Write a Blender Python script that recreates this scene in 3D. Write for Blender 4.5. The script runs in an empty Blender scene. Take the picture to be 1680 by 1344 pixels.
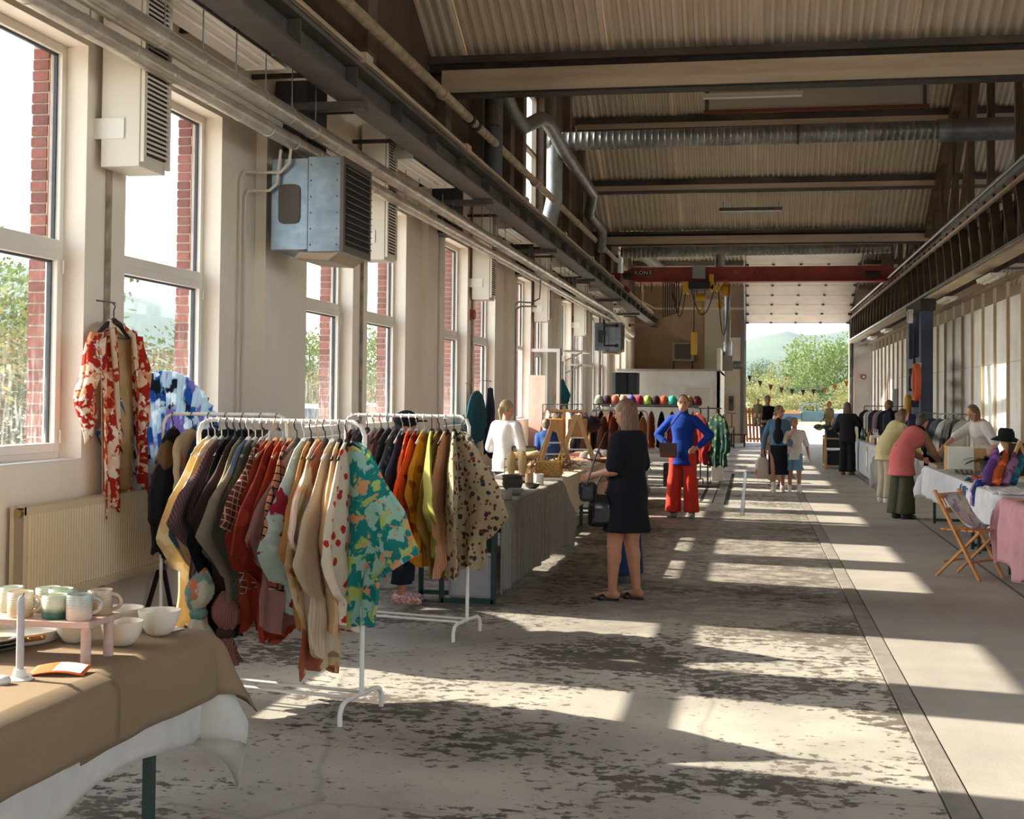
import bpy, bmesh, math, random
from mathutils import Vector, Matrix, kdtree
R = math.radians
random.seed(7)
scn = bpy.context.scene
COL = scn.collection

# ------------------------------------------------------------------ camera
cam_d = bpy.data.cameras.new('camera')
cam = bpy.data.objects.new('camera', cam_d)
COL.objects.link(cam)
YAW, PITCH, ROLL = R(10.37), R(1.465), 0.010
fw = Vector((-math.sin(YAW)*math.cos(PITCH), math.cos(YAW)*math.cos(PITCH), math.sin(PITCH)))
rt = Vector((math.cos(YAW), math.sin(YAW), 0))
up = rt.cross(fw)
r2 = rt*math.cos(ROLL) + up*math.sin(ROLL)
u2 = up*math.cos(ROLL) - rt*math.sin(ROLL)
m = Matrix((r2, u2, -fw)).transposed().to_4x4()
m.translation = (0, 0, 1.64)
cam.matrix_world = m
cam_d.sensor_width = 36
cam_d.lens = 46.07
cam_d.shift_y = -0.0452
cam_d.clip_start = 0.05
cam_d.clip_end = 6000
scn.camera = cam

# ------------------------------------------------------------------ sky, sun, exposure
SUN_DIR = Vector((1, -0.155, -0.635)).normalized()     # direction the light travels
world = bpy.data.worlds.new('sky')
scn.world = world
world.use_nodes = True
wn = world.node_tree
for n in list(wn.nodes): wn.nodes.remove(n)
wo = wn.nodes.new('ShaderNodeOutputWorld')
wb = wn.nodes.new('ShaderNodeBackground')
sk = wn.nodes.new('ShaderNodeTexSky')
sk.sky_type = 'NISHITA'
sk.sun_disc = False
sk.sun_elevation = R(32)
sk.sun_rotation = math.atan2(-SUN_DIR.x, -SUN_DIR.y)
sk.air_density = 1.0
sk.dust_density = 1.6
sk.ozone_density = 1.0
wb.inputs['Strength'].default_value = 0.75
hs = wn.nodes.new('ShaderNodeHueSaturation')           # sky desaturated so the shade indoors comes out less blue
hs.inputs['Saturation'].default_value = 0.55
wn.links.new(sk.outputs[0], hs.inputs['Color'])
wn.links.new(hs.outputs[0], wb.inputs['Color'])
wn.links.new(wb.outputs[0], wo.inputs['Surface'])

sun_d = bpy.data.lights.new('sun', 'SUN')
sun = bpy.data.objects.new('sun', sun_d)
COL.objects.link(sun)
sun.rotation_mode = 'QUATERNION'
sun.rotation_quaternion = SUN_DIR.to_track_quat('-Z', 'Y')
sun.location = (-30, 10, 25)
sun_d.energy = 12.0
sun_d.color = (1.0, 0.90, 0.76)
sun_d.angle = R(0.6)

scn.view_settings.view_transform = 'Standard'
scn.view_settings.look = 'None'
scn.view_settings.gamma = 1
scn.view_settings.use_curve_mapping = False
scn.view_settings.exposure = 0.34
scn.cycles.max_bounces = 8
scn.cycles.diffuse_bounces = 5
scn.cycles.glossy_bounces = 3
scn.cycles.transmission_bounces = 4
scn.cycles.transparent_max_bounces = 24
scn.cycles.volume_bounces = 1
scn.cycles.sample_clamp_indirect = 6.0
scn.cycles.use_denoising = True
scn.cycles.caustics_reflective = False
scn.cycles.caustics_refractive = False

# ------------------------------------------------------------------ helpers
def lin(c):
    out = []
    for v in c[:3]:
        v = v/255.0
        out.append(v/12.92 if v <= 0.04045 else ((v+0.055)/1.055)**2.4)
    return (*out, 1.0)

MATS = {}
def M(name, col, rough=0.65, metal=0.0, var=None, bump=None, spec=0.5, coat=0.0, sheen=0.0, coord='Object', stretch=(1, 1, 1), trans=0.0):
    """principled material; var=(colour2, scale, low, high[, detail]); bump=(scale, strength)"""
    if name in MATS: return MATS[name]
    mt = bpy.data.materials.new(name)
    mt.use_nodes = True
    nt = mt.node_tree
    b = nt.nodes['Principled BSDF']
    b.inputs['Base Color'].default_value = lin(col)
    b.inputs['Roughness'].default_value = rough
    b.inputs['Metallic'].default_value = metal
    b.inputs['Specular IOR Level'].default_value = spec
    b.inputs['Coat Weight'].default_value = coat
    b.inputs['Sheen Weight'].default_value = sheen
    if trans: b.inputs['Transmission Weight'].default_value = trans
    if var or bump:
        tc = nt.nodes.new('ShaderNodeTexCoord')
        mp = nt.nodes.new('ShaderNodeMapping')
        mp.inputs['Scale'].default_value = stretch
        nt.links.new(tc.outputs[coord], mp.inputs['Vector'])
    if var:
        nz = nt.nodes.new('ShaderNodeTexNoise')
        nz.inputs['Scale'].default_value = var[1]
        nz.inputs['Detail'].default_value = var[4] if len(var) > 4 else 5
        nz.inputs['Roughness'].default_value = 0.62
        nt.links.new(mp.outputs[0], nz.inputs['Vector'])
        cr = nt.nodes.new('ShaderNodeValToRGB')
        cr.color_ramp.elements[0].position = var[2]
        cr.color_ramp.elements[1].position = var[3]
        cr.color_ramp.elements[0].color = lin(col)
        cr.color_ramp.elements[1].color = lin(var[0])
        nt.links.new(nz.outputs['Fac'], cr.inputs['Fac'])
        nt.links.new(cr.outputs['Color'], b.inputs['Base Color'])
    if bump:
        n2 = nt.nodes.new('ShaderNodeTexNoise')
        n2.inputs['Scale'].default_value = bump[0]
        n2.inputs['Detail'].default_value = 4
        nt.links.new(mp.outputs[0], n2.inputs['Vector'])
        bp = nt.nodes.new('ShaderNodeBump')
        bp.inputs['Strength'].default_value = bump[1]
        bp.inputs['Distance'].default_value = 0.01
        nt.links.new(n2.outputs['Fac'], bp.inputs['Height'])
        nt.links.new(bp.outputs[0], b.inputs['Normal'])
    MATS[name] = mt
    return mt

class MB:
    """collects simple solids; build() links them as one mesh object"""
    def __init__(s): s.v = []; s.f = []; s.mi = []; s.cur = 0
    def add(s, vs, fs):
        o = len(s.v); s.v += [Vector(v) for v in vs]
        s.f += [tuple(i+o for i in f) for f in fs]; s.mi += [s.cur]*len(fs); return s
    def mat(s, i): s.cur = i; return s
    def box(s, x0, x1, y0, y1, z0, z1):
        vs = [(x, y, z) for z in (z0, z1) for y in (y0, y1) for x in (x0, x1)]
        return s.add(vs, [(0, 2, 3, 1), (4, 5, 7, 6), (0, 1, 5, 4), (2, 6, 7, 3), (0, 4, 6, 2), (1, 3, 7, 5)])
    def cbox(s, c, d, rot=None):
        x, y, z = d[0]/2, d[1]/2, d[2]/2
        vs = [Vector((a, b, e)) for e in (-z, z) for b in (-y, y) for a in (-x, x)]
        if rot is not None: vs = [rot @ v for v in vs]
        vs = [v+Vector(c) for v in vs]
        return s.add(vs, [(0, 2, 3, 1), (4, 5, 7, 6), (0, 1, 5, 4), (2, 6, 7, 3), (0, 4, 6, 2), (1, 3, 7, 5)])
    def bar(s, p, q, w, h, upv=(0, 0, 1)):
        """rectangular bar from p to q, w across, h along up"""
        p = Vector(p); q = Vector(q); d = (q-p).normalized(); u = Vector(upv)
        if abs(d.dot(u)) > 0.98: u = Vector((0, 1, 0)) if abs(d.y) < 0.9 else Vector((1, 0, 0))
        sx = d.cross(u).normalized(); u = sx.cross(d).normalized()
        vs = [e+sx*a*w/2+u*b*h/2 for e in (p, q) for b in (-1, 1) for a in (-1, 1)]
        return s.add(vs, [(0, 1, 3, 2), (4, 6, 7, 5), (0, 4, 5, 1), (2, 3, 7, 6), (0, 2, 6, 4), (1, 5, 7, 3)])
    def tube(s, pts, r, n=10, cap=True):
        pts = [Vector(p) for p in pts]; k = len(pts)
        rs = r if isinstance(r, (list, tuple)) else [r]*k
        t0 = (pts[1]-pts[0]).normalized()
        u = Vector((0, 0, 1)) if abs(t0.z) < 0.9 else Vector((1, 0, 0))
        u = (u-t0*u.dot(t0)).normalized(); vs = []; fs = []
        for i, p in enumerate(pts):
            t = ((pts[min(i+1, k-1)]-p).normalized()+(p-pts[max(i-1, 0)]).normalized())
            t = t.normalized() if t.length > 1e-6 else t0
            u = (u-t*u.dot(t)); u = u.normalized() if u.length > 1e-6 else Vector((1, 0, 0)); w = t.cross(u)
            vs += [p+(u*math.cos(2*math.pi*j/n)+w*math.sin(2*math.pi*j/n))*rs[i] for j in range(n)]
        for i in range(k-1):
            for j in range(n):
                fs.append((i*n+j, i*n+(j+1) % n, (i+1)*n+(j+1) % n, (i+1)*n+j))
        if cap: fs += [tuple(range(n-1, -1, -1)), tuple(range((k-1)*n, k*n))]
        return s.add(vs, fs)
    def cyl(s, p, q, r, n=12): return s.tube([p, q], r, n)
    def lathe(s, prof, c=(0, 0, 0), n=24, sx=1, sy=1):
        """profile of (radius, z) revolved about z"""
        c = Vector(c); vs = []; fs = []; k = len(prof)
        for r, z in prof:
            vs += [c+Vector((r*sx*math.cos(2*math.pi*j/n), r*sy*math.sin(2*math.pi*j/n), z)) for j in range(n)]
        for i in range(k-1):
            for j in range(n): fs.append((i*n+j, i*n+(j+1) % n, (i+1)*n+(j+1) % n, (i+1)*n+j))
        if prof[0][0] > 1e-4: fs.append(tuple(range(n-1, -1, -1)))
        if prof[-1][0] > 1e-4: fs.append(tuple(range((k-1)*n, k*n)))
        return s.add(vs, fs)
    def sph(s, c, r, n=12, k=8, rot=None):
        rx, ry, rz = r if isinstance(r, (list, tuple)) else (r, r, r); c = Vector(c); vs = []; fs = []
        for i in range(k+1):
            th = math.pi*i/k
            for j in range(n):
                ph = 2*math.pi*j/n
                p = Vector((rx*math.sin(th)*math.cos(ph), ry*math.sin(th)*math.sin(ph), -rz*math.cos(th)))
                vs.append(c+(rot @ p if rot is not None else p))
        for i in range(k):
            for j in range(n): fs.append((i*n+j, i*n+(j+1) % n, (i+1)*n+(j+1) % n, (i+1)*n+j))
        return s.add(vs, fs)
    def prism(s, poly, a, b, axis='x'):
        """extrude a 2D polygon: axis x -> poly is (y,z); y -> (x,z); z -> (x,y)"""
        f = {'x': lambda t, p: (t, p[0], p[1]), 'y': lambda t, p: (p[0], t, p[1]), 'z': lambda t, p: (p[0], p[1], t)}[axis]
        n = len(poly); vs = [f(a, p) for p in poly]+[f(b, p) for p in poly]
        fs = [tuple(range(n-1, -1, -1)), tuple(range(n, 2*n))]+[(i, (i+1) % n, n+(i+1) % n, n+i) for i in range(n)]
        return s.add(vs, fs)
    def grid(s, fn, nu, nv, flip=False):
        vs = [fn(i/nu, j/nv) for j in range(nv+1) for i in range(nu+1)]; w = nu+1; fs = []
        for j in range(nv):
            for i in range(nu):
                q = (j*w+i, j*w+i+1, (j+1)*w+i+1, (j+1)*w+i); fs.append(q[::-1] if flip else q)
        return s.add(vs, fs)
    def mesh(s, name, mats, smooth=False, off=None):
        me = bpy.data.meshes.new(name)
        vs = [v-off for v in s.v] if off is not None else s.v
        me.from_pydata([tuple(v) for v in vs], [], s.f)
        for mt in (mats if isinstance(mats, (list, tuple)) else [mats]): me.materials.append(mt)
        if len(me.materials) > 1: me.polygons.foreach_set('material_index', s.mi)
        bm = bmesh.new(); bm.from_mesh(me); bmesh.ops.recalc_face_normals(bm, faces=bm.faces); bm.to_mesh(me); bm.free()
        if smooth:
            me.polygons.foreach_set('use_smooth', [True]*len(me.polygons))
            me.set_sharp_from_angle(angle=R(smooth if smooth is not True else 40))
        me.update(); return me
    def build(s, name, mats, parent=None, smooth=False, world=True, bevel=0):
        """one mesh object; with a parent, coordinates are world ones unless world=False"""
        off = parent.location if (parent is not None and world) else None
        o = bpy.data.objects.new(name, s.mesh(name, mats, smooth, off)); COL.objects.link(o)
        if parent is not None: o.parent = parent
        if bevel:
            bv = o.modifiers.new('bevel', 'BEVEL'); bv.width = bevel; bv.segments = 2; bv.limit_method = 'ANGLE'
        return o

def tag(o, label=None, cat=None, group=None, kind=None):
    if label: o['label'] = label
    if cat: o['category'] = cat
    if group: o['group'] = group
    if kind: o['kind'] = kind
    return o
def thing(name, label, cat, loc=(0, 0, 0), rz=0.0, group=None):
    o = bpy.data.objects.new(name, None); COL.objects.link(o); o.empty_display_size = 0.1
    o.location = loc; o.rotation_euler = (0, 0, rz); return tag(o, label, cat, group)
def struct(name, loc=(0, 0, 0)):
    o = bpy.data.objects.new(name, None); COL.objects.link(o); o.location = loc; o['kind'] = 'structure'; return o
def inst(src_mesh, name, parent, loc=(0, 0, 0), rz=0.0, sc=None):
    """object sharing mesh data, placed in its parent's frame"""
    o = bpy.data.objects.new(name, src_mesh); COL.objects.link(o); o.parent = parent
    o.location = loc; o.rotation_euler = (0, 0, rz)
    if sc: o.scale = sc
    return o
def copy_tree(root, loc=None, rz=None, label=None):
    c = root.copy(); COL.objects.link(c)
    if loc is not None: c.location = loc
    if rz is not None: c.rotation_euler = (0, 0, rz)
    if label: c['label'] = label
    def kids(a, b):
        for ch in [x for x in bpy.data.objects if x.parent == a]:
            d = ch.copy(); COL.objects.link(d); d.parent = b; kids(ch, d)
    kids(root, c); return c
# ------------------------------------------------------------------ setting materials
def nodes(mt): return mt.node_tree, mt.node_tree.nodes, mt.node_tree.links, mt.node_tree.nodes['Principled BSDF']
def ramp(N, lo, hi, c0=(0, 0, 0, 1), c1=(1, 1, 1, 1)):
    r = N.new('ShaderNodeValToRGB'); e = r.color_ramp.elements
    e[0].position, e[1].position, e[0].color, e[1].color = lo, hi, c0, c1; return r
def noise(N, L, vec, sc, det=6, rough=0.6, dist=0.0):
    n = N.new('ShaderNodeTexNoise'); n.inputs['Scale'].default_value = sc; n.inputs['Detail'].default_value = det
    n.inputs['Roughness'].default_value = rough; n.inputs['Distortion'].default_value = dist
    if vec is not None: L.new(vec, n.inputs['Vector'])
    return n
def mixc(N, L, fac, a, b):
    x = N.new('ShaderNodeMix'); x.data_type = 'RGBA'
    if hasattr(fac, 'is_linked') or hasattr(fac, 'links'): L.new(fac, x.inputs[0])
    else: x.inputs[0].default_value = fac
    for s, v in ((x.inputs[6], a), (x.inputs[7], b)):
        if isinstance(v, tuple): s.default_value = v
        else: L.new(v, s)
    return x.outputs[2]
def mth(N, L, op, a, b=None):
    x = N.new('ShaderNodeMath'); x.operation = op
    for s, v in ((x.inputs[0], a), (x.inputs[1], b)):
        if v is None: continue
        if isinstance(v, (int, float)): s.default_value = v
        else: L.new(v, s)
    return x.outputs[0]

def floor_mat():
    mt = M('worn_painted_concrete', (190, 183, 172), 0.72); nt, N, L, B = nodes(mt)
    tc = N.new('ShaderNodeTexCoord'); mp = N.new('ShaderNodeMapping'); L.new(tc.outputs['Object'], mp.inputs['Vector'])
    V = mp.outputs[0]
    paint = ramp(N, 0.35, 0.7, lin((178, 171, 160)), lin((146, 139, 130))); L.new(noise(N, L, V, 1.3, 6).outputs['Fac'], paint.inputs['Fac'])
    bare = ramp(N, 0.3, 0.7, lin((62, 54, 48)), lin((112, 101, 90))); L.new(noise(N, L, V, 2.6, 8).outputs['Fac'], bare.inputs['Fac'])
    # flakes stretched a little along x, denser in big areas
    mp2 = N.new('ShaderNodeMapping'); mp2.inputs['Scale'].default_value = (0.85, 1.1, 1); L.new(tc.outputs['Object'], mp2.inputs['Vector'])
    fine = noise(N, L, mp2.outputs[0], 13, 9, 0.66, 0.2).outputs['Fac']
    big = noise(N, L, mp2.outputs[0], 0.75, 5, 0.55).outputs['Fac']
    s = mth(N, L, 'ADD', mth(N, L, 'MULTIPLY', fine, 0.62), mth(N, L, 'MULTIPLY', big, 0.62))
    flake = ramp(N, 0.638, 0.668); L.new(s, flake.inputs['Fac'])
    chips = ramp(N, 0.635, 0.66); L.new(noise(N, L, mp2.outputs[0], 26, 5, 0.6).outputs['Fac'], chips.inputs['Fac'])
    pc = mixc(N, L, mth(N, L, 'MULTIPLY', chips.outputs['Color'], 0.8), paint.outputs['Color'], bare.outputs['Color'])
    c = mixc(N, L, flake.outputs['Color'], pc, bare.outputs['Color'])
    # wholly worn zone further in: mostly bare, dark, with paint islands
    sx = N.new('ShaderNodeSeparateXYZ'); L.new(tc.outputs['Object'], sx.inputs[0])
    zone = ramp(N, 0.0, 1.0); L.new(mth(N, L, 'MULTIPLY', mth(N, L, 'SUBTRACT', sx.outputs['Y'], 8.5), 0.4), zone.inputs['Fac'])
    zone2 = ramp(N, 0.0, 1.0); L.new(mth(N, L, 'MULTIPLY', mth(N, L, 'SUBTRACT', 21.0, sx.outputs['Y']), 0.3), zone2.inputs['Fac'])
    isl = ramp(N, 0.47, 0.57); L.new(noise(N, L, mp2.outputs[0], 5.5, 9, 0.72).outputs['Fac'], isl.inputs['Fac'])
    worn = mixc(N, L, isl.outputs['Color'], lin((84, 75, 67)), lin((150, 140, 128)))
    zf = mth(N, L, 'MULTIPLY', mth(N, L, 'MULTIPLY', zone.outputs['Color'], zone2.outputs['Color']), 0.75)
    c = mixc(N, L, zf, c, worn)
    # fine scuffs and cracks
    vo = N.new('ShaderNodeTexVoronoi'); vo.feature = 'DISTANCE_TO_EDGE'; vo.inputs['Scale'].default_value = 0.35
    mv = N.new('ShaderNodeMix'); mv.data_type = 'VECTOR'; mv.inputs[0].default_value = 0.12
    L.new(tc.outputs['Object'], mv.inputs[4]); L.new(noise(N, L, V, 1.4, 6).outputs['Color'], mv.inputs[5]); L.new(mv.outputs[1], vo.inputs['Vector'])
    ck = ramp(N, 0.0, 0.006, (1, 1, 1, 1), (0, 0, 0, 1)); L.new(vo.outputs['Distance'], ck.inputs['Fac'])
    c = mixc(N, L, mth(N, L, 'MULTIPLY', ck.outputs['Color'], 0.28), c, lin((60, 54, 50)))
    L.new(c, B.inputs['Base Color'])
    rr = ramp(N, 0, 1, (0.55,)*3+(1,), (0.85,)*3+(1,)); L.new(flake.outputs['Color'], rr.inputs['Fac']); L.new(rr.outputs['Color'], B.inputs['Roughness'])
    bp = N.new('ShaderNodeBump'); bp.inputs['Strength'].default_value = 0.5; bp.inputs['Distance'].default_value = 0.004; bp.invert = True
    L.new(mth(N, L, 'ADD', flake.outputs['Color'], mth(N, L, 'MULTIPLY', noise(N, L, V, 30, 5).outputs['Fac'], 0.5)), bp.inputs['Height']); L.new(bp.outputs[0], B.inputs['Normal'])
    return mt
FLOOR = floor_mat()
CONC = M('smooth_concrete_slab', (163, 155, 146), 0.7, var=((138, 130, 122), 1.1, 0.3, 0.72, 9), bump=(60, 0.15))
CONC_STRIP = M('cast_concrete_strip', (140, 131, 122), 0.8, var=((116, 108, 100), 6, 0.3, 0.7, 8), bump=(80, 0.3))
def wall_mat():
    mt = M('painted_masonry', (226, 216, 203), 0.75); nt, N, L, B = nodes(mt)
    tc = N.new('ShaderNodeTexCoord'); V = tc.outputs['Object']
    base = ramp(N, 0.3, 0.75, lin((242, 232, 217)), lin((230, 216, 199))); L.new(noise(N, L, V, 0.9, 7).outputs['Fac'], base.inputs['Fac'])
    sc = ramp(N, 0.70, 0.725); L.new(noise(N, L, V, 5.5, 10, 0.72).outputs['Fac'], sc.inputs['Fac'])
    c = mixc(N, L, mth(N, L, 'MULTIPLY', sc.outputs['Color'], 0.55), base.outputs['Color'], lin((128, 112, 98)))
    L.new(c, B.inputs['Base Color'])
    bp = N.new('ShaderNodeBump'); bp.inputs['Strength'].default_value = 0.25; bp.inputs['Distance'].default_value = 0.01
    L.new(noise(N, L, V, 14, 6).outputs['Fac'], bp.inputs['Height']); L.new(bp.outputs[0], B.inputs['Normal'])
    return mt
WALLM = wall_mat()
UPWALL = M('raw_upper_wall', (104, 86, 70), 0.9, var=((76, 62, 50), 1.6, 0.3, 0.7, 8), bump=(8, 0.3))
BRICK = [M('red_brick_%d' % i, c, 0.9, var=(c2, 9, 0.35, 0.7, 8), bump=(40, 0.5)) for i, (c, c2) in enumerate((((142, 84, 74), (116, 66, 58)), ((154, 92, 80), (126, 76, 68)), ((128, 74, 68), (104, 60, 54))))]
MORTAR = M('lime_mortar', (196, 186, 176), 0.95, bump=(60, 0.4))
FRAME = M('white_window_frame', (232, 224, 212), 0.45)
GASKET = M('dark_window_gasket', (52, 58, 64), 0.5)
CREAM = M('cream_painted_steel', (196, 176, 150), 0.6, var=((164, 144, 120), 2.0, 0.35, 0.75, 7), stretch=(0.3, 1, 3))
GUTTER = M('sooty_gutter', (92, 80, 70), 0.8, var=((50, 43, 38), 2.5, 0.35, 0.65, 7), stretch=(0.3, 1, 1))
SOOT = M('sooty_dark_steel', (48, 42, 38), 0.8, var=((70, 60, 52), 4, 0.4, 0.7))
ROOFM = M('corrugated_roof_sheet', (216, 202, 180), 0.75, var=((200, 184, 160), 1.2, 0.3, 0.75, 6), bump=(50, 0.05))
WOODP = M('pale_stud_timber', (196, 178, 152), 0.75, var=((168, 148, 122), 3, 0.3, 0.7), stretch=(8, 8, 0.6))
BOARD = M('white_wall_board', (244, 240, 232), 0.6, var=((220, 213, 202), 1.2, 0.35, 0.7))
DARKST = M('dark_painted_steel', (100, 92, 86), 0.6, var=((76, 70, 66), 3, 0.35, 0.7))
TIMB = M('old_brown_timber', (92, 72, 52), 0.85, var=((60, 47, 35), 5, 0.3, 0.7), stretch=(3, 3, 0.6))
TANW = M('tan_end_wall', (168, 140, 112), 0.85, var=((138, 112, 88), 0.8, 0.3, 0.7, 8))
GALV = M('galvanised_sheet', (168, 172, 174), 0.38, 0.85, var=((120, 124, 128), 3, 0.3, 0.7), stretch=(1, 1, 1))
WHITEP = M('white_painted_metal', (228, 222, 212), 0.45)

def glass_mat(name, dust, tint=(0.96, 0.985, 0.98)):
    mt = bpy.data.materials.new(name); mt.use_nodes = True; nt = mt.node_tree; N, L = nt.nodes, nt.links
    for n in list(N): N.remove(n)
    out = N.new('ShaderNodeOutputMaterial'); tr = N.new('ShaderNodeBsdfTransparent'); tr.inputs[0].default_value = (*tint, 1)
    gl = N.new('ShaderNodeBsdfGlossy'); gl.inputs['Roughness'].default_value = 0.02
    lw = N.new('ShaderNodeLayerWeight'); lw.inputs['Blend'].default_value = 0.5
    fr = N.new('ShaderNodeMath'); fr.operation = 'MULTIPLY_ADD'; fr.inputs[1].default_value = 0.18; fr.inputs[2].default_value = 0.02
    pw = N.new('ShaderNodeMath'); pw.operation = 'POWER'; pw.inputs[1].default_value = 4.0
    L.new(lw.outputs['Facing'], pw.inputs[0]); L.new(pw.outputs[0], fr.inputs[0])
    m1 = N.new('ShaderNodeMixShader'); L.new(fr.outputs[0], m1.inputs[0]); L.new(tr.outputs[0], m1.inputs[1]); L.new(gl.outputs[0], m1.inputs[2])
    sh = m1.outputs[0]
    if dust > 0:   # dried rain streaks and dust on the lower panes
        tc = N.new('ShaderNodeTexCoord'); mp = N.new('ShaderNodeMapping'); mp.inputs['Scale'].default_value = (1, 30, 5); L.new(tc.outputs['Object'], mp.inputs['Vector'])
        nz = noise(N, L, mp.outputs[0], 1.0, 6, 0.75); rp = ramp(N, 0.5, 0.78); L.new(nz.outputs['Fac'], rp.inputs['Fac'])
        s = N.new('ShaderNodeSeparateXYZ'); L.new(tc.outputs['Object'], s.inputs[0])
        g = ramp(N, 0.0, 1.0, (1, 1, 1, 1), (0.12, 0.12, 0.12, 1)); L.new(mth(N, L, 'MULTIPLY', mth(N, L, 'SUBTRACT', s.outputs['Z'], 1.2), 1.1), g.inputs['Fac'])
        f = mth(N, L, 'MULTIPLY', mth(N, L, 'ADD', mth(N, L, 'MULTIPLY', rp.outputs['Color'], 0.8), 0.06), mth(N, L, 'MULTIPLY', g.outputs['Color'], dust))
        df = N.new('ShaderNodeBsdfTranslucent'); df.inputs[0].default_value = (0.85, 0.84, 0.8, 1)
        m2 = N.new('ShaderNodeMixShader'); L.new(f, m2.inputs[0]); L.new(sh, m2.inputs[1]); L.new(df.outputs[0], m2.inputs[2]); sh = m2.outputs[0]
    L.new(sh, out.inputs['Surface']); return mt
GLASS = glass_mat('clear_pane', 0.0)
GLASSD = glass_mat('dusty_pane', 0.30)

# ------------------------------------------------------------------ floor
Y0F, Y1F = -8.0, 50.0
fl = struct('floor'); GRV = M('dusty_groove', (104, 96, 88), 0.9)
MB().box(-4.9, 0.775, Y0F, Y1F, -0.2, 0).build('painted_slab', FLOOR, fl)
MB().box(0.905, 12.0, Y0F, Y1F, -0.2, 0.0).build('concrete_slab', CONC, fl)
MB().box(0.775, 0.788, Y0F, Y1F, -0.2, -0.005).build('groove', GRV, fl)
MB().box(0.788, 0.893, Y0F, Y1F, -0.2, 0.004).build('floor_strip', CONC_STRIP, fl)
MB().box(0.893, 0.905, Y0F, Y1F, -0.2, -0.005).build('groove', GRV, fl)
MB().box(2.245, 2.275, 9.0, 30, -0.001, 0.001).build('floor_seam', M('seam_grey', (92, 85, 78), 0.9), fl)
for x, y0, y1, w in ((-0.79, 21.2, 29.8, 0.055), (-0.385, 20.6, 29.2, 0.07), (-0.60, 20.9, 29.5, 0.02)):
    MB().box(x-w/2, x+w/2, y0, y1, -0.001, 0.002).build('rail_slot', M('black_slot', (18, 16, 15), 0.9), fl)
MB().box(-0.155, -0.10, 18.8, 29.8, -0.001, 0.006).build('steel_rail', M('worn_rail_steel', (150, 142, 150), 0.3, 0.9, var=((90, 80, 78), 9, 0.4, 0.6)), fl)

# ------------------------------------------------------------------ long window wall
XI, XO = -4.40, -4.76          # inner face, outer face
ZS, ZT = 1.19, 3.97            # sill and head of the windows
wins = []
for k in range(-2, 7):
    y = 8.1+6.0*k+(0.27 if k == -1 else 0)
    wins.append((y-1.55, y)); wins.append((y+0.57, y+2.27))
wins = [w for w in wins if w[0] > Y0F+0.2 and w[1] < Y1F-0.2]
RZ0 = 6.28
def roofz(y):
    for a, b, za, zb in ((-10.8, -1.3, 11.12, RZ0), (-1.3, 8.2, RZ0, 11.12), (8.2, 17.7, 11.12, RZ0), (17.7, 27.2, RZ0, 11.12), (27.2, 36.7, 11.12, RZ0), (36.7, 43.3, RZ0, 9.15), (43.3, 50.3, 9.15, 5.75)):
        if a <= y <= b: return za+(zb-za)*(y-a)/(b-a)
    return RZ0
wl = struct('wall_left')
w = MB(); o = MB()
w.box(XO+0.12, XI, Y0F, Y1F, 0, ZS); o.box(XO, XO+0.12, Y0F, Y1F, -0.5, ZS-0.02)
ZU = 5.0
ys = [Y0F]+[v for a in wins for v in a]+[Y1F]
for i in range(0, len(ys), 2):
    w.box(XO+0.12, XI, ys[i], ys[i+1], ZS, ZT); o.box(XO, XO+0.12, ys[i]+0.0, ys[i+1]-0.07 if i+2 < len(ys) else ys[i+1], ZS-0.02, ZT)
w.box(XO+0.12, XI, Y0F, Y1F, ZT, ZU); o.box(XO, XO+0.12, Y0F, Y1F, ZT, ZU)
w.build('inner_wall', WALLM, wl)
o.build('brick_facing', M('outer_brickwork', (140, 84, 74), 0.9, var=((110, 64, 56), 12, 0.35, 0.65)), wl)
# broad pilaster strips between the window pairs
for k in range(-1, 7):
    y = 8.1+6*k
    MB().box(XI-0.01, XI+0.10, y+3.05, y+3.62, 0, 4.2).build('pilaster', WALLM, wl)
    MB().box(XI+0.005, XI+0.03, y+0.27, y+0.31, 0.0, ZT-0.3).build('cable_channel', M('grubby_channel', (176, 160, 142), 0.8, var=((120, 104, 90), 7, 0.4, 0.7)), wl)
# upper gable wall with clerestory openings
u = MB()
cl = [(24.75, 27.55), (43.6, 47.0), (6.0, 8.8)]
CZ0, CZ1 = 5.25, 8.05
pts = sorted(set([Y0F, -1.3, 8.2, 17.7, 27.2, 36.7, 43.3, Y1F]+[v for a in cl for v in a]))
for a, b in zip(pts[:-1], pts[1:]):
    mid = (a+b)/2; top = lambda y: roofz(y)+0.03
    if any(c0 <= mid <= c1 for c0, c1 in cl):
        u.prism([(a, ZU), (b, ZU), (b, CZ0), (a, CZ0)], XO+0.1, XI, 'x')
        z1 = CZ1
        u.prism([(a, z1), (b, z1), (b, top(b)), (a, top(a))], XO+0.1, XI, 'x')
    else:
        u.prism([(a, ZU), (b, ZU), (b, top(b)), (a, top(a))], XO+0.1, XI, 'x')
u.build('upper_wall', UPWALL, wl)
# upper wall posts
for y in (11.2, 14.2, 18.0, 20.4, 23.0, 24.3, 28.0, 30.6, 33.2, 37.0, 40.0):
    MB().box(XI-0.01, XI+0.16, y-0.18, y+0.18, ZU, min(roofz(y), 9)-0.05).build('upper_post', M('grey_brown_concrete', (126, 108, 90), 0.9, var=((96, 80, 66), 2, 0.3, 0.7)), wl)

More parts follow.
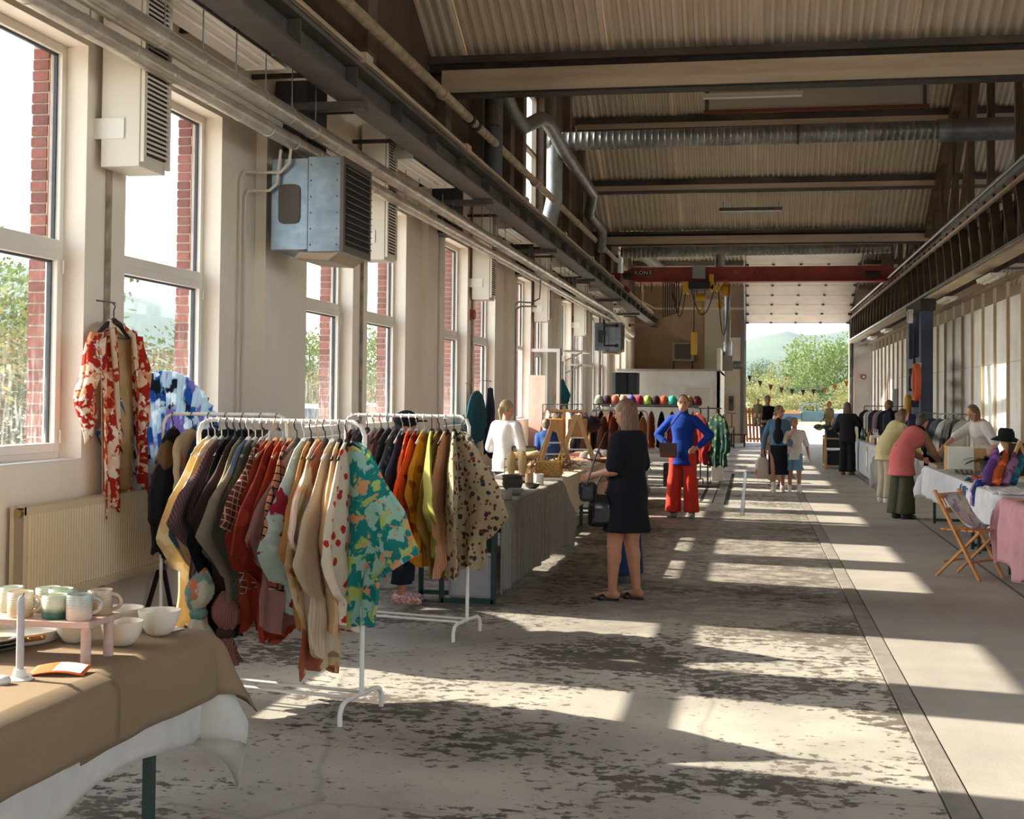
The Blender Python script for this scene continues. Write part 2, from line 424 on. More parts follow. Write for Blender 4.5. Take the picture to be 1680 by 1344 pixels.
# bricks of the outer reveals one sees through the near panes
bm_ = {}
for i in range(3):
    b = MB(); b.box(0, 0.112, 0, 0.016, 0, 0.062); bm_[i] = b.mesh('brick', BRICK[i])
rb = random.Random(3)
for a, b in wins:
    if not 6 < b < 23: continue
    mo = MB(); mo.box(XO+0.002, XO+0.112, b-0.07, b-0.055, ZS, ZT); mo.build('mortar_bed', MORTAR, wl)
    z = ZS
    while z < ZT-0.06:
        o_ = inst(bm_[rb.randrange(3)], 'brick', wl, (XO+0.003+rb.uniform(-.004, .004), b-0.083+rb.uniform(-.002, .002), z+0.006)); z += 0.0745

# windows: fixed upper light, hinged lower sash
fx = -4.60
glass_cache = {}
for n, (a, b) in enumerate(wins):
    wd = struct('window_%d' % (n+1), (fx, a, 0)); W = b-a; zt = 2.62
    f = MB()
    f.box(-0.04, 0.045, 0, 0.055, ZS, ZT).box(-0.04, 0.045, W-0.055, W, ZS, ZT).box(-0.04, 0.045, 0.055, W-0.055, ZT-0.06, ZT).box(-0.04, 0.045, 0.055, W-0.055, ZS, ZS+0.055).box(-0.04, 0.05, 0.055, W-0.055, zt-0.045, zt+0.035)
    f.build('window_frame', FRAME, wd, world=False, bevel=0.004)
    opened = abs(b-26.1) < 0.01
    g = MB()
    y0, y1 = 0.055, W-0.055
    for z0, z1 in ((zt+0.035, ZT-0.06),):
        g.box(-0.012, 0.012, y0, y0+0.014, z0, z1).box(-0.012, 0.012, y1-0.014, y1, z0, z1).box(-0.012, 0.012, y0, y1, z1-0.014, z1)
    g.build('gasket', GASKET, wd, world=False)
    p = MB(); p.box(-0.004, 0.004, y0, y1, zt+0.035, ZT-0.06); p.build('pane', GLASS, wd, world=False)
    if not opened:
        s = MB(); z0, z1 = ZS+0.055, zt-0.045
        s.box(-0.02, 0.07, y0, y0+0.06, z0, z1).box(-0.02, 0.07, y1-0.06, y1, z0, z1).box(-0.02, 0.07, y0+.06, y1-.06, z1-0.06, z1).box(-0.02, 0.07, y0+.06, y1-.06, z0, z0+0.06)
        sa = s.build('sash', FRAME, wd, world=False, bevel=0.004)
        g = MB(); g.box(0.0, 0.03, y1-0.075, y1-0.06, z0+.06, z1-.06).box(0, 0.03, y0+.06, y1-.06, z1-.075, z1-.06); g.build('gasket', GASKET, sa, world=False)
        p = MB(); p.box(0.012, 0.018, y0+0.06, y1-0.06, z0+0.06, z1-0.06); p.build('pane', GLASSD, sa, world=False)
        h = MB()
        for zz in (z0+0.1, z1-0.1): h.cyl((0.078, y1-0.006, zz-0.045), (0.078, y1-0.006, zz+0.045), 0.009, 8)
        h.build('hinge', FRAME, wd, world=False)
    MB().box(0.045, 0.205, 0.0, W, ZS-0.001, ZS+0.012).build('window_sill', M('white_sill', (226, 222, 216), 0.6), wd, world=False)
for n, (a, b) in enumerate(cl):
    wd = struct('window_%d' % (len(wins)+n+1), (XI-0.2, a, 0)); W = b-a; f = MB()
    f.box(-.05, .05, 0, .09, CZ0, CZ1).box(-.05, .05, W-.09, W, CZ0, CZ1).box(-.05, .05, 0, W, CZ1-.09, CZ1).box(-.05, .05, 0, W, CZ0, CZ0+.09).box(-.05, .05, W*.52-.05, W*.52+.05, CZ0, CZ1).box(-.05, .05, 0, W, 6.75, 6.82)
    f.build('window_frame', M('grimy_frame', (150, 134, 116), 0.7), wd, world=False)
    for y0, y1 in ((.09, W*.52-.05), (W*.52+.05, W-.09)):
        for z0, z1 in ((CZ0+.09, 6.75), (6.82, CZ1-.09)): MB().box(-.004, .004, y0, y1, z0, z1).build('pane', GLASS, wd, world=False)

# ------------------------------------------------------------------ roof: corrugated sheets over transverse gables
ce = struct('ceiling')
P_, NR, DEP = 0.14, 7, 0.055
def sheet_mesh(y0, z0, y1, z1, name):
    b = MB(); xs = []; e = 0.02
    for i in range(NR):
        x = i*P_; xs += [(x, 0), (x+0.062, 0), (x+0.080, -DEP), (x+0.118, -DEP)]
    xs.append((NR*P_+e, 0))
    vs = [(x, 0, d) for x, d in xs]+[(x, y1-y0, z1-z0+d) for x, d in xs]; n = len(xs)
    b.add(vs, [(i, i+1, n+i+1, n+i) for i in range(n-1)])
    return b.mesh(name, ROOFM)
slopes = [(-10.8, 11.12, -1.3, RZ0), (-1.3, RZ0, 8.2, 11.12), (8.2, 11.12, 17.7, RZ0), (17.7, RZ0, 27.2, 11.12), (27.2, 11.12, 36.7, RZ0), (36.7, RZ0, 43.3, 9.15), (43.3, 9.15, 50.4, 5.7)]
for (ya, za, yb, zb) in slopes:
    me = sheet_mesh(ya, za, yb, zb, 'roof_sheet'); x = -4.9; i = 0
    while x < 12.2:
        inst(me, 'roof_sheet', ce, (x, ya, za+0.045+0.006*(i % 2))); x += NR*P_; i += 1
MB().box(-5.5, 13, -8.2, 50.6, 11.6, 11.7).build('roof_deck', SOOT, ce)
# valley beams and purlins
nt_ = [0]
def trim(): nt_[0] += 1; return struct('trim_%d' % nt_[0])
def valley(y, zb, big=1.0):
    t = trim()
    MB().box(-4.45, 12, y-0.16, y+0.16, zb+0.40*big, zb+0.50*big).build('gutter', GUTTER, t)
    MB().box(-4.42, 12, y-0.05, y+0.05, zb+0.30*big, zb+0.40*big).build('web', SOOT, t)
    b = MB(); b.prism([(y-0.17, zb+0.30*big), (y-0.17, zb+0.12*big), (y-0.11, zb), (y+0.17, zb), (y+0.17, zb+0.30*big)], -4.2, 12, 'x')
    b.build('beam', CREAM, t)
    MB().box(-4.25, 12, y-0.12, y+0.16, zb-0.03, zb+0.001).build('beam_foot', SOOT, t)
valley(17.55, 5.80, 1.0); valley(36.6, 5.92, 0.72); valley(-1.3, 5.8)
def purlin(y, s, wid=(-4.35, 12)):
    zr = roofz(y); t = trim()
    MB().box(wid[0], wid[1], y-0.10, y+0.10, zr-0.17, zr-0.02).build('gutter', GUTTER, t)
    b = MB(); b.box(wid[0]+.05, wid[1], y-0.09, y+0.09, zr-0.30, zr-0.17); b.build('beam', CREAM, t)
    MB().box(wid[0]+.06, wid[1], y-0.085, y+0.085, zr-0.37, zr-0.30).build('beam_foot', DARKST, t)
for y in (34.5, 32.2, 15.4, 48.4, 29.9): purlin(y, 1)
t = trim()
MB().box(-1.12, 3.9, 30.5, 30.53, 8.30, 8.75).build('fascia_panel', M('grey_fascia', (186, 176, 162), 0.7), t)
MB().box(-1.12, 3.9, 30.46, 30.52, 8.23, 8.31).build('fascia_rail', M('rust_red_rail', (120, 62, 42), 0.7), t)
for x in (-1.05, 3.8): MB().bar((x, 30.52, 8.3), (x, 30.52, roofz(30.5)), .08, .08).build('fascia_hanger', DARKST, t)

# ------------------------------------------------------------------ end walls
wb_ = struct('wall_back')
b = MB(); YB = 50.0
b.box(-4.9, -0.21, YB, YB+0.3, 0, 6.4).box(3.55, 12.2, YB, YB+0.3, 0, 6.4).box(-0.21, 3.55, YB, YB+0.3, 4.5, 6.4)
b.build('end_wall', TANW, wb_)
MB().box(-1.15, -0.21, YB-0.06, YB, 0, 3.95).build('plaster_panel', M('pale_plaster', (206, 196, 184), 0.8, var=((184, 172, 158), 1.5, 0.3, 0.7)), wb_)
MB().box(-0.42, -0.21, YB-0.09, YB, 0, 5.6).box(3.55, 3.72, YB-0.09, YB, 0, 4.6).build('door_post', M('grey_door_post', (128, 124, 120), 0.7), wb_)
MB().box(3.70, 4.5, YB-0.25, YB, 0, 4.05).build('pillar', M('pale_pillar', (206, 200, 190), 0.8, var=((186, 178, 168), 2, 0.3, 0.7)), wb_)
MB().box(-1.75, -1.05, YB-0.12, YB, 2.6, 5.4).build('wall_panel', M('beige_wall_panel', (178, 166, 146), 0.7), wb_)
b = MB(); b.box(-4.9, -3.4, -8.3, -8.0, 0, 12).box(4.2, 12.2, -8.3, -8.0, 0, 12).box(-3.4, 4.2, -8.3, -8.0, 5.2, 12)
b.build('wall_rear', BOARD).__setitem__('kind', 'structure')            # door-sized gap added behind the camera to let in fill daylight
ws = struct('wall_side'); SIDEW = M('far_aisle_wall', (206, 196, 182), 0.9)
MB().box(12.0, 12.3, -8, 50, 0, 3.3).box(12.0, 12.3, -8, 50, 6.3, 12).build('masonry', SIDEW, ws)
y = -8
while y < 50: MB().box(12.0, 12.3, y, y+0.5, 3.3, 6.3).build('window_pier', SIDEW, ws); y += 4.0  # piers between unseen openings, added along the aisle for fill daylight
# white room built in front of the end wall
pr = struct('wall_partition')
MB().box(-4.38, -1.02, 43.3, 43.4, 0, 2.56).build('front_panel', BOARD, pr)
MB().box(-1.12, -1.0, 43.3, 50, 0, 3.3).build('side_panel', M('cream_board', (228, 218, 200), 0.6), pr)
MB().box(-4.38, -1.0, 43.4, 49.9, 2.48, 2.56).build('roof_panel', BOARD, pr)
MB().box(-4.38, -1.0, 43.27, 43.42, 2.54, 2.60).build('top_rail', M('grey_trim', (170, 166, 160), 0.6), pr)
dr = struct('door_1')
MB().box(-2.12, -1.32, 43.26, 43.3, 0, 2.0).build('door_leaf', M('pale_grey_door', (214, 208, 196), 0.5), dr)
MB().box(-2.2, -2.12, 43.24, 43.3, 0, 2.08).box(-1.32, -1.24, 43.24, 43.3, 0, 2.08).box(-2.12, -1.32, 43.24, 43.3, 2.0, 2.08).build('door_frame', WHITEP, dr)
MB().cyl((-1.4, 43.2, 1.0), (-1.4, 43.28, 1.0), 0.012).cyl((-1.4, 43.21, 1.0), (-1.52, 43.21, 1.0), 0.012).build('door_handle', GALV, dr)

# sectional door rolled up along the roof slope
sd = struct('door_2')
npn = 7; A = Vector((0, 49.85, 4.5)); Bv = Vector((0, 43.7, 6.42))
PAN = M('cream_door_panel', (212, 200, 182), 0.5, var=((194, 180, 160), 2, 0.3, 0.7))
d = (Bv-A)/npn
for i in range(npn):
    p0 = A+d*(i+0.012); p1 = A+d*(i+0.988); nrm = Vector((0, -d.z, d.y)).normalized()*-1
    b = MB(); b.add([(x, *(q+nrm*t)[1:]) for t in (0, 0.045) for q in (p0, p1) for x in (-0.2, 3.52)], [(0, 1, 3, 2), (4, 6, 7, 5), (0, 4, 5, 1), (2, 3, 7, 6), (0, 2, 6, 4), (1, 5, 7, 3)])
    po = b.build('door_panel', PAN, sd)
    h = MB()
    for x in (0.7, 1.6, 2.5): h.cbox(p0+Vector((x, 0, 0))-nrm*0.01, (0.09, 0.12, 0.05))
    h.build('hinge', DARKST, po)
for x in (-0.26, 3.58): 
    MB().bar((x, 49.85, 0.0), (x, 49.85, 4.5), 0.06, 0.08).bar((x, 49.85, 4.5), (x, 43.5, 6.48), 0.05, 0.09).build('track', GALV, sd)
for x in (-0.17, 3.49):
    r_ = MB()
    for i in range(npn+1): r_.cbox(A+d*i+Vector((x, -.03, 0)), (0.12, 0.1, 0.1))
    r_.build('roller', DARKST, sd)
MB().bar((-0.3, 43.55, 6.46), (3.6, 43.55, 6.46), 0.08, 0.12).build('stop_bar', SOOT, sd)
MB().cbox((-0.05, 49.6, 4.66), (0.2, 0.12, 0.08)).build('latch', DARKST, sd)

# ------------------------------------------------------------------ stud wall on the other side
wr = struct('wall_right')
XR = 4.2
y = 9.35
while y < 49.6:
    for z0, z1 in ((0, 2.31), (2.318, 3.41)):
        MB().box(XR+0.10, XR+0.125, y+0.004, min(y+1.216, 49.7), z0, z1).build('wall_board', BOARD, wr)
    y += 1.22
sm = MB(); sm.box(XR+0.05, XR+0.098, -0.024, 0.024, 0.05, 3.68); smm = sm.mesh('stud', WOODP)
y = 9.35
while y < 49.7:
    inst(smm, 'stud', wr, (0, y+0.6, 0)); y += 1.22
MB().box(XR-0.01, XR+0.11, 9, 49.8, 3.68, 3.74).build('top_plate', WOODP, wr)
MB().box(XR-0.01, XR+0.11, 9, 49.8, 0, 0.05).build('bottom_plate', WOODP, wr)
# ------------------------------------------------------------------ overhead services along the window wall
FOIL = M('foil_pipe_jacket', (230, 222, 210), 0.30, 0.6, var=((186, 174, 160), 5, 0.3, 0.7), bump=(18, 0.5), stretch=(1, 0.5, 1))
def foil_pipe(x, z, r, y0, y1, label, dy):
    t = thing('insulated_pipe', label, 'pipe', (x, y0, z))
    pts = [(x, y0, z), (x, 37.5, z), (x+0.05, 38.5, z-0.12), (x+0.1, 40.0, z-0.3), (x+0.1, y1, z-0.34)]
    MB().tube(pts, r, 18).build('pipe_jacket', FOIL, t, smooth=True)
    y = y0+dy
    while y < 37:
        b = MB(); b.tube([(x, y-0.008, z), (x, y+0.008, z)], r+0.004, 18); b.build('joint_band', FOIL, t, smooth=True)
        if int(y*10) % 3 == 0: MB().cyl((x, y+.1, z+r), (x, y+.1, z+r+0.35), 0.006, 6).build('hanger_rod', GALV, t)
        y += 0.62
    return t
foil_pipe(-4.0, 3.87, 0.066, 4.5, 42.5, 'foil-wrapped heating pipe running just above the window heads', 0.3)
foil_pipe(-3.9, 4.02, 0.078, 4.5, 42.5, 'thicker foil-wrapped heating pipe hung in front of the slimmer one', 0.5)

t = thing('crane_girder', 'dark steel crane runway girder along the window wall', 'girder', (-3.6, 4, 4.1))
MB().box(-3.61, -3.59, 4, 49.8, 4.36, 4.6).build('web', DARKST, t)
MB().box(-3.74, -3.46, 4, 49.8, 4.58, 4.62).build('top_flange', DARKST, t)
MB().box(-3.74, -3.46, 4, 49.8, 4.33, 4.36).build('bottom_flange', DARKST, t)
MB().box(-3.64, -3.58, 4, 49.8, 4.62, 4.67).build('crane_rail', GALV, t)
y = 5.2
while y < 49: MB().box(-3.72, -3.48, y, y+0.015, 4.36, 4.58).build('stiffener', DARKST, t); y += 1.5
for k in range(-1, 7):
    yy = 11.45+6*k
    b = MB(); b.box(XI, -3.5, yy, yy+0.14, 4.26, 4.33).prism([(yy, 4.3), (yy+0.14, 4.3), (yy+.14, 3.8), (yy, 3.8)], XI-.01, XI+.08, 'x')
    b.build('wall_bracket', DARKST, t)
t = thing('cable_trunking', 'cream ribbed cable trunking lying along the crane girder', 'trunking', (-3.5, 4, 4.66))
for i in range(4): MB().box(-3.56+0.028*i, -3.54+0.028*i, 4, 47, 4.66+0.006*(i % 2), 4.725-0.006*i).build('channel', CREAM, t)
y = 7
while y < 47: MB().box(-3.58, -3.43, y, y+0.22, 4.64, 4.735).build('joint_cover', CREAM, t); y += 4.3

t = thing('cream_pipe', 'cream painted pipe on the upper wall with flaking joints', 'pipe', (-4.0, 8, 5.5))
MB().tube([(-4.0, 8, 5.52), (-4.0, 18.1, 5.62), (-4.0, 36.9, 5.745), (-4.0, 48.2, 5.8)], 0.065, 14).build('pipe_run', M('flaking_cream_paint', (186, 168, 140), 0.7, var=((140, 120, 96), 6, 0.4, 0.7)), t, smooth=True)
for y in (16.6, 18.3, 18.7, 24, 30, 36): MB().tube([(-4, y-.05, 5.61+(y-18)*.0066), (-4, y+.05, 5.61+(y-18)*.0066)], 0.085, 12).build('coupling', SOOT if 18 < y < 19 else CREAM, t, smooth=True)
MB().tube([(-4, 48.1, 5.8), (-4, 48.5, 5.6), (-4, 48.6, 5.2), (-3.6, 49.2, 5.0), (0.4, 49.3, 5.0)], 0.05, 10).build('end_bend', CREAM, t, smooth=True)

t = thing('cable_ladder', 'galvanised cable ladder hung under the crane girder', 'cable ladder', (-3.95, 9, 4.25))
for x in (-3.98, -3.78): MB().box(x-0.008, x+0.008, 8.5, 47, 4.50, 4.56).build('side_rail', GALV, t)
y = 8.7
rg = MB(); rg.box(-.1, .1, -.008, .008, -.008, .008); rgm = rg.mesh('rung', GALV)
while y < 47: inst(rgm, 'rung', t, (.07, y-9, 0.28)); y += 0.25 if y < 24 else 0.5
y = 9.5
while y < 47: MB().box(-4.4, -3.7, y, y+0.04, 4.45, 4.49).build('support_arm', SOOT, t); y += 1.5
cb = MB()
for i in range(5): cb.tube([(-3.95+.035*i, 8.5+j*3, 4.525+.012*math.sin(i*3+j*2.2)) for j in range(13)], 0.012, 6)
tag(cb.build('cable_bundle', M('black_cable', (34, 32, 32), 0.6), None, smooth=True), 'black cables bundled in the hung cable ladder', 'cable', kind='stuff')

LAMPW = M('white_enamel_reflector', (222, 214, 202), 0.4)
TUBE = M('switched_off_tube', (238, 234, 226), 0.3)
for k, nm in enumerate(('closest', 'second', 'third', 'fourth', 'fifth', 'sixth')):
    y1 = 10.3+6.25*k; y0 = y1-2.1
    t = thing('fluorescent_fitting', 'open twin-tube fluorescent fitting over the heating pipes, %s along the window wall' % ('nearest the camera' if k == 0 else nm), 'light fitting', (-4.0, y0, 4.36), group='fittings along the window wall')
    b = MB(); b.prism([(-4.17, 4.35), (-4.05, 4.45), (-3.93, 4.45), (-3.81, 4.35), (-3.815, 4.345), (-3.935, 4.435), (-4.045, 4.435), (-4.165, 4.345)], y0, y1, 'y'); b.build('reflector', LAMPW, t)
    MB().box(-4.03, -3.95, y0, y1, 4.45, 4.51).build('gear_tray', LAMPW, t)
    for x in (-4.045, -3.935): MB().cyl((x, y0+.04, 4.375), (x, y1-.04, 4.375), 0.016, 10).build('tube', TUBE, t, smooth=True)
    for yy in (y0, y1): MB().box(-4.17, -3.81, yy-.012, yy+.012, 4.345, 4.45).build('end_cap', LAMPW, t)
    for yy in (y0+.3, y1-.3): MB().cyl((-3.99, yy, 4.5), (-3.99, yy, 4.62), 0.005, 6).build('hanger_rod', DARKST, t)

BOXD = M('dark_switch_box', (62, 58, 56), 0.5, var=((48, 44, 42), 3, 0.3, 0.7))
for k, nm in enumerate(('beside the big unit heater', 'beyond the second window pair', 'beyond the third window pair', 'beyond the fourth window pair')):
    y = 11.55+6.1*k
    t = thing('switch_cabinet', 'dark steel switch cabinet above the pipes %s' % nm, 'cabinet', (-4.25, y, 3.95), group='dark cabinets along the crane girder')
    MB().box(-4.38, -4.06, y, y+0.55, 3.9, 4.56).build('body', BOXD, t, bevel=.006)
    MB().box(-4.365, -4.2, y-0.012, y, 3.93, 4.5).build('cover', BOXD, t)
    MB().box(-4.07, -4.055, y+.08, y+.2, 4.3, 4.38).build('warning_sticker', M('yellow_sticker', (206, 150, 30), 0.6), t)
    MB().tube([(-4.15, y+.2, 4.56), (-4.1, y+.2, 4.7), (-3.95, y+.3, 4.68), (-3.9, y+.5, 4.4)], .012, 6).build('cable', CREAM, t)

# vent boxes on the slim piers
GRB = M('grille_dark', (58, 54, 50), 0.8)
def vent(y, label):
    t = thing('vent_box', label, 'vent', (-4.2, y, 3.17), group='vent boxes on the slim piers')
    MB().box(-4.35, -4.07, y-.2, y+.2, 3.17, 4.72).build('casing', M('cream_vent_casing', (222, 212, 196), 0.5), t, bevel=.005)
    MB().box(-4.0705, -4.05, y-.17, y+.17, 3.26, 4.68).build('grille_recess', GRB, t)
    sl = MB(); sl.cbox((0, 0, 0), (0.02, 0.33, 0.014), Matrix.Rotation(R(30), 3, 'Y')); sm_ = sl.mesh('louvre', M('cream_vent_casing', (222, 212, 196)))
    z = 3.28
    while z < 4.68: inst(sm_, 'louvre', t, (0.16, 0, z-3.17)); z += 0.034
    for yy in (y-.185, y+.185): MB().box(-4.06, -4.035, yy-.02, yy+.02, 3.2, 4.7).build('grille_frame', M('cream_vent_casing', (222, 212, 196)), t)
    MB().box(-4.42, -4.3, y-.21, y-.19, 3.36, 3.5).box(-4.3, -4.18, y-.21, y-.195, 3.36, 3.5).build('bracket', WHITEP, t)
    return t
vb = None
for k, nm in enumerate(('above the red kimono', 'behind the big unit heater', 'over the red alarm bell', 'over the swung-open window', 'before the far unit heater', 'behind the far unit heater')):
    lb = 'cream louvred vent box on the slim pier %s' % nm
    if vb is None: vb = vent(8.4, lb)
    else: copy_tree(vb, (-4.2, 8.4+6*k, 3.17), label=lb)

# unit heaters
GSH = M('galvanised_heater_sheet', (150, 164, 174), 0.35, 0.7, var=((112, 126, 138), 5, 0.3, 0.75), stretch=(1, 1, 1.5))
DGR = M('grey_brown_louvre', (104, 94, 86), 0.5, 0.3)
def heater(x0, x1, y0, y1, z0, z1, label, pipes):
    t = thing('unit_heater', label, 'heater', ((x0+x1)/2, y0, z0))
    xm = x0+(x1-x0)*.53
    MB().box(x0, xm, y0+.01, y1, z0+.02, z1).build('rear_casing', GSH, t, bevel=.004)
    MB().box(xm+.004, x1, y0, y1, z0, z1+.01).build('front_casing', GSH, t, bevel=.004)
    b = MB(); cx, cz, w, h = (x0+xm)/2, (z0+z1)/2+.01, .055, .13
    b.prism([(cx+sx*w+(math.cos(a)*.045), cz+sz*h+math.sin(a)*.045) for sx, sz, a0 in ((1, 1, 0), (-1, 1, 90), (-1, -1, 180), (1, -1, 270)) for a in (R(a0), R(a0+45), R(a0+90))], y0-.004, y0+.012, 'y')
    b.build('fan_opening', M('heater_opening', (92, 84, 80), 0.7), t)
    MB().box(x1, x1+.03, y0, y1, z0, z1+.01).build('grille_frame', DGR, t)
    MB().box(x1+.02, x1+.032, y0+.06, y1-.06, z0+.06, z1-.05).build('grille_recess', M('grille_black', (34, 30, 28), 0.8), t)
    n = 12
    for i in range(n):
        z = z0+.1+(z1-z0-.18)*i/(n-1)
        b = MB(); b.cbox((x1+.038, (y0+y1)/2, z), (.04, y1-y0-.1, .008), Matrix.Rotation(R(28), 3, 'Y')); b.build('louvre', DGR, t)
    MB().prism([(x0+.25, z0), (x1-.02, z0), (x1-.12, z0-.07), (x0+.2, z0-.05)], y0+.05, y1-.05, 'y').build('drip_tray', CREAM, t)
    rv = MB()
    for xx in (xm+.03, x1-.03):
        for i in range(6): rv.sph((xx, y0-.001, z0+.06+i*(z1-z0-.12)/5), .008, 6, 4)
    rv.build('rivet', DARKST, t)
    MB().bar((XI-.0, y0+.3, z1-.1), (x0, y0+.3, z1-.1), .04, .04).bar((XI, y1-.1, z0+.1), (x0, y1-.1, z0+.1), .04, .04).build('wall_bracket', DARKST, t)
    return t
heater(-4.2, -3.56, 11.0, 11.85, 2.9, 3.73, 'big galvanised unit heater with louvred grille under the heating pipes', 0)
heater(-4.36, -3.62, 36.7, 37.5, 2.95, 3.75, 'far galvanised unit heater with valve pipes across its face', 1)
t = thing('heater_pipework', 'dark valve pipes across the front of the far unit heater', 'pipe', (-4.1, 36.6, 3.0))
MB().tube([(-3.75, 36.55, 3.1), (-4.08, 36.55, 3.1), (-4.08, 36.55, 3.9), (-4.0, 36.55, 4.0)], .03, 10).build('valve_pipe', SOOT, t, smooth=True)
MB().tube([(-4.08, 36.55, 3.65), (-3.72, 36.55, 3.66)], .03, 10).build('branch_pipe', DGR, t, smooth=True)
for z in (3.1, 3.66): MB().sph((-3.72, 36.53, z), .055).build('valve', SOOT, t, smooth=True)
MB().box(-4.14, -4.02, 36.45, 36.55, 3.38, 3.5).build('control_box', M('blue_grey_box', (70, 90, 120), .5), t)
# small heater on the end wall
t = thing('wall_heater', 'square louvred heater hung on the tan end wall', 'heater', (-2.55, 49.7, 3.05))
MB().box(-2.95, -2.15, 49.62, 50, 3.05, 3.74).build('casing', M('heater_grey', (150, 140, 126), .5), t)
MB().box(-2.86, -2.24, 49.6, 49.63, 3.12, 3.68).build('grille_recess', GRB, t)
for i in range(9): MB().box(-2.86, -2.24, 49.585, 49.6, 3.14+i*.06, 3.165+i*.06).build('louvre', DGR, t)
MB().bar((-2.9, 49.8, 3.05), (-2.9, 49.8, 2.6), .05, .05).bar((-2.2, 49.8, 3.05), (-2.2, 49.8, 2.6), .05, .05).build('bracket', SOOT, t)

# conduits on the wall
def conduit(pts, r, label, mat=None, name='conduit'):
    o_ = MB().tube(pts, r, 8).build(name, mat or M('painted_conduit', (212, 200, 184), .6), None, smooth=True); return tag(o_, label, 'conduit')
conduit([(-4.37, 10.72, .2), (-4.37, 10.72, 3.5), (-4.36, 10.78, 3.58), (-4.3, 10.95, 3.6), (-4.1, 10.96, 3.6), (-4.02, 10.96, 3.68), (-4.0, 10.96, 3.85)], .014, 'painted conduit bending toward the big unit heater')
conduit([(-4.37, 10.82, .2), (-4.37, 10.82, 3.36), (-4.36, 10.86, 3.42), (-4.3, 10.95, 3.44), (-4.2, 10.96, 3.44), (-4.13, 10.96, 3.5), (-4.1, 10.96, 3.8)], .014, 'second conduit, bending lower toward the big unit heater')
conduit([(-4.36, 18.1, .1), (-4.36, 18.1, 4.3)], .03, 'thick white riser pipe with clips beyond the capped person', WHITEP)
conduit([(-4.36, 24.0, .2), (-4.36, 24.0, 3.35), (-4.3, 24.15, 3.42), (-4.1, 24.4, 3.42), (-3.95, 24.4, 3.5), (-3.93, 24.4, 3.85)], .016, 'grey conduit looping up beside the swung-open window', GALV)
conduit([(-4.36, 24.2, .2), (-4.36, 24.2, 3.28), (-4.3, 24.35, 3.35), (-4.0, 24.4, 3.35)], .016, 'lower grey conduit beside the swung-open window', GALV)
conduit([(-4.37, 11.52, .1), (-4.37, 11.52, 2.9)], .022, 'square-edged white cable duct below the big unit heater', WHITEP)
conduit([(-4.37, 33.8, .1), (-4.37, 33.8, 3.6)], .02, 'thin riser pipe near the far windows', WHITEP)
t = thing('alarm_bell', 'small red alarm sounder on the slim pier', 'alarm', (-4.36, 20.36, 2.94))
MB().tube([(-4.4, 20.36, 2.94), (-4.33, 20.36, 2.94)], .075, 16).build('bell', M('alarm_red', (150, 52, 40), .5), t, smooth=True)
MB().box(-4.4, -4.37, 20.28, 20.44, 2.86, 3.02).build('back_box', M('alarm_red', (150, 52, 40)), t)

# ------------------------------------------------------------------ spiral ducts under the roof
SPIR = M('spiral_duct', (150, 150, 148), 0.42, 0.8, var=((112, 110, 108), 3, .3, .7), bump=(6, .2))
def spiral(pts, r, label, seam=.13, taper=None):
    t = thing('spiral_duct', label, 'duct', pts[0])
    P0, P1 = Vector(pts[0]), Vector(pts[-1]); n = int((P1-P0).length/seam)
    path = []; rr = []
    for i in range(n+1):
        for dd, e in ((0, 0), (.42, 0), (.5, .012), (.58, 0)):
            f = min((i+dd)/n, 1); path.append(P0.lerp(P1, f)); rad = taper if (taper and f > .86) else r; rr.append(rad+e)
    MB().tube(path, rr, 20).build('duct_pipe', SPIR, t, smooth=50)
    return t
t = spiral([(-4.15, 26.5, 6.88), (8.0, 26.5, 6.95)], 0.185, 'long galvanised spiral duct crossing the hall below the roof')
for x, wd in ((0.85, .05), (3.55, .25)): MB().tube([(x, 26.5, 6.91), (x+wd, 26.5, 6.91)], .20 if wd < .1 else .225, 20).build('duct_band', SOOT if wd < .1 else GALV, t, smooth=True)
MB().tube([(3.8, 26.5, 6.91), (8, 26.5, 6.95)], .225, 20).build('wider_run', SPIR, t, smooth=True)
MB().tube([(-4.0, 26.5, 6.8), (-4.0, 26.5, 5.7), (-4.15, 26.6, 5.1)], .17, 18).build('drop_pipe', SPIR, t, smooth=True)
t = thing('flexible_duct', 'zigzag galvanised duct dropping from the spiral duct to the wall', 'duct', (-4.1, 20, 6.5))
MB().tube([(-4.05, 20.2, 5.9), (-4.05, 20.4, 6.85), (-4.0, 21.6, 6.45), (-3.9, 22.2, 6.3), (-3.8, 23.4, 6.7), (-3.75, 23.9, 6.75), (-3.75, 26.5, 6.6), (-3.75, 31, 6.5), (-4.0, 32.3, 6.2), (-3.8, 33.5, 5.95), (-3.9, 34, 5.5)], .13, 16).build('duct_pipe', SPIR, t, smooth=60)
MB().tube([(-4.05, 20.3, 4.9), (-4.05, 20.3, 6.7)], .15, 16).build('riser', M('dull_dark_duct', (96, 98, 102), .5, .6), t, smooth=True)
t = spiral([(-3.9, 39.4, 6.02), (4.0, 39.4, 6.1)], .17, 'second spiral duct crossing above the red crane')
MB().tube([(-.95, 39.4, 5.98), (-.95, 39.4, 5.2)], .14, 16).build('drop_pipe', SPIR, t, smooth=True)
MB().tube([(-3.95, 39.4, 5.95), (-4.0, 39.5, 5.2)], .14, 16).build('end_pipe', M('bright_duct', (214, 216, 214), .25, .9), t, smooth=True)
MB().tube([(-3.4, 40.2, 6.1), (-2.6, 43, 5.6)], .16, 16).build('brace_pipe', M('pale_grey_duct', (150, 144, 136), .5), t, smooth=True)
t = thing('vertical_duct', 'galvanised vertical duct with fan box beside the big door', 'duct', (-.75, 46.5, 2.5))
MB().tube([(-.85, 46.5, 5.5), (-.85, 46.5, 3.6)], .11, 16).build('duct_pipe', SPIR, t, smooth=True)
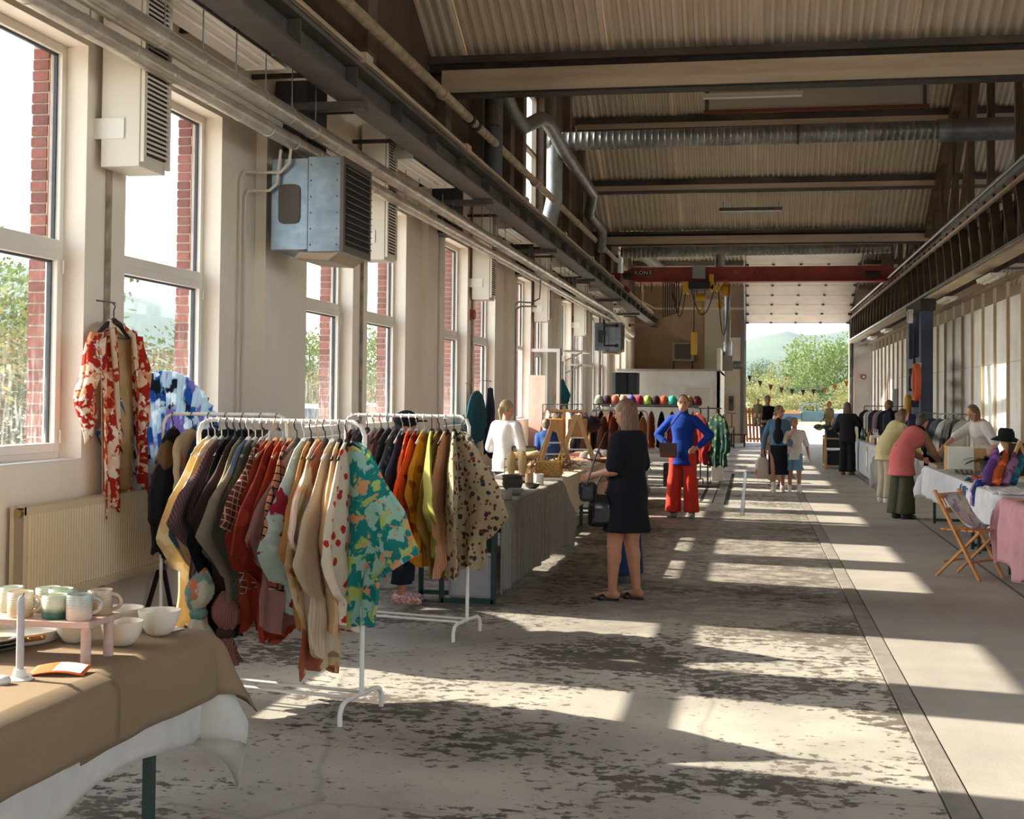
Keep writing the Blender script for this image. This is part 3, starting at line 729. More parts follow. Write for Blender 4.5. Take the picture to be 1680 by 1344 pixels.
MB().tube([(-.85, 46.5, 3.65), (-.85, 46.5, 3.15)], .16, 18).build('silencer', GALV, t, smooth=True)
MB().box(-1.05, -.65, 46.3, 46.7, 2.62, 3.15).build('fan_box', M('dull_steel_box', (130, 126, 120), .5, .5), t, bevel=.01)
MB().tube([(-.65, 46.5, 2.82), (-.3, 46.5, 2.82)], .15, 18).build('outlet', SPIR, t, smooth=True)

# transverse lamps
for (x0, x1, y, z, lb, br) in ((-1.16, 1.12, 30.2, 8.56, 'long twin-tube lamp under the roof purlin', 1), (-.87, .77, 35.0, 6.62, 'single-tube lamp hung below the far roof slope', 0)):
    t = thing('ceiling_lamp', lb, 'light fitting', ((x0+x1)/2, y, z))
    MB().box(x0, x1, y-.06, y+.06, z, z+.07).build('housing', LAMPW if br else DARKST, t)
    for i in range(2 if br else 1): MB().cyl((x0+.03, y-.05+.1*i, z-.03), (x1-.03, y-.05+.1*i, z-.03), .02, 10).build('tube', TUBE, t, smooth=True)
    for x in (x0+.1, x1-.1): MB().cyl((x, y, z+.07), (x, y, roofz(y)-.3), .008, 6).build('hanger_rod', DARKST, t)

# ------------------------------------------------------------------ red bridge crane
CR = M('crane_red', (150, 52, 36), .5, var=((112, 36, 26), 3, .35, .75)); CRD = M('crane_dark_red', (112, 38, 28), .6)
YEL = M('crane_yellow', (206, 158, 32), .5)
t = thing('bridge_crane', 'red overhead bridge crane spanning the hall', 'crane', (0, 36, 4.83))
b = MB(); b.prism([(-3.22, 5.22), (3.6, 5.22), (3.75, 5.1), (3.75, 4.83), (-3.1, 4.83), (-3.62, 4.93), (-3.62, 5.0)], 35.86, 36.14, 'y'); b.build('bridge_beam', CR, t)
MB().box(-3.1, 3.7, 35.78, 36.22, 4.80, 4.835).build('lower_flange', M('crane_light_red', (176, 66, 46), .5), t)
for x in (-3.58, 3.65): 
    MB().box(x-.12, x+.12, 34.9, 37.1, 4.72, 4.98).build('end_carriage', CRD, t)
    MB().cyl((x-.06, 35.2, 4.76), (x+.06, 35.2, 4.76), .1, 14).cyl((x-.06, 36.8, 4.76), (x+.06, 36.8, 4.76), .1, 14).build('wheel', SOOT, t)
MB().cyl((-3.52, 35.72, 4.96), (-3.24, 35.72, 4.96), .08, 14).cyl((2.95, 35.72, 4.98), (3.3, 35.72, 4.98), .09, 14).build('travel_motor', SOOT, t)
MB().bar((-3.55, 36, 4.75), (-3.3, 36, 4.55), .1, .12).build('guide_shoe', CR, t)
# hoist trolley
MB().box(-1.59, -1.24, 35.6, 35.84, 4.88, 5.24).build('control_cabinet', M('grey_cabinet', (140, 140, 136), .5), t, bevel=.008)
MB().box(-1.68, -1.11, 35.6, 36.3, 4.60, 4.80).build('hoist_body', M('hoist_black', (30, 30, 34), .5), t, bevel=.02)
for bx in ((-1.86, -1.70, 4.5, 4.80), (-1.10, -.86, 4.56, 4.70), (-1.14, -1.02, 4.60, 5.0)): MB().box(bx[0], bx[1], 35.66, 36.2, bx[2], bx[3]).build('hoist_frame', YEL, t)
MB().cyl((-1.50, 35.9, 4.40), (-1.24, 35.9, 4.40), .10, 16).build('hook_block', YEL, t)
MB().tube([(-1.37, 35.9, 4.34), (-1.37, 35.9, 4.16), (-1.30, 35.9, 4.06), (-1.40, 35.9, 3.99), (-1.48, 35.9, 4.08)], .035, 8).build('hook', YEL, t)
for x in (-1.48, -1.26): MB().cyl((x, 35.9, 4.62), (x, 35.9, 4.42), .012, 6).build('wire_rope', SOOT, t)
MB().lathe([(0, -.14), (.10, -.14), (.14, -.05), (.14, .1), (.07, .18), (0, .18)], (-.70, 35.9, 4.56)).build('chain_bucket', YEL, t, smooth=True)
MB().tube([(-.70, 35.9, 4.85), (-.70, 35.9, 4.7)], .07, 12).build('chain_hoist', YEL, t)
MB().prism([(-.94, 4.12), (-.80, 4.06), (-.77, 4.2), (-.82, 4.36), (-.90, 4.34)], 35.8, 35.95, 'y').build('cable_guard', YEL, t)
# festoon cables, rating and maker plates
FCM = M('black_cable', (34, 32, 32)); FC = lambda p, r: MB().tube(p, r, 6).build('festoon_cable', FCM, t, smooth=True)
for i in range(7): 
    x = -2.35+.06*i; FC([(x-.03, 35.75, 4.82), (x-.03, 35.75, 3.85+.02*i), (x+.03, 35.75, 3.85+.02*i), (x+.03, 35.75, 4.82)], .014)
for x0, x1, dz in ((-2.1, -1.75, .9), (-1.65, -.98, .85), (-2.15, -1.85, .7), (-.9, -.6, 1.4)):
    FC([(x0+(x1-x0)*f, 35.7, 4.75-dz*4*f*(1-f)) for f in [i/12 for i in range(13)]], .013)
for x in (-3.0, -2.7, -1.75, -.98): FC([(x, 35.8, 4.82), (x, 35.8, 4.5)], .012)
def text(body, size, loc, mat, parent, name='lettering', rx=90, rz=0, ext=.003):
    cu = bpy.data.curves.new(name, 'FONT'); cu.body = body; cu.size = size; cu.align_x = 'CENTER'; cu.align_y = 'CENTER'; cu.extrude = ext
    o_ = bpy.data.objects.new(name, cu); COL.objects.link(o_); o_.data.materials.append(mat)
    me = None
    dg = bpy.context.evaluated_depsgraph_get(); me = bpy.data.meshes.new_from_object(o_.evaluated_get(dg))
    bpy.data.objects.remove(o_)
    o_ = bpy.data.objects.new(name, me); COL.objects.link(o_); o_.parent = parent
    o_.rotation_euler = (R(rx), 0, R(rz)); o_.location = Vector(loc)-(parent.location if parent else Vector()); return o_
for i, ch in enumerate('KONE'):
    x = -3.12+.13*i
    MB().box(x-.058, x+.058, 35.845, 35.86, 5.0, 5.13).build('letter_plate', M('letter_black', (32, 26, 26), .6), t)
    text(ch, .145, (x, 35.842, 5.065), M('letter_white', (222, 214, 206), .6), t)
text('D1', .13, (-.42, 35.855, 5.06), M('faded_yellow', (176, 130, 44), .6), t)
text('6.5T', .16, (.18, 35.855, 5.06), M('letter_dark', (44, 22, 20), .6), t)
t = thing('crane_pendant', 'yellow crane control pendant hanging on its cable', 'control', (-1.55, 36, 3.1))
MB().box(-1.63, -1.47, 35.9, 36.0, 2.83, 3.45).build('pendant_case', YEL, t, bevel=.02)
MB().cyl((-1.55, 35.95, 3.45), (-1.55, 35.95, 4.81), .012, 6).build('pendant_cable', M('black_cable', (34, 32, 32)), t)

# ------------------------------------------------------------------ lattice girder, truss and column on the stud side
t = thing('lattice_girder', 'long lattice crane girder above the stud wall', 'girder', (3.65, 9, 3.75))
MB().box(3.56, 3.74, 9, 50, 4.68, 4.80).build('top_chord', M('grey_brown_chord', (106, 92, 80), .7), t)
MB().box(3.62, 3.68, 9, 50, 4.80, 4.86).build('crane_rail', GALV, t)
MB().cyl((3.52, 9, 4.88), (3.52, 50, 4.88), .03, 10).build('conductor_pipe', GALV, t, smooth=True)
MB().box(3.50, 3.56, 9, 50, 4.62, 4.66).build('ledge', CREAM, t)
MB().box(3.54, 3.76, 9, 50, 3.74, 3.83).build('bottom_chord', CREAM, t)
MB().box(3.49, 3.53, 9, 50, 3.80, 3.85).build('lower_rail', GALV, t)
y = 15.0; i = 0
LATM = M('lattice_brown', (96, 78, 60), .8, var=((66, 54, 44), 4, .3, .7)); PALE = M('pale_lattice_plate', (190, 178, 160), .7)
while y < 49.5:
    MB().bar((3.65, y, 3.83), (3.65, y, 4.68), .08, .12).build('post', LATM, t)
    d_ = .55 if y < 33 else -.55
    MB().bar((3.63, y-d_, 3.83), (3.63, y+.0, 4.68), .06, .14, (1, 0, 0)).build('diagonal', LATM, t)
    MB().prism([(y+.06, 4.66), (y+.4, 4.66), (y+.36, 4.28), (y+.12, 4.4)], 3.92, 3.94, 'x').build('back_plate', PALE, t)
    y += 1.0; i += 1
y = 14
while y < 50: MB().box(3.52, 3.55, y, y+.06, 4.68, 4.74).build('bolt', SOOT, t); y += .8
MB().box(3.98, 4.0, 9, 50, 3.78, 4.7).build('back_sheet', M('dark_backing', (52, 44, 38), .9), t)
for yy, lb in ((21.5, 'nearer'), (26.3, 'middle'), (38.0, 'farther'), (42.5, 'farthest')):
    l_ = thing('girder_lamp', 'pale fluorescent lamp under the lattice girder, %s of four' % lb, 'light fitting', (3.75, yy, 3.6), group='lamps under the lattice girder')
    MB().prism([(3.66, 3.66), (3.90, 3.66), (3.87, 3.60), (3.69, 3.60)], yy, yy+1.3, 'y').build('housing', LAMPW, l_)
    MB().cyl((3.78, yy+.05, 3.59), (3.78, yy+1.25, 3.59), .02, 8).build('tube', TUBE, l_)
    MB().bar((3.76, yy+.3, 3.66), (3.76, yy+.3, 3.75), .02, .02).bar((3.76, yy+1.1, 3.66), (3.76, yy+1.1, 3.75), .02, .02).build('bracket', DARKST, l_)
t = thing('roof_truss', 'brown timber roof truss rising over the crane girder', 'truss', (4.65, 27, 4.9))
for ya, yb in ((8.2, 17.7), (17.7, 27.2), (27.2, 36.7), (36.7, 43.3), (43.3, 50)):
    MB().bar((4.65, ya+.02, roofz(ya+.01)-.22), (4.65, yb-.02, roofz(yb-.01)-.22), .22, .34).build('rafter', M('rafter_brown', (118, 90, 58), .8, var=((76, 58, 40), 4, .3, .7)), t)
MB().box(4.55, 4.75, 12, 50, 5.0, 5.2).build('tie_beam', TIMB, t)
for y in (19.2, 21.8, 24.4, 27.2, 29.6, 31.8, 33.6, 35.2, 36.7, 39, 41, 43.3, 46):
    MB().bar((4.65, y, 5.1), (4.65, y, roofz(y)-.3), .14, .14).build('post', TIMB, t)
for ya, yb in ((36.4, 33.6), (35.0, 31.8), (33.4, 29.6), (31.6, 27.3), (18.5, 21.8), (19.5, 24.4), (22, 27.0), (43, 39), (37, 41)):
    MB().bar((4.68, ya, 5.15), (4.68, yb, roofz(yb)-.4), .12, .16).build('brace', M('brace_brown', (104, 82, 56), .8, var=((70, 54, 38), 4, .3, .7)), t)
t = thing('duct_run', 'shiny round duct lying along the top of the lattice girder', 'duct', (4.3, 22, 5.3))
MB().tube([(4.25, 22, 5.35), (4.25, 30.0, 5.3)], .16, 16).build('duct_pipe', GALV, t, smooth=True)
for y in (23.5, 25.2, 27): MB().tube([(4.25, y, 5.34), (4.25, y+.06, 5.34)], .175, 16).build('duct_band', SPIR, t, smooth=True)

BLU = M('navy_column_paint', (46, 56, 82), .55, var=((34, 42, 62), 3, .3, .7))
t = thing('battened_column', 'navy blue battened steel column carrying the lattice girder', 'column', (3.5, 29.5, 0))
for y0 in (28.0, 30.1): MB().box(3.42, 3.66, y0, y0+.28, 0, 3.74).build('column_leg', BLU, t)
for z in (.3, .8, 1.3, 1.65, 2.0, 2.35): MB().box(3.42, 3.45, 28.28, 30.1, z, z+.2).build('batten', BLU, t)
MB().box(3.4, 3.7, 27.9, 30.5, 3.5, 3.74).build('column_head', SOOT, t)
MB().tube([(3.4, 29.0, 3.5), (3.4, 29.0, 2.2), (3.4, 29.8, 2.2), (3.4, 29.8, 2.0)], .02, 6).build('cable_loop', M('black_cable', (34, 32, 32)), t)
MB().box(3.36, 3.42, 28.9, 29.2, 1.9, 2.15).build('junction_box', M('dull_box', (96, 90, 84), .6), t)
t = thing('floodlight', 'small white floodlight on top of the navy column', 'lamp', (3.4, 29.2, 3.35))
MB().box(3.3, 3.42, 29.1, 29.3, 3.3, 3.6).build('lamp_body', WHITEP, t, bevel=.02); MB().box(3.28, 3.3, 29.12, 29.28, 3.34, 3.56).build('lamp_glass', GALV, t)
t = thing('hose_ring', 'orange hose ring hung on the navy column', 'hose ring', (3.36, 27.96, 2.0))
b = MB()
for k_ in range(3): b.tube([(3.36-.03*k_, 27.95+.26*math.cos(a), 2.02+.36*math.sin(a)) for a in [2*math.pi*i/20 for i in range(21)]], .035, 8, cap=False)
b.build('hose_coil', M('hose_orange', (190, 84, 44), .6), t, smooth=True)
MB().box(3.34, 3.42, 27.9, 28.0, 2.32, 2.42).build('wall_hook', GALV, t)
# ------------------------------------------------------------------ fabrics
def fab(name, kind, *cols, sc=10, tl=0.15, rough=0.9):
    """cloth material: plain, stripe, blot (large soft motifs), floral (small blossoms), lattice, weave"""
    if name in MATS: return MATS[name]
    mt = bpy.data.materials.new(name); mt.use_nodes = True; nt = mt.node_tree; N, L = nt.nodes, nt.links; B = N['Principled BSDF']
    B.inputs['Roughness'].default_value = rough; B.inputs['Specular IOR Level'].default_value = 0.2
    tc = N.new('ShaderNodeTexCoord'); V = tc.outputs['Object']; c = [lin(x) for x in cols]
    nz = noise(N, L, V, 7, 4); sh = ramp(N, .3, .75, c[0], tuple(v*.82 for v in c[0][:3])+(1,)); L.new(nz.outputs['Fac'], sh.inputs['Fac']); out = sh.outputs['Color']
    if kind == 'stripe':
        w_ = N.new('ShaderNodeTexWave'); w_.inputs['Scale'].default_value = sc; w_.inputs['Distortion'].default_value = 2.5; w_.inputs['Detail'].default_value = 2; L.new(V, w_.inputs['Vector'])
        r = ramp(N, .5, .62); L.new(w_.outputs['Fac'], r.inputs['Fac']); out = mixc(N, L, r.outputs['Color'], out, c[1])
    elif kind == 'blot':
        for i, cc in enumerate(c[1:]):
            n_ = noise(N, L, V, sc*(1+.35*i), 3, .5, .4); r = ramp(N, .53+.03*i, .56+.03*i); mp = N.new('ShaderNodeMapping'); mp.inputs['Location'].default_value = (3.1*i, 1.7*i, 5.3*i); L.new(V, mp.inputs['Vector']); L.new(mp.outputs[0], n_.inputs['Vector'])
            L.new(n_.outputs['Fac'], r.inputs['Fac']); out = mixc(N, L, r.outputs['Color'], out, cc)
    elif kind == 'floral':
        for i, cc in enumerate(c[1:]):
            v_ = N.new('ShaderNodeTexVoronoi'); v_.inputs['Scale'].default_value = sc*(1+.4*i); mp = N.new('ShaderNodeMapping'); mp.inputs['Location'].default_value = (2.1*i, 4.7*i, 1.3*i); L.new(V, mp.inputs['Vector']); L.new(mp.outputs[0], v_.inputs['Vector'])
            n_ = noise(N, L, V, sc*3, 2); d = mth(N, L, 'ADD', v_.outputs['Distance'], mth(N, L, 'MULTIPLY', n_.outputs['Fac'], .35))
            r = ramp(N, .46, .50, (1, 1, 1, 1), (0, 0, 0, 1)); L.new(d, r.inputs['Fac']); out = mixc(N, L, r.outputs['Color'], out, cc)
    elif kind == 'lattice':
        b_ = N.new('ShaderNodeTexBrick'); b_.offset = 0; mp = N.new('ShaderNodeMapping'); mp.inputs['Rotation'].default_value = (R(90), R(0), R(20)); L.new(V, mp.inputs['Vector']); L.new(mp.outputs[0], b_.inputs['Vector'])
        b_.inputs['Scale'].default_value = sc; b_.inputs['Color1'].default_value = c[0]; b_.inputs['Color2'].default_value = c[2] if len(c) > 2 else c[0]; b_.inputs['Mortar'].default_value = c[1]; b_.inputs['Mortar Size'].default_value = .028; b_.inputs['Brick Width'].default_value = .35; b_.inputs['Row Height'].default_value = .3; out = b_.outputs['Color']
    L.new(out, B.inputs['Base Color'])
    bp = N.new('ShaderNodeBump'); bp.inputs['Strength'].default_value = .35; bp.inputs['Distance'].default_value = .01; L.new(noise(N, L, V, 22, 3).outputs['Fac'], bp.inputs['Height']); L.new(bp.outputs[0], B.inputs['Normal'])
    if tl:
        tr = N.new('ShaderNodeBsdfTranslucent'); L.new(out, tr.inputs[0]); mx = N.new('ShaderNodeMixShader'); mx.inputs[0].default_value = tl
        L.new(B.outputs[0], mx.inputs[1]); L.new(tr.outputs[0], mx.inputs[2]); L.new(mx.outputs[0], N['Material Output'].inputs['Surface'])
    MATS[name] = mt; return mt

def interp(tab, v):
    for (a, x), (b, y) in zip(tab[:-1], tab[1:]):
        if v <= b: return x+(y-x)*(v-a)/(b-a+1e-9)
    return tab[-1][1]
SIL = {'kimono': [(0, .05), (.04, .13), (.13, .21), (.30, .31), (.55, .42), (.60, .40), (.70, .30), (.78, .21), (.80, .20), (1, .21)],
       'jacket': [(0, .06), (.05, .17), (.12, .22), (.35, .27), (.62, .29), (.70, .28), (.74, .22), (1, .23)],
       'shirt': [(0, .06), (.06, .18), (.12, .21), (.5, .22), (.8, .23), (1, .25)],
       'trouser': [(0, .17), (.05, .18), (.5, .17), (1, .16)]}
def garment_mesh(seed, sil='kimono', length=.95, width=1.0, thick=.045, ragged=.06, nu=30, nv=36):
    rr = random.Random(seed); k1, k2, p1, p2 = rr.uniform(6, 9), rr.uniform(13, 18), rr.uniform(0, 6), rr.uniform(0, 6)
    asym = rr.uniform(-.05, .05); hem = [rr.uniform(-ragged, ragged) for _ in range(7)]; lean = rr.uniform(-.06, .06); tabs = {}
    for sd in (-1, 1):
        if sil == 'kimono':
            vc = rr.uniform(.42, .60); wc = rr.uniform(.37, .46); vb = vc+rr.uniform(.12, .26)
            tabs[sd] = [(0, .04), (.03, .11), (.09, .17), (vc*.55, .17+(wc-.17)*.62), (vc, wc), (vc+.015, wc*.985), (vb, rr.uniform(.22, .28)), (vb+.015, .205), (1, .20)]
        else: tabs[sd] = SIL[sil]
    sw = (rr.uniform(-.06, .06), rr.uniform(-.06, .06))
    b = MB(); idx = {}
    def hemf(u): f = (u+1)/2*6; i = min(int(f), 5); return hem[i]+(hem[i+1]-hem[i])*(f-i)
    for s_ in (0, 1):
        for j in range(nv+1):
            v = j/nv
            for i in range(nu+1):
                u = -1+2*i/nu
                wv = interp(tabs[1 if u > 0 else -1], v)*width*(1+asym*(1 if u > 0 else -1)*min(1, v*2))
                x = u*wv+lean*v*v; sag = (abs(u)**2)*.10*min(1, v*8)*(1-v)*.8
                z = -(v*length*(1+hemf(u)*v))-sag
                ww = u*k1+p1+v*.8; wave = (math.sin(ww)*.020+.008*math.sin(2*ww+.6)+math.sin(u*k2+p2-v*1.3)*.009+.006*math.sin(v*23+u*5+p2))*min(1, v*2.5)*(.5+.5*v)
                edge = math.sqrt(max(0, 1-abs(u)**3)); th = thick*(.35+.65*min(1, v*5))*edge*(1-.35*(abs(u) > .55)*min(1, v*2))
                swing = (sw[0] if u > 0 else sw[1])*u*u*min(1, v*1.6)
                y = wave+swing+(th if s_ else -th)
                idx[s_, j, i] = len(b.v); b.v.append(Vector((x, y, z)))
    def q(*f): b.f.append(f); b.mi.append(0)
    for j in range(nv):
        for i in range(nu):
            q(idx[0, j, i], idx[0, j, i+1], idx[0, j+1, i+1], idx[0, j+1, i]); q(idx[1, j, i+1], idx[1, j, i], idx[1, j+1, i], idx[1, j+1, i+1])
        q(idx[1, j, 0], idx[0, j, 0], idx[0, j+1, 0], idx[1, j+1, 0]); q(idx[0, j, nu], idx[1, j, nu], idx[1, j+1, nu], idx[0, j+1, nu])
    for i in range(nu):
        q(idx[1, 0, i], idx[1, 0, i+1], idx[0, 0, i+1], idx[0, 0, i]); q(idx[0, nv, i], idx[0, nv, i+1], idx[1, nv, i+1], idx[1, nv, i])
    return b
WIRE = M('hanger_wire', (200, 200, 196), .3, .8); BHAN = M('black_hanger', (26, 26, 28), .5); WHAN = M('wooden_hanger', (206, 158, 98), .5); PHAN = M('white_hanger', (232, 228, 220), .5)
def hanger_mesh(hm, key):
    b = MB(); b.tube([(-.005, 0, .135), (.02, 0, .148), (.032, 0, .125), (.022, 0, .10), (.004, 0, .085), (0, 0, .03)], .0035, 6)
    b.tube([(-.13, 0, -.055), (-.07, 0, -.01), (0, 0, .034), (.07, 0, -.01), (.13, 0, -.055)], [.008, .011, .020, .011, .008], 8)
    return b.mesh('hanger', hm, True)
HANG = {k: hanger_mesh(v, k) for k, v in (('black', BHAN), ('wood', WHAN), ('white', PHAN), ('wire', WIRE))}
GM = {}
def garment(loc, rz, mat, label, cat, seed, sil='kimono', length=.95, width=1.0, hang='black', group=None, thick=.045, name=None, collar=None):
    """loc is the point of the bar; the cloth hangs 13 cm below it"""
    t = thing(name or ('kimono' if sil == 'kimono' else 'hanging_'+sil), label, cat, (loc[0], loc[1], loc[2]-.137), rz, group)
    b = garment_mesh(seed, sil, length, width, thick); o_ = b.build('cloth', mat, t, smooth=60, world=False); o_.location = (0, 0, .034)
    if collar is not None:
        cb_ = MB()
        for s_ in (-1, 1): cb_.tube([(s_*.035, s_*0-.0, .01), (s_*.06, -thick*.9, -.03), (s_*.05, -thick*1.35, -.16), (s_*.04, -thick*1.5, -.34)], [.012, .014, .013, .01], 6)
        cb_.build('collar', collar, t, smooth=True, world=False)
    inst(HANG[hang], 'hanger', t); return t

# ------------------------------------------------------------------ clothes racks
RACKW = M('white_rack_tube', (236, 230, 222), .35)
def rack(A, B, label, h=1.5, mat=None):
    A, B = Vector((*A, 0)), Vector((*B, 0)); d = (B-A).normalized(); n = Vector((-d.y, d.x, 0)); t = thing('clothes_rack', label, 'clothes rack', (A+B)/2); mt = mat or RACKW; r = .0125; Z = Vector((0, 0, 1))
    e = .07; arc = [A+Z*.1, A+Z*(h-e), A+Z*(h-e*.3)+d*e*.3, A+Z*h+d*e, B+Z*h-d*e, B+Z*(h-e*.3)-d*e*.3, B+Z*(h-e), B+Z*.1]
    MB().tube(arc, r, 12).build('hanging_frame', mt, t, smooth=True)
    for P in (A, B):
        s_ = .23
        MB().tube([P+n*s_, P+n*s_+Z*.06, P+n*(s_-.02)+Z*.095, P+n*(s_-.06)+Z*.11, P+Z*.115, P-n*(s_-.06)+Z*.11, P-n*(s_-.02)+Z*.095, P-n*s_+Z*.06, P-n*s_], r, 12).build('foot', mt, t, smooth=True)
    for k in (-.07, .07): MB().tube([A+n*k+Z*.105, B+n*k+Z*.105], .009, 10).build('base_bar', mt, t, smooth=True)
    return t
R1A, R1B = Vector((-2.94, 6.68)), Vector((-1.955, 6.5))
R2A, R2B = Vector((-3.98, 8.45)), Vector((-3.13, 8.56))
R3A, R3B = Vector((-2.84, 8.98)), Vector((-1.905, 8.8))
rack(R1A, R1B, 'white tube clothes rack packed with kimonos, standing nearest the pottery table')
rack(R2A, R2B, 'white tube clothes rack with black garments beside the painted fan')
rack(R3A, R3B, 'white tube clothes rack with orange and olive kimonos beside the grey linen table')

def fill(A, B, z, items, base_rot, group, seed0):
    d = (B-A); n = len(items)
    for i, it in enumerate(items):
        f = .06+.88*i/(n-1); p = A+d*f; rr = random.Random(seed0+i)
        mat, lab, ln, hg, rot, wd = it
        garment((p.x, p.y, z), R(base_rot+rot*1.3+rr.uniform(-6, 6)), mat, lab, 'kimono', seed0+i*3, 'kimono', ln, wd, hg, group, thick=.03)
F = fab
gold = F('cloth_gold_cream', 'blot', (240, 214, 160), (246, 230, 196), sc=4, tl=.35)
items1 = [
    (gold, 'golden cream kimono at the pottery-table end of the packed rack', 1.0, 'wire', -3, 1.0),
    (F('cloth_beige_blue', 'blot', (226, 200, 164), (232, 196, 110), (96, 140, 160), sc=2.6, tl=.3), 'beige kimono with a blue brush mark next to the golden one', 1.02, 'white', -6, 1.0),
    (F('cloth_plum_stripe', 'stripe', (92, 66, 68), (122, 92, 88), sc=22), 'dusty plum kimono with faint slanting stripes', .84, 'wire', 0, 1.05),
    (F('cloth_black_a', 'plain', (26, 24, 26), tl=.03), 'plain black kimono hanging low beside the plum one', 1.04, 'black', -4, 1.0),
    (F('cloth_dark_brown', 'plain', (74, 52, 46)), 'dark brown kimono squeezed behind the khaki one', .8, 'black', 0, .95),
    (F('cloth_khaki', 'plain', (150, 136, 104)), 'khaki kimono with a pale shoulder edge', .84, 'black', 0, 1.0),
    (F('cloth_taupe', 'blot', (138, 124, 104), (148, 136, 116), (104, 120, 140), sc=2.4), 'taupe kimono with one small blue patch', .95, 'white', -3, 1.05),
    (F('cloth_olive_grey', 'lattice', (84, 80, 68), (60, 58, 50), (96, 92, 78), sc=26), 'dark olive grey kimono with a fine check', .86, 'wire', 0, .95),
    (F('cloth_maroon_lattice', 'lattice', (92, 48, 42), (196, 160, 130), (106, 56, 48), sc=9), 'maroon kimono with a cream lattice on the shoulder', .8, 'wire', 6, .95),
    (F('cloth_rust_a', 'plain', (146, 54, 30)), 'rust red kimono beside the maroon lattice one', .95, 'wire', 2, .95),
    (F('cloth_rust_b', 'blot', (134, 42, 26), (156, 56, 34), sc=5), 'deep brick red kimono with long sleeves', 1.02, 'wood', -2, 1.08),
    (F('cloth_rust_c', 'plain', (166, 60, 32)), 'bright rust kimono behind the red and black print', .98, 'wire', 2, 1.0),
    (F('cloth_red_black', 'lattice', (156, 62, 48), (28, 26, 28), (214, 150, 112), sc=7), 'red and black geometric print kimono in the middle of the rack', .78, 'wood', 6, 1.0),
    (F('cloth_mauve', 'plain', (158, 112, 104)), 'mauve kimono mostly hidden behind the geometric print', .95, 'black', 0, .9),
    (F('cloth_mint_flower', 'blot', (196, 214, 202), (206, 222, 212), (150, 40, 60), sc=4.5, tl=.25), 'pale mint kimono with a dark red flower', .86, 'white', 6, 1.0),
    (F('cloth_ochre', 'plain', (190, 136, 82)), 'ochre tan kimono next to the pale mint one', .95, 'black', 2, 1.0),
    (F('cloth_cream_pink', 'blot', (232, 208, 184), (226, 170, 140), sc=3, tl=.3), 'cream kimono with soft pink streaks', .9, 'wood', 0, .95),
    (F('cloth_cream_gold', 'blot', (222, 196, 150), (206, 164, 104), (168, 96, 70), sc=3.2, tl=.25), 'long cream and gold kimono hanging lowest of all', 1.16, 'black', 0, 1.0),
    (F('cloth_striped_cream', 'stripe', (226, 206, 178), (206, 180, 146), sc=30, tl=.25), 'cream kimono with thin vertical stripes', 1.08, 'white', 2, .95),
    (F('cloth_peach', 'plain', (226, 186, 142), tl=.3), 'plain peach kimono near the teal one', .94, 'black', 4, .95),
    (F('cloth_red_blossom', 'floral', (232, 214, 186), (190, 48, 34), sc=15, tl=.25), 'cream kimono with red blossoms beside the teal one', .96, 'black', 6, .95),
    (F('cloth_teal_butterfly', 'blot', (30, 128, 124), (168, 184, 98), (150, 190, 170), (206, 148, 104), sc=9, tl=.12), 'teal kimono with yellow butterflies facing out at the rack end', .98, 'black', 66, 1.0)]
fill(R1A, R1B, 1.5, items1, -101, 'kimonos on the packed rack', 100)
items3 = [
    (F('cloth_wine_print', 'floral', (94, 52, 52), (140, 92, 84), sc=14), 'wine coloured small-print kimono at the start of the second kimono rack', .82, 'wire', 0, .95),
    (F('cloth_plum_plain', 'plain', (98, 72, 78)), 'plain plum kimono on the rack by the capped person', .86, 'wire', 2, 1.0),
    (F('cloth_grey_white', 'blot', (126, 122, 124), (222, 214, 206), sc=2.2), 'grey and white kimono with an angular sleeve', .78, 'black', 12, 1.1),
    (F('cloth_pink_leaf', 'floral', (226, 196, 186), (170, 84, 88), sc=13, tl=.25), 'pink and white leaf-print kimono', .8, 'wire', 6, 1.05),
    (F('cloth_dusky_pink', 'floral', (170, 116, 110), (110, 60, 62), sc=10), 'dusky pink kimono hanging below the leaf print', .98, 'black', 0, .9),
    (F('cloth_charcoal', 'plain', (66, 62, 64)), 'charcoal kimono on the second kimono rack', .98, 'black', 0, .9),
    (F('cloth_slate_print', 'floral', (82, 80, 84), (130, 126, 122), sc=16), 'slate grey small-print kimono', .92, 'black', -2, .9),
    (F('cloth_navy_dim', 'plain', (60, 66, 84)), 'dim navy kimono behind the orange ones', .95, 'wire', 0, .88),
    (F('cloth_red_scribble', 'floral', (190, 66, 28), (60, 28, 22), sc=9), 'orange red kimono with dark scribbled print', .82, 'wire', 10, 1.02),
    (F('cloth_orange', 'blot', (232, 92, 28), (224, 78, 22), (120, 30, 16), sc=4, tl=.25), 'bright orange kimono with thin dark lines', .92, 'wire', 8, 1.1),
    (F('cloth_amber', 'floral', (212, 142, 44), (160, 90, 40), sc=10), 'amber yellow kimono beside the bright orange one', .9, 'wire', 0, .9),
    (F('cloth_olive', 'plain', (170, 164, 84), tl=.2), 'plain olive green kimono with a broad square sleeve', .84, 'black', 12, 1.2),
    (F('cloth_mustard', 'plain', (150, 116, 56)), 'mustard brown kimono behind the olive one', .98, 'black', 0, .92),
    (F('cloth_cream_rust', 'stripe', (206, 176, 136), (176, 84, 48), sc=34), 'rust and cream striped kimono', .95, 'black', 0, .9),
    (F('cloth_bouquet', 'floral', (190, 172, 136), (60, 62, 62), (128, 52, 44), sc=17), 'beige bouquet-print kimono at the linen-table end', .98, 'black', 20, 1.0),
    (F('cloth_bouquet_dark', 'floral', (176, 158, 124), (48, 54, 60), (110, 48, 44), sc=18), 'darker bouquet-print kimono outermost at the linen-table end', .92, 'black', 58, .95)]
fill(R3A, R3B, 1.5, items3, -103, 'kimonos on the second rack', 300)
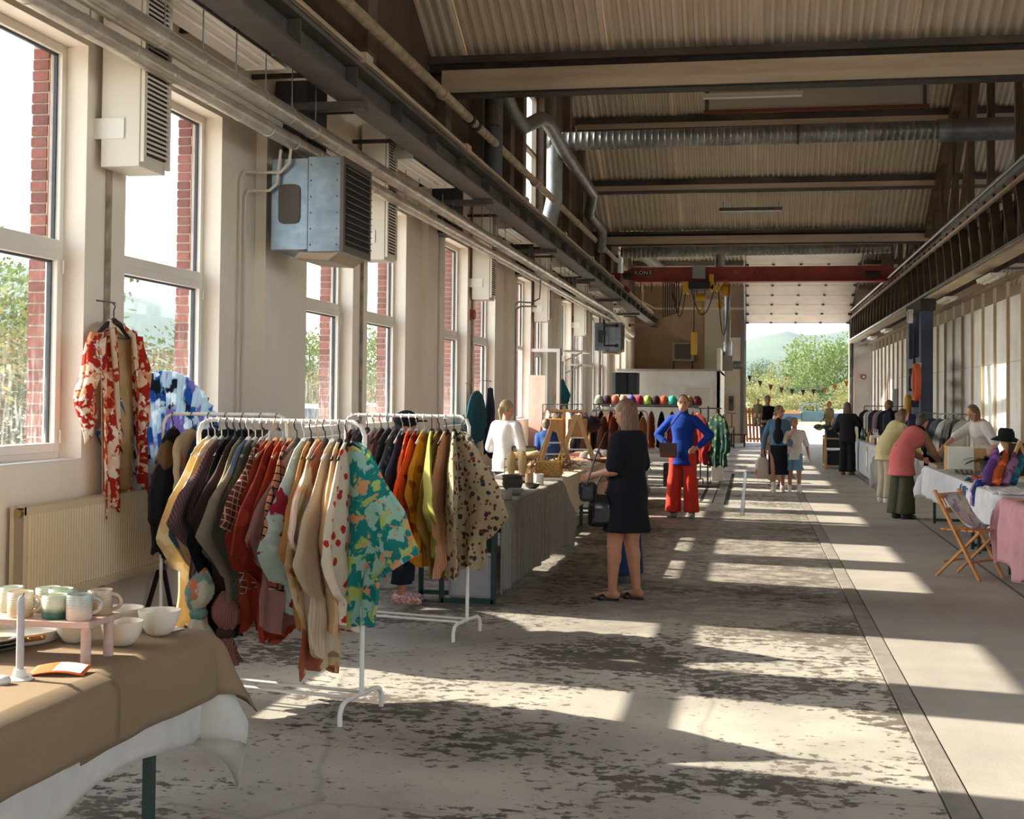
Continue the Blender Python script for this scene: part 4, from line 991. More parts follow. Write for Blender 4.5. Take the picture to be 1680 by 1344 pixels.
BLK = F('cloth_black_b', 'floral', (30, 28, 30), (110, 84, 60), sc=3.2, tl=.03); BLKP = F('cloth_black_c', 'plain', (34, 33, 36), tl=.03)
for i, (f, mt, lb, ln, ro) in enumerate(((.08, BLK, 'black jacket with small gold motifs at the outer end of the black rack', .86, 25), (.24, F('cloth_patch_beige', 'blot', (186, 160, 126), (206, 132, 98), sc=4), 'beige patchwork top clipped among the black garments', .5, 8), (.38, BLKP, 'plain black jacket behind the beige patchwork', .95, 4), (.52, F('cloth_black_d', 'plain', (40, 38, 42), tl=.03), 'black coat in the middle of the black rack', .98, 0), (.66, F('cloth_black_e', 'plain', (28, 28, 32), tl=.03), 'black coat tight against the wine-printed one', .96, 0), (.8, F('cloth_wine_dark', 'floral', (64, 40, 40), (110, 70, 60), sc=12), 'dark wine-printed coat on the black rack', .9, 2), (.93, F('cloth_pale_shoulder', 'plain', (196, 196, 192)), 'pale grey shirt at the far end of the black rack', .6, 0))):
    p = R2A+(R2B-R2A)*f
    garment((p.x, p.y, 1.5), R(-112+ro), mt, lb, 'garment', 500+i*3, 'jacket' if ln > .6 else 'shirt', ln, 1.05, 'black', 'garments on the black rack')
# knotted scarves below the packed rack
def knot(loc, mt, mt2, label, s_, seed):
    t = thing('knotted_scarf', label, 'scarf', loc); rr = random.Random(seed); b = MB(); pts = []; rs = []
    for j in range(15):
        v = j/14; pts.append((.012*math.sin(v*7+seed), .01*math.cos(v*5), -v*s_)); rs.append(.02+.055*math.sin(min(1, v*1.7)*math.pi)**1.2*(v < .62)+(.075*(v-.6)/.4 if v > .6 else 0))
    b.tube(pts, rs, 18)
    for v in b.v:
        a = math.atan2(v.y, v.x); f = 1+.16*math.sin(a*7+seed)*min(1, -v.z/s_*2); v.x *= f; v.y *= f
    b.build('hanging_cloth', mt, t, smooth=60, world=False)
    MB().sph((0, -.01, -s_*.58), (.05, .045, .038)).build('knot', mt2, t, smooth=True, world=False)
    MB().cyl((0, 0, 0), (0, 0, .12), .006, 6).build('tie', mt, t, world=False); return t
knot((-2.80, 6.40, .74), F('cloth_knot_sage', 'blot', (206, 196, 166), (116, 150, 136), (206, 120, 80), sc=6), F('cloth_knot_green', 'plain', (120, 150, 136)), 'cream and sage knotted scarf dangling under the golden kimono', .40, 1)
knot((-2.66, 6.42, .62), F('cloth_knot_brown', 'stripe', (120, 76, 66), (150, 104, 90), sc=40), F('cloth_knot_dark', 'plain', (70, 50, 46)), 'brown fringed scarf knotted beside the sage one', .36, 4)

# ------------------------------------------------------------------ red kimono on the slim pier
KRED = F('kimono_red_blossom', 'blot', (176, 44, 26), (238, 204, 174), (226, 150, 110), (240, 224, 206), sc=9, tl=.1); LIN = F('kimono_lining', 'blot', (206, 172, 124), (190, 156, 108), sc=2.0, tl=.1)
t = thing('red_kimono', 'red blossom kimono with beige lining hung open on the pier', 'kimono', (-4.28, 8.27, 2.1), R(90))
# local x runs along the wall (away from the camera), local -y points into the hall
def panel(fn, nu, nv, name, mt, th=.006):
    b = MB(); b.grid(fn, nu, nv); o_ = b.build(name, mt, t, smooth=True, world=False); so = o_.modifiers.new('solid', 'SOLIDIFY'); so.thickness = th; return o_
panel(lambda u, v: (-.08+.44*u+.12*v*u+.02*v, .035-.02*math.sin(u*9+v*2)*v, -.03-.03*abs(u-.5)-1.10*v+.02*math.sin(u*6)), 14, 20, 'lining', LIN)
panel(lambda u, v: (-.06+.57*u, .028-.025*math.sin(u*9+2)*1, -1.13-.11*v+.015*math.sin(u*9)), 14, 3, 'hem_band', KRED, .008)
panel(lambda u, v: (-.26+.16*v+(.22-.04*v)*u, -.03-.03*math.sin(u*7+v*3), -.015-.10*(1-u)-1.20*v+.05*v*math.sin(u*5)), 10, 24, 'front_panel', KRED)
panel(lambda u, v: (.24+.13*u+.14*v, -.025-.025*math.sin(u*6+v*3), -.015-.12*u-1.05*v), 8, 24, 'front_panel', KRED)
def sleeve(sg):
    def fn(u, v):
        a = u*2*math.pi; w_ = .03+.05*math.sin(v*math.pi); L_ = .66
        x = sg*(.22+.24*v*1.0+.09*math.cos(a)*(1-.3*v)) if sg < 0 else .36+.10*v+.04*math.cos(a)
        if sg < 0 and v > .62: x += (v-.62)*.42
        return (x, -.01+w_*math.sin(a)*.9+.01*math.sin(v*12), -.06-L_*v-.08*v*math.cos(a)*(-sg))
    return fn
panel(sleeve(-1), 16, 22, 'sleeve', KRED); panel(sleeve(1), 16, 18, 'sleeve', KRED)
MB().tube([(-.10, -.05, -.03), (-.06, -.01, .02), (.08, 0, .02), (.22, -.045, -.06), (.27, -.05, -.3)], .018, 8).tube([(-.10, -.05, -.03), (-.05, -.06, -.35), (.02, -.055, -.8)], .02, 8).build('collar', F('collar_cream', 'blot', (232, 206, 176), (190, 60, 40), sc=9), t, smooth=True, world=False)
o_ = MB().tube([(-.22, -.01, -.07), (-.1, -.01, 0), (0, -.01, .03), (.1, -.01, 0), (.22, -.01, -.08)], [.012, .018, .022, .018, .012], 8).tube([(-.2, -.01, -.075), (.2, -.01, -.085)], .006, 6).tube([(0, -.01, .03), (0, -.01, .1), (.02, -.01, .13), (0, .0, .15)], .004, 6).build('hanger', BHAN, t, smooth=True, world=False)
tag(MB().cyl((-4.41, 8.27, 2.27), (-4.26, 8.27, 2.25), .006, 8).build('wall_nail', DARKST), 'nail in the pier holding the red kimono', 'nail')

# painted paper fan
def fan_mat():
    mt = F('fan_paper', 'blot', (196, 212, 224), (52, 108, 172), (40, 50, 66), (150, 136, 190), (222, 230, 236), sc=3.6, tl=.3); return mt
t = thing('paper_fan', 'huge folding paper fan painted blue and white behind the black rack', 'fan', (-4.34, 9.22, .34)); FP = fan_mat(); nr = 22
for i in range(nr):
    a0, a1 = R(-45+90*i/nr), R(-45+90*(i+1)/nr); b = MB()
    for q_ in (0, 1):
        vs = []
        for r_ in (.62, 1.47):
            for a, dx in ((a0, 0), ((a0+a1)/2, .03), (a1, 0)): vs.append((-4.34+dx+q_*.004, 9.22+r_*math.sin(a), .34+r_*math.cos(a)))
        b.add(vs, [(0, 1, 4, 3), (1, 2, 5, 4)])
    b.build('paper_fold', FP, t)
for i in range(nr+1):
    a = R(-45+90*i/nr); MB().bar((-4.345, 9.22, .34), (-4.345, 9.22+1.45*math.sin(a), .34+1.45*math.cos(a)), .012, .006).build('fan_rib', M('fan_rib_dark', (50, 40, 40), .6), t)
MB().cyl((-4.37, 9.22, .34), (-4.3, 9.22, .34), .02, 10).build('fan_pivot', GALV, t)
MB().bar((-4.36, 9.0, 0), (-4.34, 9.2, .36), .03, .02).bar((-4.36, 9.44, 0), (-4.34, 9.24, .36), .03, .02).build('fan_stand', BHAN, t)
tag(MB().box(-4.404, -4.398, 8.48, 8.67, 1.66, 2.02).build('print_sheet', F('print_art', 'blot', (224, 214, 198), (30, 30, 40), (206, 80, 50), (226, 160, 60), sc=9)), 'small colourful print stuck beside the red kimono', 'print')

# ------------------------------------------------------------------ radiator
RADM = M('cream_radiator', (212, 192, 160), .45)
t = thing('radiator', 'cream ribbed panel radiator below the red kimono', 'radiator', (-4.3, 8.1, .35))
b = MB(); y0r, y1r = 7.24, 9.04; n = 54; pv = []
for i in range(n+1):
    y = y0r+(y1r-y0r)*i/n
    pv += [(y, -4.262), (y+.010, -4.254), (y+.022, -4.254), (y+.0305, -4.262)] if i < n else [(y, -4.262)]
vs = [(x, y, z) for z in (.40, .90) for y, x in pv]; m_ = len(pv)
b.add(vs, [(i, i+1, m_+i+1, m_+i) for i in range(m_-1)])
b.build('ribbed_face', RADM, t)
MB().box(-4.275, -4.256, y0r-.03, y1r+.03, .352, .40).box(-4.275, -4.256, y0r-.03, y1r+.03, .90, .948).box(-4.28, -4.262, y0r-.03, y1r+.03, .352, .948).build('face_rim', RADM, t)
MB().box(-4.37, -4.345, y0r-.03, y1r+.03, .352, .948).build('rear_panel', RADM, t)
MB().box(-4.345, -4.28, y0r-.02, y0r, .37, .93).build('side_cheek', M('radiator_side', (170, 150, 122), .5), t)
MB().cyl((-4.31, y0r-.05, .91), (-4.31, y0r-.01, .91), .022, 12).build('vent_plug', M('brass_plug', (180, 150, 96), .35, .8), t)
MB().box(-4.36, -4.27, y0r, y1r, .94, .95).build('top_grille', RADM, t)
dots = MB()
for i in range(0, n): dots.box(-4.261, -4.2535, y0r+(y1r-y0r)*i/n+.011, y0r+(y1r-y0r)*i/n+.021, .405, .413)
tag(dots.build('weld_dots', M('weld_mark', (110, 92, 74), .7), t), kind='stuff')
MB().bar((-4.4, 7.6, .6), (-4.37, 7.6, .6), .05, .05).bar((-4.4, 8.7, .6), (-4.37, 8.7, .6), .05, .05).build('wall_bracket', RADM, t)

# black folding stool under the black rack
t = thing('folding_stool', 'black cross-legged folding stool under the black rack', 'stool', (-3.72, 8.75, 0)); BM = M('black_stool_steel', (30, 30, 34), .45)
for dy in (0, .34):
    MB().bar((-3.95, 8.6+dy, 0), (-3.5, 8.6+dy, .48), .025, .012).build('leg', BM, t); MB().bar((-3.5, 8.63+dy, 0), (-3.95, 8.63+dy, .48), .025, .012).build('leg', BM, t)
MB().box(-3.98, -3.46, 8.56, 9.0, .48, .51).build('seat', BM, t, bevel=.01)
MB().bar((-3.95, 8.6, .02), (-3.95, 8.97, .02), .02, .02).bar((-3.5, 8.6, .02), (-3.5, 8.97, .02), .02, .02).build('foot_rail', BM, t)

# ------------------------------------------------------------------ pottery table
def table(x0, x1, y0, y1, h, label, leg=.035, mat=None, top=None, name='trestle_table', inset=.08):
    t = thing(name, label, 'table', ((x0+x1)/2, (y0+y1)/2, 0)); lm = mat or M('dark_green_frame', (34, 62, 56), .5)
    MB().box(x0, x1, y0, y1, h-.03, h).build('tabletop', top or M('table_board', (176, 140, 96), .6), t)
    for x in (x0+inset, x1-inset):
        for y in (y0+inset*2, y1-inset*2): MB().box(x-leg/2, x+leg/2, y-leg/2, y+leg/2, 0, h-.03).build('leg', lm, t)
    for y in (y0+inset*2, y1-inset*2): MB().box(x0+inset, x1-inset, y-leg/2, y+leg/2, .03, .03+leg).build('leg_rail', lm, t)
    return t
def drape(x0, x1, y0, y1, z, dr, label, mt, seed=0, amp=.018, name='tablecloth', n=44, jag=0.0, cat='tablecloth', group=None, off=0.0):
    """cloth over a table; dr = drops (west, east, south, north)"""
    rr = random.Random(seed); ph = [rr.uniform(0, 6) for _ in range(6)]; kk = [rr.uniform(9, 13), rr.uniform(17, 23)]
    b = MB(); nu, nv = n, n
    def axis(n_, lo, hi, dlo, dhi):
        tot = dlo+(hi-lo)+dhi; return [lo-dlo+tot*i/n_ for i in range(n_+1)]
    xs = sorted(set([round(v, 4) for v in axis(nu, x0, x1, dr[0], dr[1])]+[x0, x1])); ys_ = sorted(set([round(v, 4) for v in axis(nv, y0, y1, dr[2], dr[3])]+[y0, y1]))
    vs = []
    for y in ys_:
        for x in xs:
            ex = max(x0-x, 0, x-x1); ey = max(y0-y, 0, y-y1); sx = -1 if x < x0 else 1; sy = -1 if y < y0 else 1
            e = math.hypot(ex, ey); px, py = min(max(x, x0), x1), min(max(y, y0), y1)
            if e < 1e-6: vs.append((px, py, z+.003*math.sin(x*9+ph[0])*math.sin(y*8+ph[1]))); continue
            s_ = x if ey > ex else y; wv = (math.sin(s_*kk[0]+ph[2])+.5*math.sin(s_*kk[1]+ph[3]))*amp*min(1, e/.3)
            c_ = (2*ex*ey/(e*e)); out = .012+off*min(1, e/.04)+min(e, .05)*.25+max(0, wv+amp*.7)+c_*.16*min(1, e/.35)
            dx, dy = ex/e*sx, ey/e*sy
            vs.append((px+dx*out, py+dy*out, max(z-e*(.985-.03*c_)-(jag*math.sin(s_*5+ph[4])*e), .012)))
    w_ = len(xs); fs = [(j*w_+i, j*w_+i+1, (j+1)*w_+i+1, (j+1)*w_+i) for j in range(len(ys_)-1) for i in range(w_-1)]
    b.add(vs, fs); o_ = b.build(name, mt, None, smooth=55); so = o_.modifiers.new('solid', 'SOLIDIFY'); so.thickness = .004; so.offset = 1
    return tag(o_, label, cat, group)
def burlap():
    mt = M('burlap_weave', (150, 116, 80), .95); nt, N, L, B = nodes(mt); tc = N.new('ShaderNodeTexCoord'); V = tc.outputs['Object']
    w1 = N.new('ShaderNodeTexWave'); w1.inputs['Scale'].default_value = 160; w1.bands_direction = 'Y'; w1.inputs['Distortion'].default_value = 3; w1.inputs['Detail'].default_value = 2; L.new(V, w1.inputs['Vector'])
    w2 = N.new('ShaderNodeTexWave'); w2.inputs['Scale'].default_value = 160; w2.bands_direction = 'DIAGONAL'; w2.inputs['Distortion'].default_value = 3; L.new(V, w2.inputs['Vector'])
    s_ = mth(N, L, 'ADD', w1.outputs['Fac'], w2.outputs['Fac']); r = ramp(N, .2, .8, lin((130, 106, 78)), lin((190, 163, 128))); L.new(mth(N, L, 'MULTIPLY', s_, .5), r.inputs['Fac'])
    c = mixc(N, L, noise(N, L, V, 4, 5).outputs['Fac'], r.outputs['Color'], lin((152, 126, 96))); L.new(c, B.inputs['Base Color'])
    bp = N.new('ShaderNodeBump'); bp.inputs['Strength'].default_value = .6; bp.inputs['Distance'].default_value = .012; L.new(mth(N, L, 'ADD', mth(N, L, 'MULTIPLY', s_, .2), noise(N, L, V, 6, 4).outputs['Fac']), bp.inputs['Height']); L.new(bp.outputs[0], B.inputs['Normal']); return mt
BUR = burlap(); WCL = F('white_cotton', 'plain', (236, 230, 220), tl=.25)
table(-2.75, -2.03, 2.1, 4.57, .752, 'long pottery table under burlap nearest the camera')
drape(-2.76, -2.02, 2.05, 4.585, .755, (.1, .36, .2, .44), 'white cotton undercloth of the pottery table', WCL, 3, .012, jag=.10, cat='tablecloth')
drape(-2.77, -2.01, 3.60, 4.60, .762, (.2, .23, 0, .24), 'burlap runner over the far half of the pottery table', BUR, 5, .010, jag=.04, off=.035)
drape(-2.78, -1.995, 2.1, 3.80, .768, (.2, .21, .1, 0), 'burlap runner over the near half of the pottery table', BUR, 8, .010, jag=.05, off=.045)
TZ = .768
PINKW = M('pink_limed_wood', (204, 172, 156), .6, var=((184, 150, 134), 6, .3, .7), stretch=(1, 6, 6))
t = thing('riser_shelf', 'small pink limed wood riser with a row of mugs on it', 'riser', (-2.45, 4.0, TZ))
MB().box(-2.9, -2.075, 3.89, 4.11, .885, .905).build('shelf_board', PINKW, t, bevel=.002)
for x in (-2.095, -2.86):
    for y in (3.91, 4.06): MB().cyl((x, y, TZ), (x, y, .885), .0165, 16).build('leg', PINKW, t, smooth=True)
# mugs
def glaze(name, c1, c2, zf, sp=.3):
    mt = M(name, c1, .25, coat=.3); nt, N, L, B = nodes(mt); tc = N.new('ShaderNodeTexCoord'); s_ = N.new('ShaderNodeSeparateXYZ'); L.new(tc.outputs['Object'], s_.inputs[0])
    r = ramp(N, zf-.12, zf+.12, lin(c1), lin(c2)); a_ = mth(N, L, 'ADD', mth(N, L, 'MULTIPLY', s_.outputs['Z'], 12), mth(N, L, 'MULTIPLY', noise(N, L, tc.outputs['Object'], 30, 3).outputs['Fac'], .15)); L.new(a_, r.inputs['Fac']); L.new(r.outputs['Color'], B.inputs['Base Color'])
    w_ = N.new('ShaderNodeTexWave'); w_.bands_direction = 'Z'; w_.inputs['Scale'].default_value = 40; L.new(tc.outputs['Object'], w_.inputs['Vector']); bp = N.new('ShaderNodeBump'); bp.inputs['Strength'].default_value = .25; bp.inputs['Distance'].default_value = .002; L.new(w_.outputs['Fac'], bp.inputs['Height']); L.new(bp.outputs[0], B.inputs['Normal']); return mt
def mug(x, y, z, mt, label, ha, r=.041, h=.082):
    t = thing('mug', label, 'mug', (x, y, z), ha, 'mugs on the riser')
    MB().lathe([(0, .0), (r*.93, 0), (r, .006), (r, h-.004), (r-.002, h), (r-.005, h-.002), (r-.006, .01), (0, .008)], n=28).build('cup', mt, t, smooth=50, world=False)
    MB().tube([(r-.004+.034*math.sin(math.pi*i/12), 0, h*(.52+.31*math.cos(math.pi*i/12))) for i in range(13)], .0062, 10).build('handle', mt, t, smooth=True, world=False)
mug(-2.35, 3.95, .905, glaze('glaze_sand', (206, 176, 138), (214, 196, 168), .5), 'sandy mug with a rust rim at the window end of the riser', R(10))
mug(-2.44, 4.04, .905, glaze('glaze_celadon', (176, 182, 160), (196, 200, 180), .5), 'pale celadon mug behind the sandy one', R(160))
mug(-2.315, 4.06, .905, glaze('glaze_blue_rim', (150, 160, 150), (196, 196, 176), .6), 'grey-blue mug with a thick handle in the back row', R(-10))
mug(-2.26, 4.045, .905, glaze('glaze_pale_green', (206, 206, 178), (186, 196, 166), .6), 'pale green mug in the back row', R(60))
mug(-2.225, 3.95, .905, glaze('glaze_dark_green', (44, 92, 76), (206, 206, 178), .45), 'mug dipped dark green on its lower half', R(70), .043, .076)
mug(-2.14, 3.945, .905, glaze('glaze_grey_pink', (214, 190, 170), (176, 180, 168), .55), 'ribbed mug shading from pink to grey at the riser end', R(40))
mug(-2.125, 4.055, .905, glaze('glaze_brown', (176, 148, 116), (196, 172, 140), .5), 'brown mug with a rust rim in the back corner of the riser', R(10))
CER = M('cream_stoneware', (228, 216, 196), .4, coat=.2, var=((216, 202, 180), 5, .3, .7))
def bowl(x, y, r, h, label, mt=None, z=TZ, group='bowls on the pottery table'):
    b = MB(); b.lathe([(0, 0), (r*.42, 0), (r*.62, h*.12), (r*.86, h*.45), (r*.985, h*.85), (r, h), (r*.965, h), (r*.93, h*.8), (r*.78, h*.42), (r*.4, h*.14), (0, h*.1)], n=36)
    o_ = b.build('bowl', mt or CER, None, smooth=50, world=True); o_.location = (x, y, z); return tag(o_, label, 'bowl', group)
bowl(-2.135, 4.235, .072, .085, 'cream bowl standing in front, beside the riser legs')
bowl(-2.10, 4.45, .075, .09, 'cream bowl at the far corner of the pottery table')
bowl(-2.32, 4.25, .068, .085, 'cream bowl half hidden under the riser')
bowl(-2.27, 4.50, .078, .085, 'cream bowl behind the corner bowl')
t = thing('round_tray', 'cream round tray with leather handles under the riser', 'tray', (-2.55, 4.24, TZ))
MB().lathe([(0, 0), (.15, 0), (.165, .01), (.172, .042), (.166, .042), (.156, .014), (0, .012)], n=40).build('dish', CER, t, smooth=50, world=False)
for a in (R(-35), R(145)):
    o_ = MB().tube([(.172*math.cos(a+s_*.2), .172*math.sin(a+s_*.2), .03) for s_ in (-1, -.5, 0, .5, 1)], .011, 8).build('leather_handle', M('tan_leather', (166, 104, 58), .6), t, smooth=True, world=False)
    MB().sph((.183*math.cos(a-.13), .183*math.sin(a-.13), .03), .007).sph((.183*math.cos(a+.13), .183*math.sin(a+.13), .03), .007).build('brass_rivet', M('brass', (200, 160, 84), .3, .9), o_, smooth=True, world=False)
for i, (c_, lb) in enumerate((((70, 84, 76), 'dark green saucer at the bottom of the stack'), ((108, 118, 104), 'grey green saucer in the middle of the stack'), ((206, 176, 148), 'pinkish saucer on top of the stack'))):
    o_ = MB().lathe([(0, 0), (.045, 0), (.085, .016), (.083, .02), (.045, .007), (0, .007)], n=32).build('saucer', M('saucer_glaze_%d' % i, c_, .3), None, smooth=50); o_.location = (-2.505, 4.04, TZ+.014*i); tag(o_, lb, 'saucer', 'stacked saucers')
t = thing('candle_holder', 'small white ceramic candle holder near the table edge', 'candle holder', (-2.17, 3.65, TZ))
MB().lathe([(0, 0), (.038, 0), (.040, .006), (.022, .014), (.018, .03), (.018, .036), (.0125, .036), (.012, .02), (0, .02)], n=28).build('holder_cup', M('white_glaze', (228, 224, 216), .3), t, smooth=50, world=False)
MB().tube([(.018, 0, .018), (.034, 0, .022), (.038, 0, .012), (.03, 0, .006)], .004, 8).build('finger_loop', M('white_glaze', (228, 224, 216)), t, smooth=True, world=False)
t = thing('taper_candle', 'tall grey taper candle in the white holder', 'candle', (-2.17, 3.65, TZ+.021))
MB().tube([(0, 0, 0), (0, 0, .215), (.002, 0, .228), (.006, 0, .236)], [.0115, .0115, .009, .003], 16).build('wax', M('grey_wax', (176, 172, 170), .4), t, smooth=True, world=False)
MB().tube([(.006, 0, .234), (.010, 0, .244)], .0015, 6).build('wick', BHAN, t, world=False)
t = thing('card_sign', 'orange and white payment card sign lying on the burlap', 'sign', (-2.10, 3.76, TZ), R(12))
b = MB(); b.grid(lambda u, v: (-.085+.17*u, -.05+.10*v, .006+.012*math.sin(u*3.0)*1+.01*v), 12, 6); o_ = b.build('card', M('sign_orange', (226, 104, 40), .5), t, smooth=True, world=False); o_.modifiers.new('s', 'SOLIDIFY').thickness = .003
b = MB(); b.grid(lambda u, v: (-.01+.085*u, -.042+.084*v, .0075+.012*math.sin((.44+.5*u)*3.0)+.01*(.08+.84*v)), 10, 6); b.build('white_field', M('sign_white', (236, 232, 226), .5), t, smooth=True, world=False)
for i, (x, y) in enumerate(((-2.125, 3.53), (-2.2, 3.56), (-2.10, 4.545))):
    o_ = MB().box(-.045, .045, -.03, .03, 0, .002).build('price_card', M('card_grey_white', (206, 204, 206), .6)); o_.location = (x, y, TZ+.001); o_.rotation_euler = (0, 0, R(15+30*i)); tag(o_, ('price card lying at the burlap edge', 'price card by the small white stone', 'pale card beside the corner bowl')[i], 'card')
o_ = MB().sph((0, 0, 0), (.03, .024, .016), 16, 10).build('white_stone', M('white_stone', (214, 210, 204), .7), None, smooth=True); o_.location = (-2.185, 3.575, TZ+.016); tag(o_, 'smooth white stone weighing down the burlap', 'stone')
# ------------------------------------------------------------------ window-side stalls
LINEN = F('grey_linen', 'stripe', (154, 146, 138), (136, 128, 120), sc=26, tl=.05); CREAMC = F('cream_felt_cloth', 'plain', (222, 206, 176), tl=.15); PEACH = F('peach_print_cloth', 'blot', (206, 140, 112), (214, 156, 126), (186, 120, 96), sc=4, tl=.1)
GRN = M('dark_green_frame', (34, 62, 56), .5)
table(-2.72, -2.0, 10.25, 13.75, .752, 'trestle table under grey linen beside the second kimono rack')
drape(-2.73, -1.99, 10.27, 13.78, .757, (.2, .70, .02, .30), 'grey linen tablecloth hanging to the floor', LINEN, 21, .016, n=60)
b = MB(); F_ = thing('table_end_frame', 'dark green steel end frame of the linen table', 'table frame', (-2.2, 10.2, 0))
for x in (-2.42, -2.0): MB().box(x-.018, x+.018, 10.19, 10.23, 0, .62).build('upright', GRN, F_)
for z in (.0, .60): MB().box(-2.42, -2.0, 10.19, 10.23, z, z+.035).build('rail', GRN, F_)
PLAS = M('cloudy_plastic', (206, 204, 204), .3, var=((186, 184, 188), 4, .3, .7))
t = thing('storage_box', 'cloudy plastic storage box under the linen table', 'box', (-2.22, 10.6, 0))
MB().box(-2.4, -2.04, 10.34, 10.85, .012, .36).build('tub', PLAS, t, bevel=.03); MB().box(-2.42, -2.02, 10.32, 10.87, .36, .385).build('lid', M('plastic_lid', (222, 220, 218), .35), t, bevel=.008); MB().box(-2.3, -2.14, 10.325, 10.34, .28, .33).build('paper_label', M('label_white', (232, 230, 226), .6), t)
WG = M('white_stoneware', (236, 230, 220), .45, var=((200, 190, 176), 8, .3, .7)); DG = M('dark_stoneware', (84, 76, 68), .5); BG = M('brown_stoneware', (126, 96, 72), .5); GG = M('grey_stoneware', (150, 144, 136), .45); TEALG = M('teal_glaze', (58, 84, 92), .3)
def pot(prof, x, y, mt, label, cat, name, z=.765, group='ceramics on the linen table', sx=1):
    o_ = MB().lathe(prof, n=24).build(name, mt, None, smooth=50); o_.location = (x, y, z); return tag(o_, label, cat, group)
PL = lambda r: [(0, 0), (r*.6, 0), (r, .018), (r*.97, .024), (r*.6, .008), (0, .008)]
BO = lambda r, h: [(0, 0), (r*.5, 0), (r*.85, h*.4), (r, h), (r*.95, h), (r*.8, h*.45), (0, h*.15)]
CU = lambda r, h: [(0, 0), (r*.95, 0), (r, h*.1), (r, h), (r*.92, h), (r*.9, h*.1), (0, h*.08)]
VA = lambda r, h: [(0, 0), (r*.6, 0), (r, h*.35), (r*.8, h*.7), (r*.3, h*.82), (r*.35, h), (r*.25, h), (r*.2, h*.8), (0, h*.2)]
for (pr, x, y, mt, lb, ct, nm, z) in (
    (PL(.12), -2.13, 10.45, WG, 'white plate at the near edge of the linen table', 'plate', 'plate', .765), (CU(.055, .09), -2.25, 10.62, WG, 'white beaker behind the near plate', 'beaker', 'beaker', .765), (CU(.06, .10), -2.12, 10.75, WG, 'wide white pot near the linen edge', 'pot', 'pot', .765),
    (CU(.05, .075), -2.05, 11.0, GG, 'grey cup near the linen edge', 'cup', 'cup', .765), (BO(.11, .07), -2.25, 11.15, WG, 'broad white bowl in the middle of the ceramics', 'bowl', 'bowl', .765), (BO(.10, .065), -2.25, 11.15, GG, 'grey bowl stacked in the broad white one', 'bowl', 'bowl', .795),
    (BO(.075, .06), -2.06, 11.5, GG, 'small grey bowl along the linen edge', 'bowl', 'bowl', .765), (BO(.10, .08), -2.18, 12.0, DG, 'dark bowl at the bottom of the dark stack', 'bowl', 'bowl', .765), (BO(.10, .08), -2.18, 12.0, DG, 'dark bowl in the middle of the dark stack', 'bowl', 'bowl', .80), (BO(.10, .08), -2.18, 12.0, DG, 'dark bowl on top of the dark stack', 'bowl', 'bowl', .835),
    (BO(.075, .05), -2.06, 12.4, DG, 'low dark dish beside the dark stack', 'dish', 'dish', .765), (CU(.05, .11), -2.08, 12.9, WG, 'white beaker toward the cream table', 'beaker', 'beaker', .765), (CU(.05, .10), -2.2, 13.1, BG, 'brown beaker toward the cream table', 'beaker', 'beaker', .765),
    (VA(.09, .20), -2.42, 11.7, TEALG, 'dark teal narrow-necked bottle among the ceramics', 'bottle', 'ceramic_bottle', .765), (VA(.07, .24), -2.48, 11.2, BG, 'brown narrow-necked vase behind the bouquet kimono', 'vase', 'vase', .765), (CU(.055, .16), -2.5, 10.8, BG, 'tall brown pot behind the bouquet kimono', 'pot', 'pot', .765), (VA(.085, .19), -2.55, 12.6, GG, 'grey vase at the back of the linen table', 'vase', 'vase', .765), (PL(.14), -2.32, 13.3, DG, 'dark plate at the far end of the linen table', 'plate', 'plate', .765)):
    pot(pr, x, y, mt, lb, ct, nm, z)
# cream table
table(-2.78, -2.05, 14.1, 18.2, .752, 'trestle table under the cream felt cloth')
drape(-2.79, -2.04, 14.1, 18.25, .757, (.2, .42, .32, .2), 'cream felt cloth with ragged corner over the second stall table', CREAMC, 31, .03, n=56, jag=.18)
F_ = thing('table_leg_frame', 'dark green folding leg frame showing below the cream cloth', 'table frame', (-2.08, 15.6, 0))
for y in (15.2, 16.4): MB().box(-2.12, -2.08, y, y+.04, 0, .3).build('upright', GRN, F_)
MB().box(-2.12, -2.08, 15.2, 16.44, 0, .035).build('rail', GRN, F_)
WIC = M('wicker', (196, 150, 78), .8, var=((150, 104, 50), 40, .4, .6), bump=(70, .8)); 
t = thing('wicker_basket', 'small honey wicker basket glowing on the cream cloth', 'basket', (-2.22, 14.35, .765))
b = MB(); b.box(-2.34, -2.06, 14.25, 14.45, .765, .93); b.build('weave', WIC, t, bevel=.015)
for z in (.80, .84, .88): MB().box(-2.345, -2.055, 14.245, 14.455, z, z+.012).build('woven_band', WIC, t)
MB().tube([(-2.06, 14.35, .9), (-2.05, 14.35, 1.0), (-2.08, 14.35, 1.02), (-2.1, 14.35, .9)], .01, 8).build('loop', M('yellow_ribbon', (226, 170, 40), .6), t, smooth=True)
t = thing('wire_basket', 'dark wire basket of sheepskin slippers at the end of the cream table', 'basket', (-2.5, 14.4, .765)); WB = M('dark_wire', (70, 54, 44), .5)
for z in (.77, .86, .95): MB().tube([(-2.68, 14.25, z), (-2.38, 14.25, z), (-2.38, 14.6, z), (-2.68, 14.6, z), (-2.68, 14.25, z)], .005, 6).build('wire_ring', WB, t)
for i in range(7):
    x = -2.68+.05*i; MB().cyl((x, 14.25, .77), (x, 14.25, .95), .003, 5).cyl((x, 14.6, .77), (x, 14.6, .95), .003, 5).build('wire', WB, t)
MB().box(-2.68, -2.38, 14.25, 14.6, .765, .77).build('base', WB, t)
SHP = M('sheepskin_tan', (206, 172, 122), .95, bump=(60, .9))
